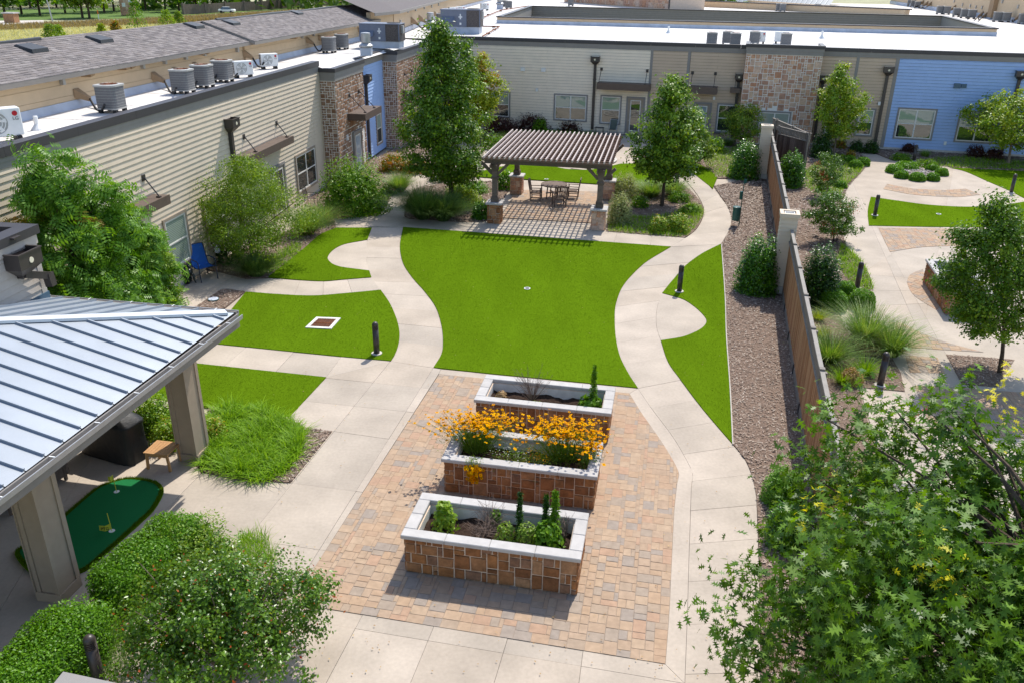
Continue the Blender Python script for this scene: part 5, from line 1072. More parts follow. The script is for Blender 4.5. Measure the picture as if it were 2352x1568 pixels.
# ---------------------------------------------------------------- small ground things
dq = [P(727, 731), P(783, 733), P(761, 758), P(701, 755)]; dc = sum(dq, Vector())/4
dr = thing('drain_grate', 'rusty area drain grate in a pale concrete frame set in the left lawn', 'drain grate', dc); up_z = Vector((0, 0, 1))
inn = [dc+(p-dc)*.74 for p in dq]
mb = MB()
for i in range(4):
    a, b, c, d = dq[i], dq[(i+1) % 4], inn[(i+1) % 4], inn[i]; mb.hexa([p+up_z*.0 for p in (a, b, c, d)]+[p+up_z*.05 for p in (a, b, c, d)])
mb.build('concrete_frame', M['lining'], dr)
MB().hexa([p+up_z*.024 for p in inn]+[p+up_z*.026 for p in inn]).build('sump', M['rubber'], dr)
for k in range(11):
    for h0_, h1_ in ((0, .48), (.52, 1)):
        t = (k+.5)/11; a = inn[3]+(inn[2]-inn[3])*t; b = inn[0]+(inn[1]-inn[0])*t; p0 = a+(b-a)*h0_; p1 = a+(b-a)*h1_; MB().beam(p0+up_z*.036, p1+up_z*.036, .022, .016).build('bar', M['rust'], dr)
mb = MB(); mb.beam((inn[0]+inn[3])/2+up_z*.04, (inn[1]+inn[2])/2+up_z*.04, .03, .02); mb.build('cross_bar', M['rust'], dr)
for u, v, lb in ((1211, 663, 'white golf cup sunk in the middle of the big lawn'), (1255, 381+31, 'white golf cup in the lawn behind the pergola'), (2156, 492, 'white golf cup in the lens-shaped lawn beyond the fence')):
    c = P(u, v, .028); t = thing('golf_cup', lb, 'golf cup', c, 'golf cups in the lawns'); mb = MB(); n = 18
    mb.add([(c.x+r*math.cos(k*6.2832/n), c.y+r*math.sin(k*6.2832/n), c.z+z) for r, z in ((.115, .0), (.115, .012), (.085, .012), (.085, -.0)) for k in range(n)], [(i*n+k, i*n+(k+1) % n, (i+1)*n+(k+1) % n, (i+1)*n+k) for i in range(3) for k in range(n)]); mb.build('rim', M['white_metal'], t); MB().lathe([(.084, 0), (.084, .003)], 16, c).build('hole', M['rubber'], t)
c = P(490, 687.5, .035); vc = thing('valve_cover', 'round grey-green irrigation cover in the small mulch bed', 'cover', c); MB().lathe([(.17, -.02), (.17, .02), (.15, .028)], 20, c).build('lid', M['flashing'], vc); MB().lathe([(.19, -.03), (.19, .012)], 20, c).build('ring', M['green_metal'], vc)
# pet waste station
b = P(1697, 519); ps = thing('pet_waste_station', 'green pet waste station with a bag box above a round can', 'waste bin', b)
T_ = zat(1707, 409, b); MB().tube([b, b+Vector((.0, 0, T_-.06)), b+Vector((.05, 0, T_))], .022, 8).build('pole', M['green_metal'], ps)
cn = b+Vector((-.20, -.06, .28)); MB().lathe([(.165, 0), (.175, .02), (.175, .56), (.185, .57), (.185, .63), (.12, .645)], 22, cn).build('can', M['green_metal'], ps, False); MB().lathe([(.180, .3), (.180, .33)], 22, cn).build('can_band', M['green_metal'], ps)
mb = MB(); cbox(mb, b.x-.13, b.x+.0, b.y-.09, b.y+.05, 1.25, 1.62, .02); mb.build('bag_box', M['green_metal'], ps)
mb = MB(); cbox(mb, b.x-.02, b.x+.1, b.y-.03, b.y-.015, T_-.25, T_-.05, .004); mb.build('sign_plate', M['green_metal'], ps)
# flat-topped lectern-like plaque under the foreground oak
b = P(2072, 1222); pl = thing('plaque_stand', 'grey slab-topped stand showing through the foreground oak leaves', 'stand', b); MB().box(b.x-.03, b.x+.03, b.y-.03, b.y+.03, 0, .95).build('post', M['grey_trim'], pl)
mb = MB(); v, f = chamfer_box((.05, .05, .2)); mb.add([(b.x+x*.62, b.y+y*.42, .98+z*.07+y*.12) for x, y, z in v], f); mb.build('slab_top', M['grey_trim'], pl)
# parapet corner right below the camera
pt = [P(112, 1582, 3.4), P(145, 1541, 3.4), P(300, 1574, 3.4), P(280, 1640, 3.4), P(80, 1650, 3.4)]; cpx = sum(pt, Vector())/5
pc = thing('parapet_corner', 'grey metal-capped parapet corner at the lower left edge', 'parapet', (cpx.x, cpx.y, 0)); MB().prism(pt, 3.33, 3.4).build('parapet_cap', M['grey_trim'], pc); MB().prism([cpx+(p-cpx)*.93 for p in pt], 0, 3.329).build('wall', M['column_paint'], pc)
# ---------------------------------------------------------------- roof machinery
cd = thing('condenser', 'x', 'condenser unit', (0, 0, 0), 'condenser units on the flat roofs')
def sup(a, n=20, e=.35): return [(a*math.copysign(abs(math.cos(t))**e, math.cos(t)), a*math.copysign(abs(math.sin(t))**e, math.sin(t))) for t in np.linspace(0, 2*math.pi, n, endpoint=False)]
MB().prism(sup(.36), .14, .84).build('coil', M['ac_grille'], cd); MB().prism(sup(.375), .12, .165).build('base_pan', M['ac_case'], cd)
mb = MB()
for k in range(7): mb.prism(sup(.366), .22+k*.088, .226+k*.088)
mb.build('guard_band', M['ac_case'], cd)
mb = MB(); n = 20; o = sup(.385); i_ = [(.29*math.cos(t), .29*math.sin(t)) for t in np.linspace(0, 2*math.pi, n, endpoint=False)]
mb.add([(x, y, .84) for x, y in o]+[(x, y, .90) for x, y in o]+[(x, y, .91) for x, y in i_]+[(x*.98, y*.98, .86) for x, y in i_], [(j*n+k, j*n+(k+1) % n, (j+1)*n+(k+1) % n, (j+1)*n+k) for j in range(3) for k in range(n)]); mb.build('top_panel', M['ac_case'], cd)
MB().lathe([(.285, .855), (.285, .86)], 20).build('fan_well', M['ac_dark'], cd)
mb = MB()
for r in (.06, .12, .18, .24): mb.lathe([(r, .905), (r+.018, .905), (r+.018, .913), (r, .913)], 18)
for k in range(6): t = k*math.pi/6; mb.beam((-.28*math.cos(t), -.28*math.sin(t), .918), (.28*math.cos(t), .28*math.sin(t), .918), .014, .008)
mb.build('fan_grille', M['rust'], cd)
for x in (-.26, .26):
    for y in (-.26, .26): MB().box(x-.06, x+.06, y-.06, y+.06, 0, .119).build('foot', M['rubber'], cd)
ms = thing('mini_split_unit', 'x', 'condenser unit', (0, 0, 0), 'white mini-split units on the flat roofs')   # front faces -y
mb = MB(); cbox(mb, -.42, .42, -.15, .15, .12, .72, .02); mb.build('case', M['white_metal'], ms)
mb = MB(); n = 24
for r in (.25, .19, .13, .07): 
    mb.add([(-.10+q*math.cos(k*6.2832/n), y, .42+q*math.sin(k*6.2832/n)) for q, y in ((r, -.151), (r, -.17), (r-.014, -.17), (r-.014, -.151)) for k in range(n)], [(j*n+k, j*n+(k+1) % n, (j+1)*n+(k+1) % n, (j+1)*n+k) for j in range(3) for k in range(n)])
mb.build('fan_guard', M['white_metal'], ms)
mb = MB(); mb.add([(-.10+.24*math.cos(k*6.2832/n), -.154, .42+.24*math.sin(k*6.2832/n)) for k in range(n)], [tuple(range(n))]); mb.build('fan_opening', M['galv'], ms)
for k in range(5): a = k*1.2566; mb = MB(); mb.add([(-.10+.04*math.cos(a+.8), -.158, .42+.04*math.sin(a+.8)), (-.10+.22*math.cos(a), -.156, .42+.22*math.sin(a)), (-.10+.22*math.cos(a+.45), -.164, .42+.22*math.sin(a+.45))], [(0, 1, 2)]); mb.build('fan_blade', M['white_metal'], ms)
for k in range(7):
    for j in range(2): MB().box(-.424, -.42, -.12+j*.125, -.01+j*.125, .2+k*.068, .245+k*.068).build('side_slot', M['ac_dark'], ms)
mb = MB(); mb.add([(.30+.055*math.cos(k*6.2832/16), -.156, .60+.055*math.sin(k*6.2832/16)) for k in range(16)], [tuple(range(16))]); mb.build('emblem', M['print_red'], ms)
text('LG', 'lettering', .10, M['ac_grille'], ms, (.30, -.158, .49), (1, 0, 0))
for x in (-.3, .3):
    MB().box(x-.05, x+.05, -.19, .19, 0, .119).build('foot', M['rubber'], ms)
def rtu_make():
    r = thing('rooftop_unit', 'x', 'rooftop unit', (0, 0, 0), 'packaged rooftop air handlers')
    MB().box(-1.2, 1.2, -.65, .65, 0, .42).build('roof_curb', M['flashing'], r); MB().box(-1.28, .35, -.72, .72, .42, 1.42).build('cabinet', M['rtu_blue'], r); MB().box(.351, 1.28, -.70, .70, .42, 1.42).build('coil_section', M['rtu_coil'], r)
    MB().box(-1.3, 1.3, -.74, .74, 1.421, 1.47).build('lid', M['rtu_blue'], r); MB().lathe([(.42, 1.471), (.42, 1.50), (.36, 1.52)], 18, (.75, 0, 0)).build('fan_guard', M['ac_dark'], r)
    MB().hexa([(-1.2, -.72, .75), (-.35, -.72, .75), (-.35, -.721, 1.0), (-1.2, -.721, 1.0), (-1.2, -1.1, .72), (-.35, -1.1, .72), (-.35, -.722, 1.05), (-1.2, -.722, 1.05)]).build('intake_hood', M['rtu_blue'], r)
    for x in (.36, 1.24): MB().box(x-.03, x+.03, -.74, -.701, .42, 1.42).build('corner_post', M['rtu_blue'], r)
    MB().box(-.12, .12, -.735, -.721, .98, 1.06).box(-.04, .04, -.736, -.722, .88, 1.2).build('info_sticker', M['print_white'], r); MB().box(-.06, .06, -.735, -.721, .55, .68).build('data_plate', M['white_metal'], r)
    MB().box(1.281, 1.42, -.3, .0, .9, 1.35).build('disconnect_box', M['galv'], r); return r
rtu = rtu_make()
def ex_vent():
    r = thing('exhaust_vent', 'x', 'roof vent', (0, 0, 0), 'galvanised roof vents'); MB().box(-.3, .3, -.3, .3, 0, .42).build('curb', M['flashing'], r)
    MB().lathe([(.36, .44), (.40, .47), (.40, .55), (.24, .68), (.20, .72)], 20).build('skirt', M['galv'], r); MB().lathe([(.26, .70), (.27, .72), (.27, 1.2), (.25, 1.23), (.1, 1.25)], 20).build('stack', M['galv'], r); return r
ev = ex_vent()
def pipe_vent():
    r = thing('pipe_vent', 'x', 'roof vent', (0, 0, 0), 'small plumbing vents on the flat roofs'); MB().lathe([(.16, 0), (.15, .03), (.09, .10), (.065, .14)], 14).build('boot', M['white_metal'], r); MB().lathe([(.055, .1), (.055, .34), (.045, .35)], 12).build('pipe', M['white_metal'], r); return r
pv = pipe_vent()
used = set()
def place(o, u, v, z, lb, rz=0.0, s=1.0):
    c = o if o.name not in used else copy_tree(o)
    used.add(o.name); p = P(u, v, z); c.location = p; c.rotation_euler = (0, 0, rz); c.scale = (s,)*3; c['label'] = lb; return c
TL = LW.ang-math.pi/2
for u, v, lb in ((260, 258, 'grey condenser with a rusty top standing alone on the left roof'), (423, 215, 'grey condenser first in the row of three rusty-topped units on the left roof'), (468.6, 202, 'grey condenser in the middle of three rusty-topped units on the left roof'), (514, 189, 'grey condenser beside the white mini-split on the left roof'), (757, 122, 'dark condenser beside its twin left of the rooftop unit'), (786, 114, 'dark condenser just left of the blue rooftop unit')): place(cd, u, v, ZR, lb, TL, 1.0)
for u, v, lb in ((1634, 102, 'condenser with a dark top at the left of the brown wall roof group'), (1670, 97, 'tall beige condenser second from the left above the brown wall'), (1688, 103, 'pale condenser in front of its neighbour above the brown wall'), (1733, 90, 'condenser behind the white mini-split above the stone tower'), (1804, 104, 'beige condenser beside the dark-backed mini-split above the stone tower')):
    c = place(cd, u, v, cz, lb, -.25, 1.0); a = FW.sd(PY(u, v, FW.pt(0, 0, 0).y-(.27*(u-1350)/100)))[0]; pr_ = c.location; s_, d_ = FW.sd(pr_); bk = {1634: 1.8, 1670: 3.4, 1688: 1.7, 1733: 4.2, 1804: 3.0}[u]; q = Vector((pr_.x, pr_.y, 0))*((FW.O-FW.n*bk).dot(FW.n)/Vector((pr_.x, pr_.y, 0)).dot(FW.n)); c.location = (q.x, q.y, cz)
for u, v, lb in ((1014, 58, 'rusty condenser behind the second rooftop unit'), (1158, 19, 'condenser left of a pair by the distant round vent'), (1169, 21, 'condenser right of a pair by the distant round vent'), (1311, 15, 'distant condenser by the stone wing at the top'), (1496, 19, 'distant condenser near the downspout of the stone wing'), (1788, 26, 'distant condenser left of a pair behind the light well'), (1797, 27, 'distant condenser right of a pair behind the light well'), (1876, 28, 'distant lone condenser behind the light well')): place(cd, u, v, cz, lb, -.2, 1.15)
for k, (x, y) in enumerate(((1450, 15), (1478, 18), (1537, 40), (1563, 47), (1585, 52), (1614, 60), (1768, 100), (1815, 102), (1882, 117), (1936, 127), (1986, 132), (2162, 152), (2222, 155), (2337, 167))):
    place(cd, 1567.6+x/2.9985, y/2.9985, cz, ('condenser %s in the long row along the right beige wing' % ('first', 'second', 'third', 'fourth', 'fifth', 'sixth', 'seventh', 'eighth', 'ninth', 'tenth', 'eleventh', 'twelfth', 'thirteenth', 'last')[k]), -.3, 1.2)
for u, v, z, rz, s, lb in ((8, 326, ZR, TL+.9, 1.25, 'white mini-split with a red round emblem cut by the left edge'), (560, 179, ZR, TL+.75, 1.0, 'white mini-split beside the three rusty condensers'), (619, 159, ZR, TL+.75, 1.0, 'white mini-split standing alone near the stone tower roof'), (1041, 37, cz, .6, 1.3, 'white mini-split left of two behind the far rooftop unit'), (1057, 35, cz, .6, 1.3, 'white mini-split right of two behind the far rooftop unit'), (1113, 25, cz, .5, 1.3, 'distant white mini-split by the far beige wall'), (1741, 101, cz, -.25, 1.15, 'white mini-split facing the courtyard above the stone tower'), (1793, 101, cz, 2.9, 1.15, 'mini-split showing its dark coil back above the stone tower')): place(ms, u, v, z, lb, rz, s)
place(rtu, 880, 110, ZR, 'blue-grey rooftop unit beside the round steel vent on the left roof', -.12, 1.0); place(rtu, 1062, 77, cz, 'blue-grey rooftop unit behind the tall oak on the front roof', -.1, 1.25)
place(ev, 842, 128, ZR, 'shiny round exhaust vent in front of the left rooftop unit', 0, 1.0); place(ev, 989, 68, cz, 'round exhaust vent partly behind the tall oak', 0, 1.1); place(ev, 1148, 22, cz, 'distant round exhaust vent near the far condensers', 0, 1.4)
place(pv, 87, 299, ZR, 'small white pipe vent near the left edge of the roof', 0, 1.15); place(pv, 1535, 77, cz, 'small cone vent on the white roof above the cream wall', 0, 1.6); place(pv, 1887, 89, cz, 'small cone vent on the white roof above the blue wall', 0, 1.6)
# refrigerant lines from the beige wall to the units
def lines(W, z0, u, v, u1, v1, lb, s=1.0):
    a, z = W.px(u, v); h = W.pt(a, .02, z); e = P(u1, v1, z0+.35); t = thing('refrigerant_line', lb, 'pipe', (h.x, h.y, h.z), 'insulated pipes running from the beige wall to the roof units')
    d = (e-h); mb = MB(); ax = W.n*.6+W.t*.35-Vector((0, 0, .45)); m_ = h+ax*.55*s
    mb.hexa([h-W.t*.15*s-Vector((0, 0, .17*s)), h+W.t*.15*s-Vector((0, 0, .17*s)), m_+W.t*.07*s-Vector((0, 0, .07*s)), m_-W.t*.07*s-Vector((0, 0, .07*s)), h-W.t*.15*s+Vector((0, 0, .12*s)), h+W.t*.15*s+Vector((0, 0, .12*s)), m_+W.t*.07*s+Vector((0, 0, .07*s)), m_-W.t*.07*s+Vector((0, 0, .07*s))]); mb.build('wall_hood', M['hood_tan'], t)
    pts = [m_+(e-m_)*f-Vector((0, 0, .32*math.sin(f*math.pi)*(1 if s < 1.3 else .6))) for f in np.linspace(0, 1, 9)]; MB().tube(pts, .04*s, 6).build('pipe', M['rubber'], t)
for u, v, u1, v1, lb in ((174, 212, 240, 241, 'black insulated pipe to the lone condenser on the left roof'), (351, 173, 405, 203, 'black insulated pipe to the first of three condensers'), (399, 162, 452, 188, 'black insulated pipe to the middle of three condensers'), (445, 150, 497, 173, 'black insulated pipe to the third condenser in the row'), (487, 141, 545, 170, 'black insulated pipe to the first white mini-split'), (560, 122, 606, 144, 'black insulated pipe to the mini-split standing alone'), (704, 91, 742, 108, 'black insulated pipe to the left of two dark condensers'), (732, 86, 775, 105, 'black insulated pipe to the right of two dark condensers'), (823, 68, 850, 85, 'black insulated pipe to the left rooftop unit')):
    W_ = Wall(LW.pt(0, UD, 0), LW.t); lines(W_, ZR, u, v, u1, v1, lb)
for u, v, u1, v1, lb in ((944, 45, 975, 62, 'pipe nearest the corner on the far beige wall'), (962, 40, 985, 55, 'second pipe along the far beige wall'), (983, 36, 1003, 47, 'third pipe along the far beige wall'), (998, 32, 1016, 42, 'fourth pipe along the far beige wall'), (1013, 25, 1028, 34, 'fifth pipe along the far beige wall')): lines(nW, ZR, u, v, u1, v1, lb, 1.6)
for k, (x, y) in enumerate(((1660, 12), (1690, 20), (1715, 22), (1880, 47), (1955, 68), (2025, 85), (2070, 92), (2098, 97), (2330, 107))):
    u, v = 1567.6+x/2.9985, y/2.9985; lines(Wg, cz, u, v, u-20, v+11, '%s pipe from the left on the right beige wing' % ('first', 'second', 'third', 'fourth', 'fifth', 'sixth', 'seventh', 'eighth', 'ninth')[k], 1.8)
# gas pipe on blocks crossing the far roof
gp_ = thing('gas_pipe', 'thin rusty gas pipe on small blocks across the white roof', 'pipe', P(1100, 65, cz)); pp = [P(1098, 61, cz+.15), P(1147, 61.5, cz+.15), P(1108, 84, cz+.15)]; MB().tube(pp, .05, 5).build('pipe', M['rust'], gp_)
pp2 = [P(1102, 44, cz+.15), P(1150, 24, cz+.15), P(1215, 14, cz+.15)]; MB().tube(pp2, .06, 5).build('pipe', M['rust'], gp_)
for u, v in ((1134, 64), (1135, 70), (1121, 79), (1121, 35), (1150, 27)): c = P(u, v, cz); MB().box(c.x-.15, c.x+.15, c.y-.12, c.y+.12, cz, cz+.12).build('support_block', M['rubber'], gp_)
# ---------------------------------------------------------------- wooden fence with pillars
def fence(pts, htop, name_l, m, frame_d, post_step=2.4, board_w=.14, side=1, rail='fence_rail', kick='fence_frame'):
    tot = [Vector((p[0], p[1], 0)) for p in pts]; root = thing('board_fence', name_l, 'fence', tot[len(tot)//2])
    for a, b in zip(tot, tot[1:]):
        W_ = Wall((a.x, a.y), (b-a)); l = (b-a).length; n = max(1, round(l/board_w)); w_ = l/n; hb = htop-.48
        for k in range(n):
            mb = MB(); j = rnd.uniform(-.006, .006); W_.box(mb, k*w_+.002, (k+1)*w_-.002, -.011+j, .011+j, .27, hb+rnd.uniform(-.004, .004)); mb.build('board', M[m], root)
        mb = MB(); W_.box(mb, 0, l, -.04, .02, .03, .268); mb.build('kickboard', M[kick], root)
        mb = MB(); W_.box(mb, 0, l, -.05, -.012, hb-.10, hb+.02); W_.box(mb, 0, l, -.05, -.012, 1.2, 1.3); W_.box(mb, 0, l, -.05, -.012, .3, .4); mb.build('rail', M['fence_frame'], root)
        mb = MB(); W_.box(mb, 0, l, -.045, .045, hb+.021, hb+.06); mb.build('mid_rail', M['fence_frame'], root)
        mb = MB(); W_.box(mb, 0, l, -.05, .05, htop-.05, htop); mb.build('top_rail', M[rail], root)
        nb_ = max(1, round(l/.13))
        for k in range(nb_): mb = MB(); c = (k+.5)*l/nb_; W_.box(mb, c-.019, c+.019, -.019, .019, hb+.061, htop-.051); mb.build('baluster', M['fence_frame'], root)
    # posts
    cum = 0; nxt = 0
    for a, b in zip(tot, tot[1:]):
        l = (b-a).length; W_ = Wall((a.x, a.y), (b-a)); k = nxt-cum
        while k <= l+.01:
            mb = MB(); W_.box(mb, k-.05, k+.05, -.12, -.051, 0, htop-.052); W_.box(mb, k-.06, k+.06, -.06, .06, htop+.001, htop+.045); mb.build('post', M['fence_frame'], root)
            mb = MB(); W_.box(mb, k-.05, k+.05, .021, .05, .0, .30); mb.build('post_foot', M['dark_cap'], root); k += post_step
        nxt = cum+k; cum += l
    return root
FH = 2.42
fpx = [(1752, 407), (1793, 560), (1802, 660), (1811, 729), (1822, 819), (1836, 906), (1843, 955), (1868, 1110), (1895, 1262), (1955, 1600)]
fpt = [P(*p) for p in fpx]
# straighten: one line between the two pillars and one from the middle pillar to the near end
pA, pB = P(1749, 411), P(1782, 668)
topn = [P(1826, 561, FH), P(1857.6, 709, FH), P(1881, 809, FH), P(1907.6, 937.5, FH), P(1931, 1045, FH)]
dirn = (topn[0]-topn[-1]); dirn.z = 0; dirn.normalize()
near_end = Vector((topn[-1].x, topn[-1].y, 0))-dirn*6.5; mid_end = Vector((topn[0].x, topn[0].y, 0))+dirn*((pB.y+.25-topn[0].y)/dirn.y)
pl1 = Vector((mid_end.x-.2, mid_end.y+.2, 0)); far0 = [P(1783, 335, FH) if False else None]
farpts = [P(1771, 296, FH), P(1783, 345, FH), P(1796, 405, FH), P(1812, 483, FH)]
fdir = (farpts[0]-farpts[-1]); fdir.z = 0; fdir.normalize(); fA = Vector((farpts[0].x, farpts[0].y, 0)); fB = Vector((farpts[-1].x, farpts[-1].y, 0))
# the walker's left side carries the boards: run from near to far so that +d faces left... boards face -x
fence([fA+fdir*.1, fB-fdir*.1], FH, 'stained wooden fence stretch between the two sided pillars', 'fence_board', 1)
fence([mid_end, near_end], FH, 'stained wooden fence running from the middle pillar toward the camera', 'fence_board', 1)
r0 = P(1788, 380); r1 = P(1846, 398); rb_ = P(1838, 345)
fence([fA+Vector((.5, .1, 0)), fA+Vector((.5, .1, 0))+(r1-r0).normalized()*2.6], 2.55, 'weathered dark wooden gate fence across the end beside the far pillar', 'fence_old', 1, rail='fence_frame')
e_ = fA+Vector((.5, .1, 0))+(r1-r0).normalized()*2.65; fence([e_, e_+Vector((-.5, 5.5, 0))], 2.55, 'weathered dark wooden fence running back to the stone tower', 'fence_old', 1, rail='fence_frame')
for c, lb in ((P(1748, 412), 'tall sided pillar with a hollow square cap at the far end of the fence'), (P(1790, 676), 'tall sided pillar with a hollow square cap in the middle of the fence')):
    hgt = 2.98; w_ = .30; pr = thing('fence_pillar', lb, 'pillar', c, 'sided pillars along the wooden fence'); ang = math.atan2(dirn.y, dirn.x)-math.pi/2; Wf = Wall((c.x+.05, c.y+.3), (math.cos(ang), math.sin(ang)))
    mb = MB(); Wf.box(mb, -w_+.03, w_-.03, -w_+.03, w_-.03, 0, hgt-.12); mb.build('pillar_body', M['pale_siding'], pr)
    k = .3
    while k < hgt-.16:
        mb = MB(); e1, e2 = w_-.006, w_-.026
        mb.hexa([Wf.pt(a, d, k) for a, d in ((-e1, e1), (e1, e1), (e1, -e1), (-e1, -e1))]+[Wf.pt(a, d, k+.135) for a, d in ((-e2, e2), (e2, e2), (e2, -e2), (-e2, -e2))]); mb.build('siding_board', M['pale_siding'] if False else M['tan_siding'], pr); k += .145
    mb = MB(); Wf.box(mb, -w_-.02, w_+.02, -w_-.02, w_+.02, 0, .28); mb.build('base_block', M['kerb_concrete'], pr)
    mb = MB()
    for b in ((-w_-.03, w_+.03, w_-.09, w_+.03), (-w_-.03, w_+.03, -w_-.03, -w_+.09), (-w_-.03, -w_+.09, -w_+.09, w_-.09), (w_-.09, w_+.03, -w_+.09, w_-.09)): Wf.box(mb, *b, hgt-.14, hgt)
    mb.build('cap', M['tan_siding'], pr); mb = MB(); Wf.box(mb, -w_+.095, w_-.095, -w_+.095, w_-.095, hgt-.11, hgt-.09); mb.build('cap_pan', M['galv'], pr); mb = MB()
    for b in ((-w_+.13, w_-.13, w_-.19, w_-.17), (-w_+.13, w_-.13, -w_+.17, -w_+.19), (-w_+.13, -w_+.15, -w_+.19, w_-.19), (w_-.15, w_-.13, -w_+.19, w_-.19)): Wf.box(mb, *b, hgt-.089, hgt-.02)
    mb.build('inner_rim', M['white_metal'], pr)
# pebble circles
def pebbles(name, label, cpx, rx, n, z, ring=True):
    c = P(*cpx); m = mpp(c); r = rx*m; 
    for_ = MB()
    for k in range(n):
        t = rnd.uniform(0, 6.283); q = r*math.sqrt(rnd.random())*.96; s = rnd.uniform(.03, .075)
        v, f = chamfer_box((.3, .3, .3)); a = rnd.uniform(0, 3); for_.add([(c.x+q*math.cos(t)+(x*math.cos(a)-y*math.sin(a))*s*1.5, c.y+q*math.sin(t)+(x*math.sin(a)+y*math.cos(a))*s, z+s*.25+zz*s*.8) for x, y, zz in v], f)
    o = for_.solo(name, M['pebble'], label, 'pebbles'); o['kind'] = 'stuff'
    return c, r
c, r = pebbles('river_pebbles', 'round grey and tan river stones in the circle behind the pergola', (1345, 366), 66, 900, .03)
mb = MB(); n = 48; mb.add([(c.x+q*math.cos(k*6.2832/n), c.y+q*math.sin(k*6.2832/n), z) for q, z in ((r+.16, 0), (r+.16, .06), (r, .06), (r, 0)) for k in range(n)], [(j*n+k, j*n+(k+1) % n, (j+1)*n+(k+1) % n, (j+1)*n+k) for j in range(3) for k in range(n)]); structure(mb.build('kerb_ring', M['kerb_concrete']))
mb = MB(); mb.beam(P(1312, 382, .1), P(1347, 386, .1), .12, .1); mb.solo('timber_sleeper', M['bronze'], 'dark timber lying at the edge of the river pebbles', 'timber')
RC = P(2104, 394); pebbles('river_stones', 'grey river stones inside the ring of boxwood balls', (2104, 396), 44, 500, .03)
# ================================================================ PLANTS
LOCAL = True
LEAF = (np.array([(0, 0, 0), (.30, .45, .07), (0, 1, 0), (-.30, .45, .07)]), np.array([(0, 1, 2), (0, 2, 3)]))
_o = [(.03, .20), (.27, .24), (.05, .36), (.40, .52), (.06, .56), (.28, .83), (.06, .76)]
OAKL = (np.array([(0, 0, 0)]+[(x, y, .18*abs(x)-.22*y*y) for x, y in _o]+[(0, 1, -.24)]+[(-x, y, .18*abs(x)-.22*y*y) for x, y in reversed(_o)]), None)
OAKL = (OAKL[0], np.array([tuple(range(len(OAKL[0])))]))
_p = []
for i in range(4):
    for s in (-1, 1): y = .15+i*.2; _p.append([(0, y, 0), (s*.17, y-.05, -.015), (s*.42, y+.05, -.10), (s*.19, y+.11, -.015)])
_p.append([(0, .88, 0), (.05, .98, -.03), (0, 1.18, -.09), (-.05, .98, -.03)])
PINN = (np.array([q for l in _p for q in l], float), np.arange(4*len(_p)).reshape(-1, 4))
def norm(a): return a/np.maximum(1e-9, np.linalg.norm(a, axis=1, keepdims=True))
def leafset(C, size, tpl=LEAF, up=.6, out=None, droop=.0, var=.35):
    """one leaf per point of C: blades face mostly upward / outward"""
    n = len(C); Nn = rng.normal(0, 1, (n, 3)); Nn = norm(Nn)*(1-up)+np.array([0, 0, 1.])*up
    if out is not None: Nn += out*.7
    Nn = norm(Nn); T = norm(np.cross(Nn, rng.normal(0, 1, (n, 3)))); T[:, 2] -= droop; T = norm(T); X = norm(np.cross(T, Nn)); Nn = np.cross(X, T)
    s = size*rng.uniform(1-var, 1+var, (n, 1, 1)); tv = tpl[0]
    V = C[:, None, :]+s*(X[:, None, :]*tv[None, :, 0:1]+T[:, None, :]*(tv[None, :, 1:2]-.4)+Nn[:, None, :]*tv[None, :, 2:3])
    m = len(tv); Fi = (tpl[1][None]+(np.arange(n)*m)[:, None, None]).reshape(-1, tpl[1].shape[1])
    return V.reshape(-1, 3), Fi
def join(sets):
    Vs, Fs, o = [], [], 0
    for V, Fi in sets: Vs.append(V); Fs.append(Fi+o); o += len(V)
    return np.concatenate(Vs), np.concatenate(Fs)
def leaf_obj(name, sets, m, parent=None):
    V, Fi = join(sets) if isinstance(sets, list) else sets
    return put(name, big_mesh(name, V, Fi.shape[1], Fi, M[m]), parent)
def clusters(axis, prof, n, kmin=.45, lump=.34, depth=None):
    """cluster centres inside an uneven crown; prof rows are (t, left radius, right radius) in metres"""
    t_ = np.array([p[0] for p in prof]); rl = np.array([p[1] for p in prof]); rr = np.array([p[2] for p in prof])
    out = []; ph = rng.uniform(0, 6.28, 4); tries = 0
    rm = max(rl.max(), rr.max())
    while len(out) < n and tries < n*60:
        tries += 1; t = rng.uniform(t_[0], t_[-1]); a = rng.uniform(0, 6.283); L_, R_ = np.interp(t, t_, rl), np.interp(t, t_, rr)
        r = (R_+L_)/2+(R_-L_)/2*math.cos(a)
        if rng.random() > (r/rm)**1.2+.04: continue
        r *= 1+lump*(math.sin(3*a+ph[0]+7*t)*.6+math.sin(5*a+ph[1]-11*t)*.4)
        k = math.sqrt(rng.uniform(kmin**2, 1)); c = axis(t); out.append((c[0]+r*k*math.cos(a), c[1]+r*k*math.sin(a)*(depth or 1), c[2], t))
    return np.array(out)
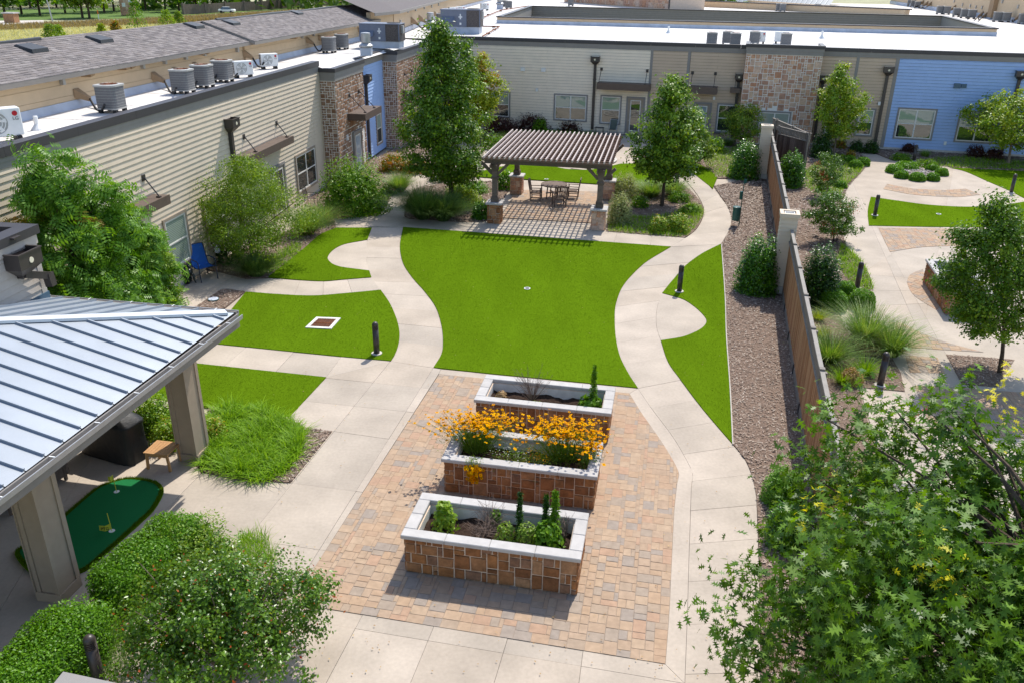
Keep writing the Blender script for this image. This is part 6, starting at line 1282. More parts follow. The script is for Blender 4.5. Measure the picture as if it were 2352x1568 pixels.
def tree(name, label, base, top, prof, lm, leaf=.12, ncl=150, lpc=60, spread=.35, trunk=.09, bark='bark', t0=.25, up=.45, tpl=LEAF, group=None, mix=None, kmin=.4, flat=.75, stems=1, lump=.36, cat='tree', z0=0., droop=0., limbs=34):
    b = Vector((base[0], base[1], z0)) if len(base) > 2 else P(base[0], base[1], z0); H = zat(top[0], top[1], b); tp = PY(top[0], top[1], b.y); m = mpp(b+Vector((0, 0, H*.5)))
    r = thing(name, label, cat, b, group); lx = tp.x-b.x
    ax = lambda t: np.array([lx*t**1.3, 0, (H-z0)*t])
    pr = [(p[0], p[1]*m, p[2]*m) for p in prof]
    C = clusters(ax, pr, ncl, kmin, lump)
    lpc = int(lpc*1.3) if tpl is LEAF else lpc; leaf *= 1.08
    n = len(C)*lpc; ci = np.repeat(np.arange(len(C)), lpc); cs = spread*rng.uniform(.6, 1.35, len(C))
    off = rng.normal(0, 1, (n, 3))*np.array([1, 1, flat])*.5; Pn = C[ci, :3]+off*cs[ci][:, None]
    cen = np.array([ax(t) for t in C[:, 3]])[ci]; od = norm(norm(Pn-cen)*.5+norm(off+1e-6)+np.array([0, 0, .25]))
    keep = Pn[:, 2] > .05; Pn, od, ci = Pn[keep], od[keep], ci[keep]
    if mix:
        sel = rng.random(len(C)) < mix[1]; 
        if len(mix) > 2: sel &= C[:, 3] > mix[2]
        s_ = sel[ci] & (rng.random(len(ci)) < .8)
        if s_.any(): leaf_obj('young_leaves', leafset(Pn[s_], leaf, tpl, up, od[s_], droop), mix[0], r)
        Pn, od = Pn[~s_], od[~s_]
    leaf_obj('crown', leafset(Pn, leaf, tpl, up, od, droop), lm, r)
    mb = MB(); tt = np.linspace(0, .86, 8)
    if stems == 1: mb.tube([tuple(ax(t)+np.array([.03*math.sin(t*9)*H*.05, .02*math.cos(t*7)*H*.05, 0])) for t in tt], [trunk*(1.25 if t == 0 else 1)*(1-.85*t) for t in tt], 9)
    else:
        for s in range(stems):
            a = s*6.283/stems+rng.uniform(-.4, .4); e = C[rng.integers(len(C)), :3]; mb.tube([(.06*math.cos(a), .06*math.sin(a), 0), tuple(np.array([.2*math.cos(a), .2*math.sin(a), H*.3])), tuple(e)], [trunk, trunk*.7, trunk*.2], 6)
    mb.build('trunk', M[bark], r); mb = MB()
    for k in rng.permutation(len(C))[:limbs]:
        c = C[k]; t1 = max(t0*.8, c[3]-rng.uniform(.08, .2)); a = ax(t1); mid = (a+c[:3])/2+np.array([0, 0, .06*H*.2]); rr = trunk*(1-.85*t1)*.4
        mb.tube([tuple(a), tuple(mid), tuple(c[:3])], [rr, rr*.65, rr*.25], 5, False)
    if limbs: mb.build('limb', M[bark], r)
    return r
def blades(n, rad, ln, wd, lean=.6, curl=.6, seg=3, cen=None, base_r=None):
    a = rng.uniform(0, 6.283, n); q = rad*np.sqrt(rng.random(n)); a2 = a+rng.normal(0, .5, n); bx, by = q*np.cos(a), q*np.sin(a)
    if cen is not None: bx, by = cen[0], cen[1]; n = len(bx); a2 = rng.uniform(0, 6.283, n)
    l = ln*rng.uniform(.55, 1.1, n); le = lean*rng.uniform(.15, 1.2, n); V = []
    for k in range(seg+1):
        t = k/seg; out = l*(le*t+curl*le*t*t*.6); z = l*(t-curl*le*t*t*.55); w_ = wd*(1-t*.85)
        px_, py_ = bx+out*np.cos(a2), by+out*np.sin(a2); sx, sy = -np.sin(a2)*w_, np.cos(a2)*w_
        V += [np.stack([px_-sx, py_-sy, z], 1), np.stack([px_+sx, py_+sy, z], 1)]
    V = np.stack(V, 1); m = 2*(seg+1); f = np.array([(2*k, 2*k+1, 2*k+3, 2*k+2) for k in range(seg)])
    return V.reshape(-1, 3), (f[None]+(np.arange(n)*m)[:, None, None]).reshape(-1, 4)
def tuft(name, label, base, rpx, ln, lm, n=500, wd=.008, lean=.8, curl=.8, group=None, dry=None, rad=.3):
    b = P(*base, .02); r = thing(name, label, 'ornamental grass', b, group); R_ = rpx*mpp(b)
    leaf_obj('blade_tuft', blades(n, R_*rad, ln, wd, lean, curl, 4), lm, r)['kind'] = 'stuff'
    if dry: leaf_obj('dry_blades', blades(dry, R_*rad*1.2, ln*.75, wd, lean*1.15, curl, 4), 'gr_dry', r)['kind'] = 'stuff'
    return r
def shrub(name, label, base, hw, hpx, lm, leaf=.05, n=2500, cat='shrub', group=None, shape=.75, mix=None, up=.35, dens_shell=.72, lump=.14, tpl=LEAF, rough=.06, z=.02, ry=None, stems=True, tight=False):
    """rounded bush: leaves fill an uneven dome, thickest near its skin"""
    b = P(*base, z); m = mpp(b); R_ = hw*m; H = zat(base[0], base[1]-hpx, b)-z; ry = ry or R_
    H = max(.25, H*.92)
    r = thing(name, label, cat, b, group); ph = rng.uniform(0, 6.28, 5)
    def pts(k):
        a = rng.uniform(0, 6.283, k); u = rng.uniform(-.05, 1, k) if not tight else rng.uniform(0.0, 1, k); el = np.arcsin(np.clip(u, -1, 1)); rr = 1+lump*(np.sin(3*a+ph[0]+4*u)*.5+np.sin(5*a+ph[1]-6*u)*.3+np.sin(9*a+ph[2]+9*u)*.25)
        kk = (dens_shell+(1-dens_shell)*rng.random(k)**.5)*rr; ce = np.cos(el)**shape
        d = np.stack([np.cos(a)*ce, np.sin(a)*ce, np.sin(el)], 1); return np.stack([d[:, 0]*R_*kk, d[:, 1]*ry*kk, np.maximum(.03, d[:, 2]*H*kk)], 1)+rng.normal(0, rough*R_, (k, 3))*np.array([1, 1, .7]), norm(d)
    A, d = pts(n); A[:, 2] = np.maximum(.02, A[:, 2])
    if mix: k = int(n*mix[1]); leaf_obj('young_leaves', leafset(A[:k], leaf, tpl, up, d[:k]), mix[0], r); A, d = A[k:], d[k:]
    leaf_obj('foliage', leafset(A, leaf, tpl, up, d), lm, r)
    B, d2 = pts(max(40, n//7)); leaf_obj('inner_foliage', leafset(B*np.array([.72, .72, .74]), leaf*3.2, tpl, .1, d2), lm, r)
    if stems:
        mb = MB()
        for k in range(9): a = k*.7; mb.tube([(.05*math.cos(a), .05*math.sin(a), 0), (R_*.5*math.cos(a), ry*.5*math.sin(a), H*.55), (R_*.75*math.cos(a), ry*.75*math.sin(a), H*.72)], [.018, .012, .005], 5, False)
        mb.build('stem', M['bark'], r)
    return r
def cover(name, label, pts, dens, ln, lm, wd=.008, lean=.6, curl=.8, seg=3, n=5, z=.02):
    q = W2(crv(pts, n)); X, Y = scatter(q, dens)
    V, Fi = blades(len(X), 1, ln, wd, lean, curl, seg, (X, Y)); k_ = np.repeat(.75+.35*np.sin(X*5.1+1.3*np.sin(Y*4.3))*np.sin(Y*4.7+X*1.1), 2*(seg+1)); V[:, 2] *= k_; V[:, 2] += z
    return tag(leaf_obj(name, (V, Fi), lm), label, 'groundcover', None, 'stuff')
# ---------------------------------------------------------------- courtyard trees
tree('oak_tree', 'tall dark green oak with a straight trunk left of the pergola', (1037, 466), (1010, 48), [(.12, 20, 18), (.2, 70, 78), (.32, 112, 108), (.45, 100, 98), (.6, 88, 80), (.75, 62, 55), (.88, 34, 34), (1.0, 8, 8)], 'lf_oak', .135, 250, 110, .44, .11, group='young shade trees in the courtyard', mix=('lf_bright', .22), kmin=.35, up=.4, limbs=50)
tree('maple_tree', 'yellow-green tree with orange tips behind the tall oak', (1095, 318), (1100, 128), [(.2, 20, 20), (.4, 45, 48), (.6, 46, 48), (.8, 38, 38), (1, 14, 14)], 'lf_yellowish', .15, 110, 70, .45, .08, group='young shade trees in the courtyard', mix=('lf_tip', .3, .55), kmin=.3)
tree('maple_tree', 'slender dark spire-topped tree tucked behind the tall oak crown', (1075, 330), (1072, 82), [(.45, 20, 18), (.7, 20, 22), (.85, 15, 15), (1, 4, 4)], 'lf_oak', .14, 46, 60, .4, .06, group='young shade trees in the courtyard')
tree('oak_tree', 'round bright green oak right of the pergola', (1520, 474), (1552, 172), [(.22, 18, 22), (.32, 62, 64), (.48, 76, 80), (.62, 70, 62), (.78, 44, 42), (.9, 24, 26), (1, 6, 6)], 'lf_oak', .13, 180, 105, .42, .09, group='young shade trees in the courtyard', mix=('lf_bright', .42), up=.4, kmin=.35)
tree('maple_tree', 'lower leafy tree behind and right of the round oak', (1592, 385), (1592, 250), [(.1, 26, 26), (.3, 40, 40), (.6, 40, 38), (.85, 24, 22), (1, 6, 6)], 'lf_airy', .12, 90, 70, .4, .06, group='young shade trees in the courtyard', kmin=.3, stems=3)
tree('crape_myrtle', 'small multi-stemmed tree with yellow-green leaves by the stone tower window', (1703, 338), (1712, 240), [(.2, 20, 20), (.4, 46, 42), (.7, 42, 40), (1, 16, 16)], 'lf_airy', .11, 80, 55, .38, .03, group='small multi-stemmed trees', mix=('lf_yellowish', .4), stems=4, kmin=.25)
tree('oak_tree', 'light yellow-green young tree in front of the exit sign wall', (1915, 356), (1936, 146), [(.2, 20, 20), (.35, 42, 44), (.55, 52, 54), (.7, 38, 48), (.85, 20, 24), (1, 6, 6)], 'lf_bright', .13, 150, 62, .38, .06, bark='bark_pale', group='young shade trees in the courtyard', mix=('lf_yellowish', .5), kmin=.3)
tree('oak_tree', 'yellow-green tree cut by the right edge in front of the blue wall', (2315, 378), (2335, 210), [(.25, 20, 40), (.4, 62, 80), (.6, 92, 100), (.85, 60, 70), (1, 20, 20)], 'lf_bright', .14, 170, 70, .42, .08, bark='bark_pale', group='young shade trees in the courtyard', mix=('lf_yellowish', .4), kmin=.3)
tree('oak_tree', 'dark green tree shading the planter beyond the fence', (2296, 856), (2300, 440), [(.25, 50, 60), (.33, 120, 125), (.5, 148, 155), (.68, 105, 115), (.85, 50, 62), (1, 8, 8)], 'lf_oak', .078, 260, 125, .30, .06, group='young shade trees in the courtyard', mix=('lf_bright', .16), kmin=.35, up=.35, lump=.28)
tree('crape_myrtle', 'low crape myrtle among bright groundcover beyond the fence', (1893, 452), (1902, 355), [(.3, 28, 30), (.55, 40, 42), (.8, 34, 36), (1, 14, 14)], 'lf_myrtle', .07, 90, 55, .22, .02, bark='bark_pale', group='small multi-stemmed trees', mix=('lf_red', .04), stems=4, kmin=.2)
tree('crape_myrtle', 'dark leafy crape myrtle beside the path beyond the fence', (1918, 556), (1905, 437), [(.2, 30, 30), (.4, 62, 58), (.7, 50, 52), (1, 22, 22)], 'lf_myrtle', .075, 130, 60, .22, .02, group='small multi-stemmed trees', mix=('lf_red', .03), stems=4, kmin=.2)
tree('airy_tree', 'wide airy multi-stemmed tree against the tan wall', (588, 612), (560, 362), [(.15, 40, 50), (.3, 105, 112), (.5, 122, 120), (.7, 95, 100), (.88, 60, 62), (1, 20, 20)], 'lf_airy', .062, 300, 100, .38, .04, group=None, mix=('lf_bright', .3), stems=5, kmin=.2, up=.3)
tree('pistache_tree', 'feathery pistache tree at the left edge before the tan wall', (-11.6, 20.3, 0), (118, 335), [(.15, 120, 110), (.35, 150, 150), (.6, 140, 140), (.8, 85, 95), (1, 18, 22)], 'lf_pist', .30, 200, 34, .38, .08, tpl=PINN, group='feathery pistache trees by the left wing', mix=('lf_tip', .07, .7), up=.35, kmin=.45, droop=.5)
tree('pistache_tree', 'bright feathery pistache tree just above the metal canopy roof', (-11.15, 22.4, 0), (285, 478), [(.1, 115, 95), (.3, 135, 92), (.55, 122, 80), (.8, 75, 60), (1, 20, 22)], 'lf_pist', .28, 200, 34, .34, .06, tpl=PINN, group='feathery pistache trees by the left wing', mix=('lf_bright', .3), up=.4, kmin=.4, droop=.4)
# ---------------------------------------------------------------- foreground oak and crape myrtle
def fore_oak():
    r = thing('oak_tree', 'large lobed-leaf oak filling the lower right corner', 'tree', (5.6, 6.6, 0)); b = np.array([5.6, 6.6, 0])
    C = []; ph = rng.uniform(0, 6.28, 3)
    while len(C) < 760:
        d = norm(rng.normal(0, 1, (1, 3)))[0]
        if d[2] < -.55: continue
        k = math.sqrt(rng.uniform(.22, 1)); rr = 1+.16*math.sin(4*math.atan2(d[1], d[0])+ph[0]+3*d[2])+.1*math.sin(7*d[2]+ph[1])
        p = np.array([5.5, 7.0, 3.55])+d*np.array([2.62, 2.75, 2.4])*k*rr; C.append(p)
    C = np.array(C); lpc = 42; ci = np.repeat(np.arange(len(C)), lpc); cs = rng.uniform(.18, .42, len(C)); Pn = C[ci]+rng.normal(0, 1, (len(ci), 3))*np.array([.5, .5, .34])*cs[ci][:, None]+norm(C[ci]-np.array([5.35, 7.0, 2.6]))*rng.normal(0, .22, (len(ci), 1)); od = norm(norm(Pn-np.array([5.35, 7.0, 3.0]))+norm(Pn-C[ci]))
    V, Fi = leafset(Pn-b, .15, OAKL, .35, od*.8, .15, .3); o = leaf_obj('crown', (V, Fi), 'lf_fore', r)
    sel = rng.random(len(C)) < .16; yi = sel[ci] & (rng.random(len(ci)) < .5); leaf_obj('young_leaves', leafset(Pn[yi]+od[yi]*.06-b, .15, OAKL, .4, od[yi]*.8, .15, .3), 'lf_leafy', r)
    ys = []
    for u, v, z in ((1860, 1155, 5.0), (1935, 1150, 4.8), (2155, 1290, 5.2), (2180, 1340, 5.0), (2290, 905, 4.6), (2330, 960, 4.8), (2320, 860, 4.6), (2250, 1010, 4.8), (2140, 1240, 5.2)):
        p = np.array(P(u, v, z)); ys.append(p+rng.normal(0, 1, (15, 3))*np.array([.12, .12, .12]))
    ys = np.concatenate(ys); leaf_obj('yellow_leaves', leafset(ys-b, .13, OAKL, .6, None, .2, .3), 'lf_yellow', r)
    mb = MB(); mb.tube([(0, 0, 0), (.05, .05, 1.6), (-.1, .1, 3.4), (-.2, .2, 5.2)], [.16, .13, .09, .03], 10); mb.build('trunk', M['bark'], r); mb = MB()
    for k in range(230):
        c = C[k]-b; z = max(.9, c[2]-rng.uniform(.3, 1.4)); a = np.array([0, .1, z]); mb.tube([tuple(a), tuple((a+c)/2+np.array([0, 0, .1])), tuple(c)], [.035, .022, .008], 5, False)
    mb.build('limb', M['bark'], r)
fore_oak()
def fore_myrtle():
    b = np.array([-4.45, 9.9, 0]); r = thing('crape_myrtle', 'dark glossy crape myrtle with reddish buds in the lower left foreground', 'shrub', tuple(b)); C = []; ph = rng.uniform(0, 6.28, 3)
    while len(C) < 420:
        d = norm(rng.normal(0, 1, (1, 3)))[0]
        if d[2] < -.3: continue
        k = math.sqrt(rng.uniform(.12, 1)); a = math.atan2(d[1], d[0]); rr = 1+.15*math.sin(3*a+ph[0]+4*d[2])+.12*math.sin(7*a+ph[1]); C.append(np.array([0, 0, 1.0])+d*np.array([1.62, 1.35, 1.12])*k*rr)
    C = np.array(C); lpc = 78; ci = np.repeat(np.arange(len(C)), lpc); cs = rng.uniform(.09, .22, len(C)); Pn = C[ci]+rng.normal(0, 1, (len(ci), 3))*np.array([.6, .6, .75])*cs[ci][:, None]; Pn[:, 2] = np.maximum(.08, Pn[:, 2]); od = norm(norm(Pn-np.array([0, 0, .7]))+norm(Pn-C[ci]))
    k = rng.random(len(Pn)); leaf_obj('foliage', leafset(Pn[k > .03], .064, LEAF, .35, od[k > .03]), 'lf_myrtle', r); leaf_obj('red_buds', leafset(Pn[k <= .03]+od[k <= .03]*.05, .05, LEAF, .3), 'lf_red', r)['kind'] = 'stuff'
    mb = MB(); tw = []
    for k in range(26):
        a = rng.uniform(0, 6.283); e = np.array([1.35*math.cos(a)*rng.uniform(.3, 1), 1.1*math.sin(a)*rng.uniform(.3, 1), rng.uniform(1.6, 2.25)]); mb.tube([(.08*math.cos(a), .08*math.sin(a), 0), tuple(e*np.array([.45, .45, .5])), tuple(e)], [.022, .014, .004], 5, False)
        if k < 20: tw.append(e)
    mb.build('stem', M['bark_pale'], r)
    lv = []
    for e in tw:
        for t in np.linspace(0, 1, 16): lv.append(e+np.array([0, 0, -.25+.62*t])+rng.normal(0, .035, 3))
    leaf_obj('shoot', leafset(np.array(lv), .055, LEAF, .3), 'lf_airy', r)['kind'] = 'stuff'
fore_myrtle()
tag(shrub('feathery_shrub', 'light green feathery shrub rising behind the crape myrtle and hedge', (455, 1300), 95, 110, 'lf_airy', .045, 4200, mix=('lf_bright', .3), lump=.2), None)
cover('border_grass', 'tufts of strappy grass behind the foreground crape myrtle', [(560, 1225, 1), (610, 1230, 1), (640, 1290, 1), (580, 1330, 1), (520, 1290, 1)], 900, .3, 'gr_lirio', .007)
cover('border_grass', 'pale strappy grass around the hidden bollard at the lower left', [(190, 1500, 1), (280, 1440, 1), (330, 1500, 1), (260, 1600, 1), (150, 1600, 1)], 700, .32, 'gr_fount', .007)
def hedge(label, a, b, hw, h, n, lm='lf_box'):
    a, b = Vector(a), Vector(b); d = b-a; l = d.length; W_ = Wall((a.x, a.y), d); c = (a+b)/2; r = thing('clipped_hedge', label, 'hedge', (c.x, c.y, 0), 'clipped boxwood hedges along the patio')
    out = []; nr = []
    while len(out) < n:
        u, v, w_ = rng.uniform(-1, 1, 3); w_ = abs(w_)
        g = (abs(u)**6+abs(v)**4+abs(w_)**5)**(1/5)
        if g < .3: continue
        k = rng.uniform(.84, 1.0)/g*(1+.03*math.sin(u*9)+.03*math.sin(v*5+u*4)); p = W_.pt(l/2+u*k*(l/2), v*k*hw, max(.03, w_*k*h)); out.append((p.x-c.x, p.y-c.y, p.z)); q = W_.t*u*.6+W_.n*v+Vector((0, 0, w_*1.1)); nr.append(tuple(q))
    out = np.array(out); leaf_obj('foliage', leafset(out, .046, LEAF, .25, norm(np.array(nr))), lm, r); leaf_obj('inner_foliage', leafset(out[::6]*np.array([.86, .86, .80]), .17, LEAF, .2, norm(np.array(nr))[::6]), lm, r); mb = MB()
    for k in range(12): p = W_.pt((k+.5)*l/12, 0, 0)-c; mb.tube([p, p+Vector((.05, .1, h*.8))], [.02, .008], 5)
    mb.build('stem', M['bark'], r)
hedge('short clipped boxwood hedge along the edge of the putting green', (-6.25, 13.2, 0), (-7.1, 11.2, 0), .56, .95, 22000)
hedge('longer clipped boxwood hedge running off the lower left corner', (-7.05, 10.75, 0), (-7.85, 7.6, 0), .62, 1.0, 32000)
# ---------------------------------------------------------------- groundcover
cover('lilyturf', 'mound of bright lilyturf in the bed beside the canopy column', [(458, 1072, 1), (470, 985), (500, 940), (590, 945), (680, 975), (699, 1000), (692, 1040), (655, 1085), (600, 1108), (540, 1098)], 1050, .42, 'gr_lirio', .013, .85, .9)
for pts, lb, d in (([(1395, 520, 1), (1440, 500), (1520, 498), (1590, 470), (1615, 480), (1610, 505), (1590, 532), (1570, 545), (1480, 540), (1396, 533, 1)], 'bright strappy groundcover right of the pergola', 260), ([(780, 498, 1), (800, 470), (850, 455), (905, 425), (918, 430), (885, 468), (862, 497, 1)], 'strappy groundcover below the large left shrub', 260), ([(600, 600, 1), (650, 575), (690, 560), (685, 585), (650, 612), (615, 636, 1)], 'strappy groundcover along the left lawn edge', 330), ([(1618, 345, 1), (1700, 340, 1), (1700, 405, 1), (1648, 407), (1620, 380)], 'sunny grass between the small turf strip and the round holly', 150), ([(1845, 400, 1), (1900, 360), (1985, 368), (1978, 395), (1945, 428), (1930, 450, 1), (1860, 440)], 'bright yellow-green groundcover beyond the fence', 200), ([(1930, 565, 1), (1950, 575), (1980, 605), (2000, 645), (2003, 668), (1965, 660), (1925, 610)], 'green lilyturf by the bollard beyond the fence', 420), ([(2110, 372, 1), (2180, 362), (2360, 374, 1), (2420, 392, 1), (2240, 388), (2150, 382)], 'shaded lilyturf along the blue wall', 160), ([(1125, 305, 1), (1260, 300), (1370, 300, 1), (1370, 318, 1), (1150, 325)], 'shaded grass behind the pergola roof', 110)):
    cover('groundcover', lb, pts, d, .26, 'gr_lirio', .012, .6, .8, 2)
# ---------------------------------------------------------------- ornamental grasses
G_ = 'ornamental grass clumps in the beds'
for b, rp_, ln, lm, n, lb, dry in (((590, 632), 52, 1.0, 'gr_dark', 2000, 'dark mounded grass at the corner of the left lawn', 0), ((705, 538), 45, 1.35, 'gr_fount', 1500, 'variegated fountain grass beside the left lawn tip', 60), ((745, 512), 34, 1.1, 'gr_fount', 600, 'tan-tipped grass behind the variegated clump', 250), ((917, 440), 36, 1.15, 'gr_fount', 1000, 'pale fountain grass left of the tall oak', 60), ((972, 502), 46, 1.7, 'gr_dark', 3000, 'big dark grass mound under the tall oak, left one', 0), ((1018, 506), 42, 1.4, 'gr_dark', 2400, 'big dark grass mound under the tall oak, right one', 0),
        ((1495, 452), 42, 1.0, 'gr_fount', 1000, 'pale grass behind the round oak trunk', 90), ((1545, 448), 40, 1.0, 'gr_fount', 1000, 'pale grass near the bollard behind the round oak', 90), ((1470, 440), 28, .6, 'gr_fount', 450, 'small pale grass by the silver shrubs', 40), ((1672, 335), 26, .6, 'gr_dark', 400, 'dark grass in the shade by the brown wall door', 0), ((2124, 360), 22, .5, 'gr_fount', 300, 'grey spiky plant by the blue wall bollard', 0),
        ((1985, 790), 62, 1.35, 'gr_fount', 1500, 'tall upright fountain grass at the paved edge beyond the fence', 0), ((2045, 815), 50, 1.15, 'gr_fount', 1200, 'arching fountain grass leaning over the pavers', 0), ((1905, 830), 48, 1.0, 'gr_fount', 1000, 'arching grass close to the fence', 0), ((1935, 880), 30, .55, 'gr_lirio', 380, 'short green grass tuft left of the bollard', 0), ((1985, 860), 34, .6, 'gr_lirio', 420, 'green strappy tuft right behind the bollard', 0), ((1880, 735), 26, .45, 'lf_yellowish', 260, 'small yellow-green tuft by the fence', 0), ((1888, 775), 26, .45, 'lf_yellowish', 260, 'second small yellow-green tuft by the fence', 0), ((1972, 722), 32, .5, 'gr_fount', 150, 'thin blue-green grass in front of the boxwood balls', 0)):
    tuft('ornamental_grass', lb, b, rp_, ln, lm, n, .008 if b[1] > 520 else .011, .75, .95, G_, dry)
for b, hw, h, lb in (((2000, 800), 42, 40, 'dry brown cut-back grass mound in the middle of the clump'), ((1953, 878), 26, 34, 'small dry brown grass mound near the fence')):
    r = shrub('dry_grass_mound', lb, b, hw, h, 'gr_dry', .05, 1900, 'ornamental grass', None, stems=False, up=.2)
# ---------------------------------------------------------------- shrubs
for b, hw, h, lm, lf, n, lb, mix in (((530, 600), 36, 62, 'lf_dark', .06, 1300, 'dark shrub against the tan wall behind the solar lantern', None), ((815, 482), 78, 132, 'lf_leafy', .10, 6200, 'large dense green shrub before the stone tower', ('lf_bright', .25)), ((895, 445), 22, 30, 'lf_oak', .06, 700, 'small round dark bush at the path bend', None), ((903, 392), 34, 44, 'lf_nandina', .09, 1300, 'orange-tipped nandina by the stone tower, left one', None), ((950, 396), 30, 40, 'lf_nandina', .09, 1000, 'rusty nandina by the stone tower, right one', None), ((1008, 415), 26, 24, 'lf_dark', .08, 600, 'low dark bush behind the tall oak trunk', None),
        ((1085, 440), 40, 26, 'lf_box', .07, 1600, 'low bright spreading shrub under the tall oak, back one', None), ((1068, 470), 42, 36, 'lf_yellowish', .08, 1700, 'yellow-green shrub under the tall oak', ('lf_bright', .5)), ((1050, 448), 28, 28, 'lf_bright', .08, 900, 'small light shrub beside the tall oak trunk', None), ((1106, 500), 24, 44, 'lf_holly', .09, 900, 'glossy dark shrub by the left front pier', None), ((1160, 432), 26, 46, 'lf_holly', .09, 1000, 'glossy rounded shrub by the left rear pier', ('lf_bright', .35)),
        ((1434, 452), 33, 62, 'lf_silver', .06, 2600, 'silvery sage shrub beside the right rear pier', None), ((1422, 512), 30, 76, 'lf_silver', .06, 2800, 'silvery sage shrub beside the right front pier', None), ((1470, 474), 22, 30, 'lf_leafy', .07, 700, 'small green shrub next to the sage', None), ((1560, 462), 28, 26, 'lf_leafy', .07, 800, 'small green shrub below the pale grasses', None), ((1512, 532), 22, 40, 'lf_bright', .08, 800, 'bushy shrub with tan tips right of the pergola, left one', ('lf_tip', .15)), ((1555, 530), 28, 44, 'lf_bright', .08, 1000, 'bushy shrub with yellow tips right of the pergola, right one', ('lf_tip', .12)), ((1585, 488), 26, 20, 'lf_leafy', .07, 600, 'low green shrub by the path bend', None),
        ((1150, 300), 40, 34, 'lf_purple', .12, 1100, 'dark purple shrub under the left window of the cream wall', None), ((1225, 296), 44, 42, 'lf_purple', .12, 1300, 'dark purple shrub between the cream wall windows', None), ((1312, 298), 40, 34, 'lf_purple', .12, 1100, 'dark purple shrub under the double window', None), ((1240, 305), 18, 38, 'lf_leafy', .12, 500, 'upright green rosemary before the purple shrubs', None), ((1135, 340), 30, 34, 'lf_leafy', .10, 700, 'green shrub behind the pergola left corner', None), ((1560, 330), 24, 18, 'gr_dark', .10, 400, 'low dark plant right of the cream wall door', None),
        ((1640, 350), 26, 40, 'lf_leafy', .10, 800, 'leafy shrub below the round oak at its right', None), ((1709, 408), 37, 92, 'lf_holly', .10, 3200, 'large glossy holly left of the far fence pillar', None), ((1814, 428), 31, 88, 'lf_holly', .10, 2600, 'rounded glossy holly right of the fence near its far end', None), ((1736, 668), 47, 140, 'lf_holly', .085, 5200, 'big bright-topped holly in front of the middle pillar', None), ((1876, 692), 46, 140, 'lf_dark', .075, 5600, 'tall dark holly right of the fence beside the boxwood balls', ('lf_holly', .2)),
        ((1884, 362), 24, 72, 'lf_dark', .10, 1600, 'dark column-shaped holly under the young yellow-green tree', None), ((1966, 348), 17, 30, 'lf_dark', .09, 600, 'dark round bush at the foot of the brown wall, left one', None), ((2000, 350), 18, 32, 'lf_dark', .09, 650, 'dark round bush by the downspout of the brown wall', None), ((1928, 340), 16, 22, 'lf_nandina', .09, 400, 'small bronze bush by the brown wall', None), ((2088, 348), 18, 20, 'lf_purple', .09, 450, 'purple shrub under the first blue wall window', None), ((2238, 360), 20, 32, 'lf_purple', .09, 600, 'purple shrub under the second blue wall window', None), ((2282, 366), 22, 32, 'lf_purple', .09, 650, 'purple shrub beside the yellow-green tree at the right', None), ((2070, 368), 24, 18, 'lf_leafy', .08, 500, 'grey-green low shrub by the bollard at the blue wall', None), ((1953, 360), 12, 16, 'lf_tip', .07, 250, 'small bronze tuft near the brown wall', None), ((2128, 382), 30, 16, 'lf_leafy', .08, 500, 'low green groundcover shrub before the blue wall', None),
        ((355, 985), 52, 88, 'lf_bright', .06, 2600, 'light green nandina behind the covered grill', ('lf_leafy', .4)), ((395, 1015), 45, 60, 'lf_bright', .06, 1800, 'nandina with open leaves between grill and column', ('lf_tip', .05)), ((488, 1005), 34, 52, 'lf_bright', .055, 1200, 'pink-tipped nandina right of the canopy column', ('lf_tip', .25)), ((1795, 1150), 46, 84, 'lf_box', .05, 4200, 'bright clipped shrub at the foot of the fence near the oak', None), ((1803, 1240), 48, 92, 'lf_holly', .055, 4200, 'glossy shrub below the clipped one, half under the oak', None), ((2015, 1110), 46, 70, 'lf_bright', .05, 2200, 'yellow-green shrub beyond the fence above the oak', None), ((2100, 1165), 40, 50, 'lf_leafy', .05, 1500, 'green shrub beyond the fence behind the oak top', None)):
    shrub('shrub', lb, b, hw, h, lm, lf, n, mix=mix)
bx = 'clipped boxwood balls beyond the fence'
for b, hw, h, lb in (((1909, 706), 34, 46, 'clipped boxwood ball nearest the fence'), ((1940, 680), 25, 36, 'clipped boxwood ball behind the other two'), ((1977, 706), 31, 44, 'clipped boxwood ball nearest the paved path'), ((1964, 386), 15, 20, 'small boxwood ball by the path to the exit door, left one'), ((1982, 380), 15, 20, 'small boxwood ball by the path to the exit door, right one'), ((1950, 372), 14, 16, 'dark boxwood ball behind the pair by the exit path'), ((1930, 432), 14, 18, 'small boxwood ball left of the paved path'), ((1890, 440), 16, 16, 'small boxwood ball below the crape myrtle'),
        ((2054, 396), 20, 20, 'boxwood in the planted ring, far left'), ((2082, 386), 26, 16, 'wide boxwood at the back of the planted ring'), ((2141, 391), 15, 15, 'boxwood in the planted ring, back right'), ((2162, 402), 15, 17, 'boxwood in the planted ring, far right'), ((2142, 414), 15, 18, 'boxwood in the planted ring, front right'), ((2106, 414), 18, 19, 'boxwood in the planted ring, front middle'), ((2070, 408), 16, 17, 'boxwood in the planted ring, front left')):
    shrub('boxwood_ball', lb, b, hw, h, 'lf_box', .042 if b[1] > 600 else .075, 6500 if b[1] > 600 else 1300, group=bx, up=.2, dens_shell=.88, lump=.05, rough=.025, shape=.6, stems=False)
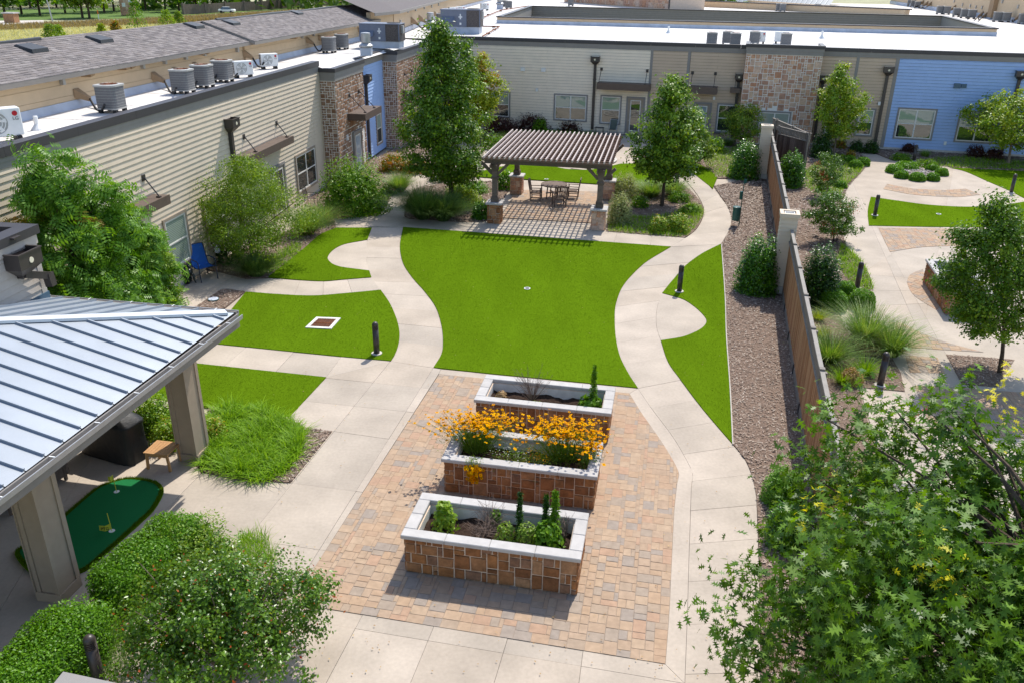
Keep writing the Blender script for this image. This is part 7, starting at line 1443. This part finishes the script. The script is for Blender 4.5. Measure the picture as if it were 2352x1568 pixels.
# red yucca flower stalk
a, b = P(2049, 1000), P(2148, 930, .9); ry_ = thing('red_yucca', 'thin stalk of red yucca flowers leaning over the pavers beyond the fence', 'plant', a); MB().tube([a-a, (b-a)*.5+Vector((0, 0, .12)), b-a], [.012, .009, .004], 5).build('stalk', M['twig'], ry_)
pts = np.array([np.array(a+(b-a)*t+Vector((0, 0, .12*math.sin(t*3.14))))-np.array(a) for t in np.linspace(.5, 1, 60)])+rng.normal(0, .02, (60, 3)); leaf_obj('red_flowers', leafset(pts, .05, LEAF, .2), 'fl_redspike', ry_)
# ---------------------------------------------------------------- plants in the planters
def potted(name, label, i, x, y, fn, cat='plant'):
    p = ploc(i, x, y); r = thing(name, label, cat, p); fn(r); return r
def leafy(h, R_, n, lf=.09, lm='lf_leafy', cone=.5):
    def f(r):
        t = rng.random(n); a = rng.uniform(0, 6.283, n); q = R_*(1-cone*t)*np.sqrt(rng.uniform(.1, 1, n)); A = np.stack([q*np.cos(a), q*np.sin(a), t*h], 1); leaf_obj('leaves', leafset(A, lf, LEAF, .45, norm(A*np.array([1, 1, .3])+1e-6), .3), lm, r); MB().tube([(0, 0, 0), (.02, 0, h)], [.018, .006], 5).build('stem', M['twig'], r)
    return f
def spike(h, lm='lf_dark', R_=.09, n=420):
    def f(r):
        t = rng.random(n); a = rng.uniform(0, 6.283, n); q = R_*(1-.6*t)*rng.uniform(.2, 1, n); A = np.stack([q*np.cos(a), q*np.sin(a), .05+t*h], 1); od = norm(np.stack([np.cos(a), np.sin(a), np.full(n, .5)], 1)); V, Fi = leafset(A, .10, (LEAF[0]*np.array([.45, 1, 1]), LEAF[1]), .1, od, -.3); leaf_obj('leaves', (V, Fi), lm, r); MB().tube([(0, 0, 0), (.02, .01, h)], [.014, .006], 5).build('stem', M['twig'], r)
    return f
def twigs(R_, h, n, lm='twig', flat=False):
    def f(r):
        mb = MB()
        for k in range(n):
            a = rng.uniform(0, 6.283); e = np.array([R_*math.cos(a)*rng.uniform(.2, 1), R_*math.sin(a)*rng.uniform(.2, 1), h*rng.uniform(.4, 1)]); m_ = e*np.array([.4, .4, .55])+rng.normal(0, .04, 3)
            mb.tube([(0, 0, 0) if not flat else tuple(e*np.array([-.6, -.6, .3])), tuple(m_), tuple(e)], [.007, .005, .002], 4, False)
            for q in range(2): s = m_+(e-m_)*rng.uniform(.1, .8); mb.tube([tuple(s), tuple(s+rng.normal(0, 1, 3)*np.array([.09, .09, .08]))], [.003, .0015], 3, False)
        mb.build('twig_tangle', M[lm], r)['kind'] = 'stuff'
    return f
potted('leafy_weed', 'bright mint-like plant at the left end of the nearest planter', 0, -1.05, .05, leafy(.62, .30, 420, .10, 'lf_bright', .6))
potted('dry_twigs', 'heap of dry pale twigs in the middle of the nearest planter', 0, -.25, 0, twigs(.42, .34, 70, 'twig', True)); potted('dry_twigs', 'thin upright dead stems at the back of the nearest planter', 0, -.2, .2, twigs(.5, .6, 34))
potted('leafy_weed', 'small green plant among dry twigs of the nearest planter', 0, -.1, .38, leafy(.32, .16, 130, .08, 'lf_leafy'))
potted('horseweed', 'tall dark spiky weed left of centre in the nearest planter', 0, .42, .12, spike(.95)); potted('horseweed', 'tall pale-tipped spiky weed right in the nearest planter', 0, 1.08, .25, spike(1.0, 'lf_leafy', .13, 520)); potted('horseweed', 'second spiky weed beside the tall right one', 0, .9, .3, spike(.85, 'lf_dark'))
potted('leafy_weed', 'bushy pale green weed in the centre of the nearest planter', 0, .2, -.12, leafy(.42, .26, 420, .06, 'lf_airy')); potted('leafy_weed', 'feathery weed cluster at the middle right of the nearest planter', 0, .6, -.1, leafy(.45, .28, 480, .06, 'lf_airy')); potted('leafy_weed', 'broad-leaved dark plant at the right end of the nearest planter', 0, 1.0, -.12, leafy(.55, .36, 420, .13, 'lf_leafy'))
potted('dry_twigs', 'dead twiggy stems at the right end of the nearest planter', 0, 1.3, .2, twigs(.25, .6, 22))
potted('dry_twigs', 'pale bare twiggy plant in the middle of the far planter', 2, -.35, .05, twigs(.55, 1.05, 46)); potted('leafy_weed', 'low green tuft at the base of the bare twigs in the far planter', 2, -.2, -.2, leafy(.14, .25, 160, .07, 'lf_yellowish')); potted('leafy_weed', 'dead orange-brown leaves at the left of the far planter', 2, -1.15, .05, leafy(.2, .18, 90, .10, 'gr_dry'))
potted('lettuce_weed', 'broad rosette of leaves at the right of the far planter', 2, 1.12, -.08, leafy(.34, .34, 260, .17, 'lf_leafy', .3)); potted('horseweed', 'tall single green spike standing in the far planter', 2, 1.18, .1, spike(1.12, 'lf_leafy', .12, 520))
def tickseed(label, i, x, y, sp, n, h, seed):
    p = ploc(i, x, y); r = thing('tickseed', label, 'flowering plant', p); A = np.stack([rng.normal(0, sp[0], n), rng.normal(0, sp[1], n), rng.uniform(h*.62, h, n)], 1)
    if sp[2]: A[:, 2] -= np.abs(A[:, 0])*sp[2]
    mb = MB()
    for k in range(0, n, 2): e = A[k]; mb.tube([(e[0]*.25, e[1]*.25, 0), tuple(e*np.array([.6, .6, .6])), tuple(e)], [.004, .003, .002], 3, False)
    mb.build('stem', M['lf_airy'], r)['kind'] = 'stuff'
    nf = n*9; B = np.stack([rng.normal(0, sp[0]*.75, nf), rng.normal(0, sp[1]*.75, nf), rng.random(nf)**.8*h*.75], 1); leaf_obj('foliage', leafset(B, .05, (LEAF[0]*np.array([.35, 1, 1]), LEAF[1]), .2), 'lf_airy', r)
    th = np.arange(8)*math.pi/4; tv = np.concatenate([np.stack([np.cos(th)*np.where(np.arange(8) % 2, .7, 1), np.sin(th)*np.where(np.arange(8) % 2, .7, 1), np.full(8, .1)], 1)]); V, Fi = leafset(A, .042, (tv+np.array([0, .4, 0]), np.array([tuple(range(8))])), .7, None, 0, .25); leaf_obj('petals', (V, Fi), 'fl_yellow', r)['kind'] = 'stuff'
    V, Fi = leafset(A+np.array([0, 0, .008]), .016, (tv+np.array([0, .4, 0]), np.array([tuple(range(8))])), .7, None, 0, .2); leaf_obj('flower_centre', (V, Fi), 'fl_core', r)['kind'] = 'stuff'
tickseed('orange-yellow tickseed clump at the left end of the middle planter', 1, -1.15, .25, (.46, .24, 0), 460, .92, 1); tickseed('orange-yellow tickseed clump at the right of the middle planter', 1, .85, .25, (.46, .22, .1), 420, 1.02, 2); tickseed('tickseed leaning over the right end of the middle planter', 1, 1.45, .0, (.16, .22, .0), 110, .75, 3)
r = thing('tickseed', 'tickseed bunch hanging over the front wall of the middle planter', 'flowering plant', ploc(1, -.98, -.6, .85)); A = np.stack([rng.normal(0, .10, 90), -.18+rng.normal(0, .05, 90), rng.uniform(-.38, .02, 90)], 1); th = np.arange(8)*math.pi/4; tv = np.stack([np.cos(th)*np.where(np.arange(8) % 2, .7, 1), np.sin(th)*np.where(np.arange(8) % 2, .7, 1)+.4, np.full(8, .1)], 1)
leaf_obj('petals', leafset(A, .042, (tv, np.array([tuple(range(8))])), .3, np.tile([[0, -1., .4]], (90, 1)), 0, .25), 'fl_yellow', r)['kind'] = 'stuff'; leaf_obj('flower_centre', leafset(A+np.array([0, -.008, .006]), .013, (tv, np.array([tuple(range(8))])), .3, np.tile([[0, -1., .4]], (90, 1)), 0, .2), 'fl_core', r)['kind'] = 'stuff'
B = np.stack([rng.normal(0, .09, 400), -.1+rng.normal(0, .07, 400), rng.uniform(-.25, .15, 400)], 1); leaf_obj('foliage', leafset(B, .06, (LEAF[0]*np.array([.35, 1, 1]), LEAF[1]), .2), 'lf_airy', r)
for x, lb, lm in ((-.2, 'white-flowered low plants in the middle planter', 'fl_white'), (.35, 'mixed orange blooms low in the middle planter', 'fl_yellow')):
    p = ploc(1, x, -.1); r = thing('low_flowers', lb, 'flowering plant', p); A = np.stack([rng.normal(0, .28, 700), rng.normal(0, .2, 700), rng.uniform(.0, .34, 700)], 1); leaf_obj('foliage', leafset(A, .055, (LEAF[0]*np.array([.5, 1, 1]), LEAF[1]), .3), 'lf_airy', r); A = np.stack([rng.normal(0, .25, 130), rng.normal(0, .18, 130), rng.uniform(.26, .42, 130)], 1); leaf_obj('blossoms', leafset(A, .028, LEAF, .7), lm, r)['kind'] = 'stuff'
n = 420; u_ = rng.uniform(620, 1700, n); v_ = rng.uniform(560, 1560, n); A = np.array([tuple(P(u, v, .034)) for u, v in zip(u_, v_)]); A = A[~((A[:, 1] < 19.5) & (A[:, 1] > 11.6) & (np.abs(A[:, 0]) < 2.6) & (rng.random(n) < .6))]
V, Fi = leafset(A, .035, LEAF, .93); tag(leaf_obj('fallen_leaves', (V, Fi), 'gr_dry'), 'scattered dry leaf litter on the paths and lawns', 'leaf litter', None, 'stuff')
# ---------------------------------------------------------------- the land beyond: field, road, far trees and houses
q = [P(-250, 52, -.12), P(100, 47, -.12), P(100, 56, -.12), P(-250, 63, -.12)]; structure(MB().poly(q).build('road', M['kerb_concrete']))
q = [P(-300, 66, -.13), P(300, 50, -.13), P(760, 24, -.13), P(760, 34, -.13), P(300, 60, -.13), P(-300, 80, -.13)]; M['brown_field'] = mat('brown_field', (.17, .125, .075), .95, .3, .5, .3, 3, .1); structure(MB().poly(q).build('meadow', M['brown_field']))
q = [P(-300, 30, -.125), P(700, 8, -.125), P(700, 20, -.125), P(300, 44, -.125), P(-300, 51, -.125)]; M['far_lawn'] = mat('far_lawn', (.10, .17, .03), .95, .25, .3); structure(MB().poly(q).build('verge', M['far_lawn']))
def far_grass(label, pts, n, ln, lm):
    q = W2(pts, -.1); a = parea([V2(p) for p in q]); X, Y = scatter([V2(p) for p in q], n/a); V, Fi = blades(len(X), 1, ln, .10, .5, .5, 2, (X, Y)); V[:, 2] -= .12; tag(leaf_obj('field_grass', (V, Fi), lm), label, 'grass', None, 'stuff')
far_grass('pale seeding grass of the open field beyond the roof', [(-150, 80), (300, 62), (520, 52), (480, 90), (200, 130), (-150, 160)], 42000, .55, 'gr_field'); far_grass('brown taller grass band across the field', [(-150, 68), (300, 49), (700, 26), (700, 33), (300, 61), (-150, 82)], 16000, .9, 'gr_fieldbrown')
def far_tree(lb, u, v, h, R_, lm='lf_far', trunk=.3, n=1300, cl=46):
    b = P(u, v, -.1); r = thing('tree', lb, 'tree', b, 'trees along the road beyond the field'); d = norm(rng.normal(0, 1, (cl, 3))); d[:, 2] = np.abs(d[:, 2])*1.2-.35; C = d*np.array([R_, R_, h*.46])*rng.uniform(.5, 1, (cl, 1))+np.array([0, 0, h*.5]); ci = rng.integers(0, cl, n); A = C[ci]+rng.normal(0, 1, (n, 3))*np.array([.2, .2, .16])*R_; A[:, 2] = np.maximum(.6, A[:, 2]); leaf_obj('crown', leafset(A, .95, LEAF, .3, norm(A-np.array([0, 0, h*.5]))), lm, r)
    mb = MB(); mb.tube([(0, 0, 0), (.1, 0, h*.35), (.3, .1, h*.8)], [trunk, trunk*.75, trunk*.2], 7)
    for k in range(6): mb.tube([(.1, 0, h*.3), tuple(C[k])], [trunk*.4, trunk*.1], 5, False)
    mb.build('trunk', M['bark'], r)
ords = ('first', 'second', 'third', 'fourth', 'fifth', 'sixth', 'seventh', 'eighth', 'ninth', 'tenth', 'eleventh', 'twelfth', 'thirteenth', 'fourteenth', 'fifteenth', 'sixteenth')
for k, (u, v, h, R_, lm) in enumerate(((-25, 40, 9, 5, 'lf_far'), (12, 38, 10, 4.5, 'lf_leafy'), (50, 33, 11, 5.5, 'lf_leafy'), (92, 36, 10, 5.5, 'lf_leafy'), (150, 30, 12, 6, 'lf_far'), (190, 42, 9, 4.5, 'lf_airy'), (206, 43, 9.5, 4.5, 'lf_airy'), (240, 30, 12, 6, 'lf_far'), (262, 26, 12, 6, 'lf_far'), (335, 24, 13, 7, 'lf_far'), (380, 22, 12, 6.5, 'lf_far'), (412, 28, 10, 6, 'lf_far'), (452, 30, 9, 5.5, 'lf_leafy'), (490, 18, 12, 7, 'lf_far'), (525, 20, 10, 6, 'lf_far'), (570, 10, 11, 6, 'lf_far'))): far_tree('%s roadside tree from the left beyond the field' % ords[k], u, v, h, R_, lm)
for k, (u, v, h, R_, lm) in enumerate(((-10, 22, 12, 8, 'lf_far'), (70, 20, 12, 9, 'lf_far'), (130, 18, 13, 9, 'lf_far'), (210, 16, 13, 9, 'lf_far'), (300, 12, 14, 9, 'lf_far'), (360, 10, 14, 9, 'lf_far'), (430, 8, 14, 9, 'lf_far'), (500, 5, 14, 9, 'lf_far'))): far_tree('%s dark tree from the left in the wooded row behind the road' % ords[k], u, v, h, R_, lm, n=1100)
for u, v, h, R_, lb, lm in ((120, 98, 2.6, 2.0, 'leafy sapling in the field nearest the left edge', 'lf_airy'), (138, 92, 2.2, 1.6, 'smaller sapling beside the leftmost one in the field', 'lf_bright'), (235, 74, 1.4, .9, 'low yellow-green bush in the field', 'lf_yellowish'), (268, 72, 1.8, 1.4, 'rust-tinged bush in the field', 'lf_nandina'), (318, 67, 5.4, 2.2, 'dark pointed young tree rising above the shingle roof', 'lf_leafy'), (385, 55, 2.8, 2.2, 'bushy young tree in the field behind the roof vent', 'lf_bright'), (412, 53, 2.4, 1.8, 'smaller bush at the end of the field saplings', 'lf_airy')):
    b = P(u, v+6, -.1); r = thing('young_tree', lb, 'tree', b, 'young trees in the field'); n = 900; t = rng.random(n)**.8; a = rng.uniform(0, 6.28, n); q = R_*(1-.75*t)*np.sqrt(rng.random(n)); A = np.stack([q*np.cos(a), q*np.sin(a), .3+t*h], 1)+rng.normal(0, .12, (n, 3)); leaf_obj('crown', leafset(A, .30, LEAF, .3), lm, r); MB().tube([(0, 0, 0), (0, .05, h*.8)], [.07, .02], 6).build('trunk', M['bark'], r)
n = 9000; X = rng.uniform(-330, 40, n); Y = rng.uniform(255, 330, n); A = np.stack([X, Y, 14*rng.random(n)**.8+2*np.sin(X*.13)], 1); A[:, 2] = np.maximum(.5, A[:, 2]); tag(leaf_obj('distant_wood', leafset(A, 3.2, LEAF, .3), 'lf_far'), 'dark green wood behind the roadside trees', 'wood', None, 'stuff')
LOCAL = False
mq = P(293, 37, -.1); mo = thing('stone_monument', 'tan stone entrance monument with pale plaques at the road', 'monument', mq); Wm = Wall((mq.x-1.6, mq.y), (.97, .25)); mb = MB(); Wm.box(mb, 0, 3.2, -2.4, 0, 0, 6); mb.build('core', M['mortar_tan'], mo); stones(Wm, mo, 0, 3.2, .0, 6, .001, 'stone_pale', .45, depth=.08, gap=.06); W2_ = Wall(Wm.pt(3.2, 0, 0), -Wm.n); stones(W2_, mo, 0, 2.4, 0, 6, .001, 'stone_pale', .5, depth=.08, gap=.06)
for a, z in ((1.0, 2.0), (2.6, 3.0)): mb = MB(); Wm.box(mb, a-.4, a+.4, .09, .13, z, z+.9); mb.build('plaque', M['white_metal'], mo)
bq = P(22, 53, -.1); bo_ = thing('brick_pier', 'low square brick pier with a flat cap beside the road', 'pier', bq); MB().box(bq.x-1.1, bq.x+1.1, bq.y, bq.y+2, -.1, 1.7).build('shaft', M['stone'], bo_); MB().box(bq.x-1.3, bq.x+1.3, bq.y-.2, bq.y+2.2, 1.7, 1.95).build('cap', M['cap_stone'], bo_)
lp = P(121, 50, -.1); lo = thing('lamp_pole', 'grey steel lamp pole standing at the road beyond the field', 'lamp post', lp); MB().tube([lp, lp+Vector((-.7, 0, 9))], [.16, .09], 8).build('pole', M['galv'], lo); MB().tube([lp+Vector((-.7, 0, 9)), lp+Vector((1.2, 0, 9.4))], .06, 6).build('arm', M['galv'], lo)
op = P(227, 44, -.1); oo = thing('utility_marker', 'orange and white utility marker post in the field', 'marker post', op); MB().lathe([(.10, 0), (.10, 1.0)], 8, op).build('base', M['white_metal'], oo); MB().lathe([(.11, 1.0), (.11, 1.9), (.03, 1.95)], 8, op).build('sleeve', mat('orange', (.75, .16, .02), .6, 0), oo)
f0, f1 = P(424, 34, -.1), P(700, 17, -.1); fw_ = thing('masonry_wall', 'long brown masonry wall in front of distant houses', 'wall', (f0+f1)/2); Wq = Wall((f0.x, f0.y), f1-f0); lq = (f1-f0).length
mb = MB(); Wq.box(mb, 0, lq, -.3, 0, -.1, 2.3); mb.build('wall', mat('brown_wall', (.16, .125, .10), .9, .2, 1.5), fw_)
k = 0
while k < lq: mb = MB(); Wq.box(mb, k-.35, k+.35, -.45, .15, -.1, 2.6); mb.build('pier', mat('brown_pier', (.18, .14, .115), .9, .2, 1.5) if 'brown_pier' not in bpy.data.materials else bpy.data.materials['brown_pier'], fw_); k += 9
cq = P(522, 31, -.1); cr = thing('parked_car', 'white car roof showing in front of the brown masonry wall', 'car', cq); mb = MB(); cbox(mb, cq.x-2.2, cq.x+2.2, cq.y-.9, cq.y+.9, .3, .95, .15); mb.build('body', M['white_metal'], cr)
mb = MB(); x, y = cq.x, cq.y; mb.hexa([(x-1.5, y-.85, .951), (x+1.3, y-.85, .951), (x+1.3, y+.85, .951), (x-1.5, y+.85, .951), (x-1.0, y-.7, 1.5), (x+.7, y-.7, 1.5), (x+.7, y+.7, 1.5), (x-1.0, y+.7, 1.5)]); mb.build('cabin', M['glass_dark'], cr); MB().box(x-.98, x+.68, y-.68, y+.68, 1.501, 1.54).build('roof', M['white_metal'], cr)
for sx in (-1.3, 1.3):
    for sy in (-.9, .9): mb = MB(); n = 14; v = [(x+sx+.34*math.cos(k*6.2832/n), y+sy+o, .24+.34*math.sin(k*6.2832/n)) for o in (-.1, .1) for k in range(n)]; mb.add(v, [tuple(range(n)), tuple(range(n, 2*n))]+[(k, (k+1) % n, n+(k+1) % n, n+k) for k in range(n)]); mb.build('wheel', M['rubber'], cr)
def house(lb, u, v, wd, dp, h, wm, rm):
    b = P(u, v, -.1); r = thing('house', lb, 'house', b, 'houses beyond the masonry wall'); x, y = b.x, b.y; MB().box(x, x+wd, y, y+dp, -.1, h).build('wall', M[wm], r); mb = MB(); mb.add([(x-.5, y-.5, h), (x+wd+.5, y-.5, h), (x+wd+.5, y+dp+.5, h), (x-.5, y+dp+.5, h), (x+3, y+dp/2, h+3.2), (x+wd-3, y+dp/2, h+3.2)], [(0, 1, 5, 4), (1, 2, 5), (2, 3, 4, 5), (3, 0, 4), (3, 2, 1, 0)]); mb.build('roof', M[rm], r)
    for k in range(4):
        a = x+wd*(k+.5)/4; f = MB().box(a-.75, a+.75, y-.08, y+.0-.001, 1.0, 2.6).build('window', M['white_frame'], r); MB().box(a-.62, a+.62, y-.1, y-.081, 1.12, 2.48).build('pane', M['glass_dark'], f)
house('two-storey pale blue house at the top beyond the wall', 612, 9, 9, 9, 6.2, 'cream_siding', 'shingle'); house('low grey-roofed house right of the pale blue one', 660, 12, 17, 10, 3.2, 'brown_siding', 'shingle'); house('brown-roofed house at the top near the roof ridge', 745, 6, 18, 10, 3.4, 'brown_siding', 'shingle')
LOCAL = True
for k, (u, v) in enumerate(((640, 13), (810, 6), (1560, 8), (1590, 8), (1650, 10))):
    b = P(max(-1e9, u), v, 0) if u < 1000 else Vector((PY(u, v, 150).x, 150, 0)); r = thing('tree', ('dark tree beside the pale blue house', 'dark tree behind the shingle ridge near the top', 'dark tree top left of the blue metal roof', 'dark tree top beside the blue metal roof', 'small tree in front of the blue metal roof')[k], 'tree', b, 'trees along the road beyond the field'); n = 700; h = 8 if u < 1000 else 10.5
    A = rng.normal(0, 1, (n, 3))*np.array([1.6, 1.6, 1.6])+np.array([0, 0, h*.72]); leaf_obj('crown', leafset(A, .8, LEAF, .3), 'lf_far', r); MB().tube([(0, 0, 0), (0, 0, h*.7)], [.2, .08], 6).build('trunk', M['bark'], r)
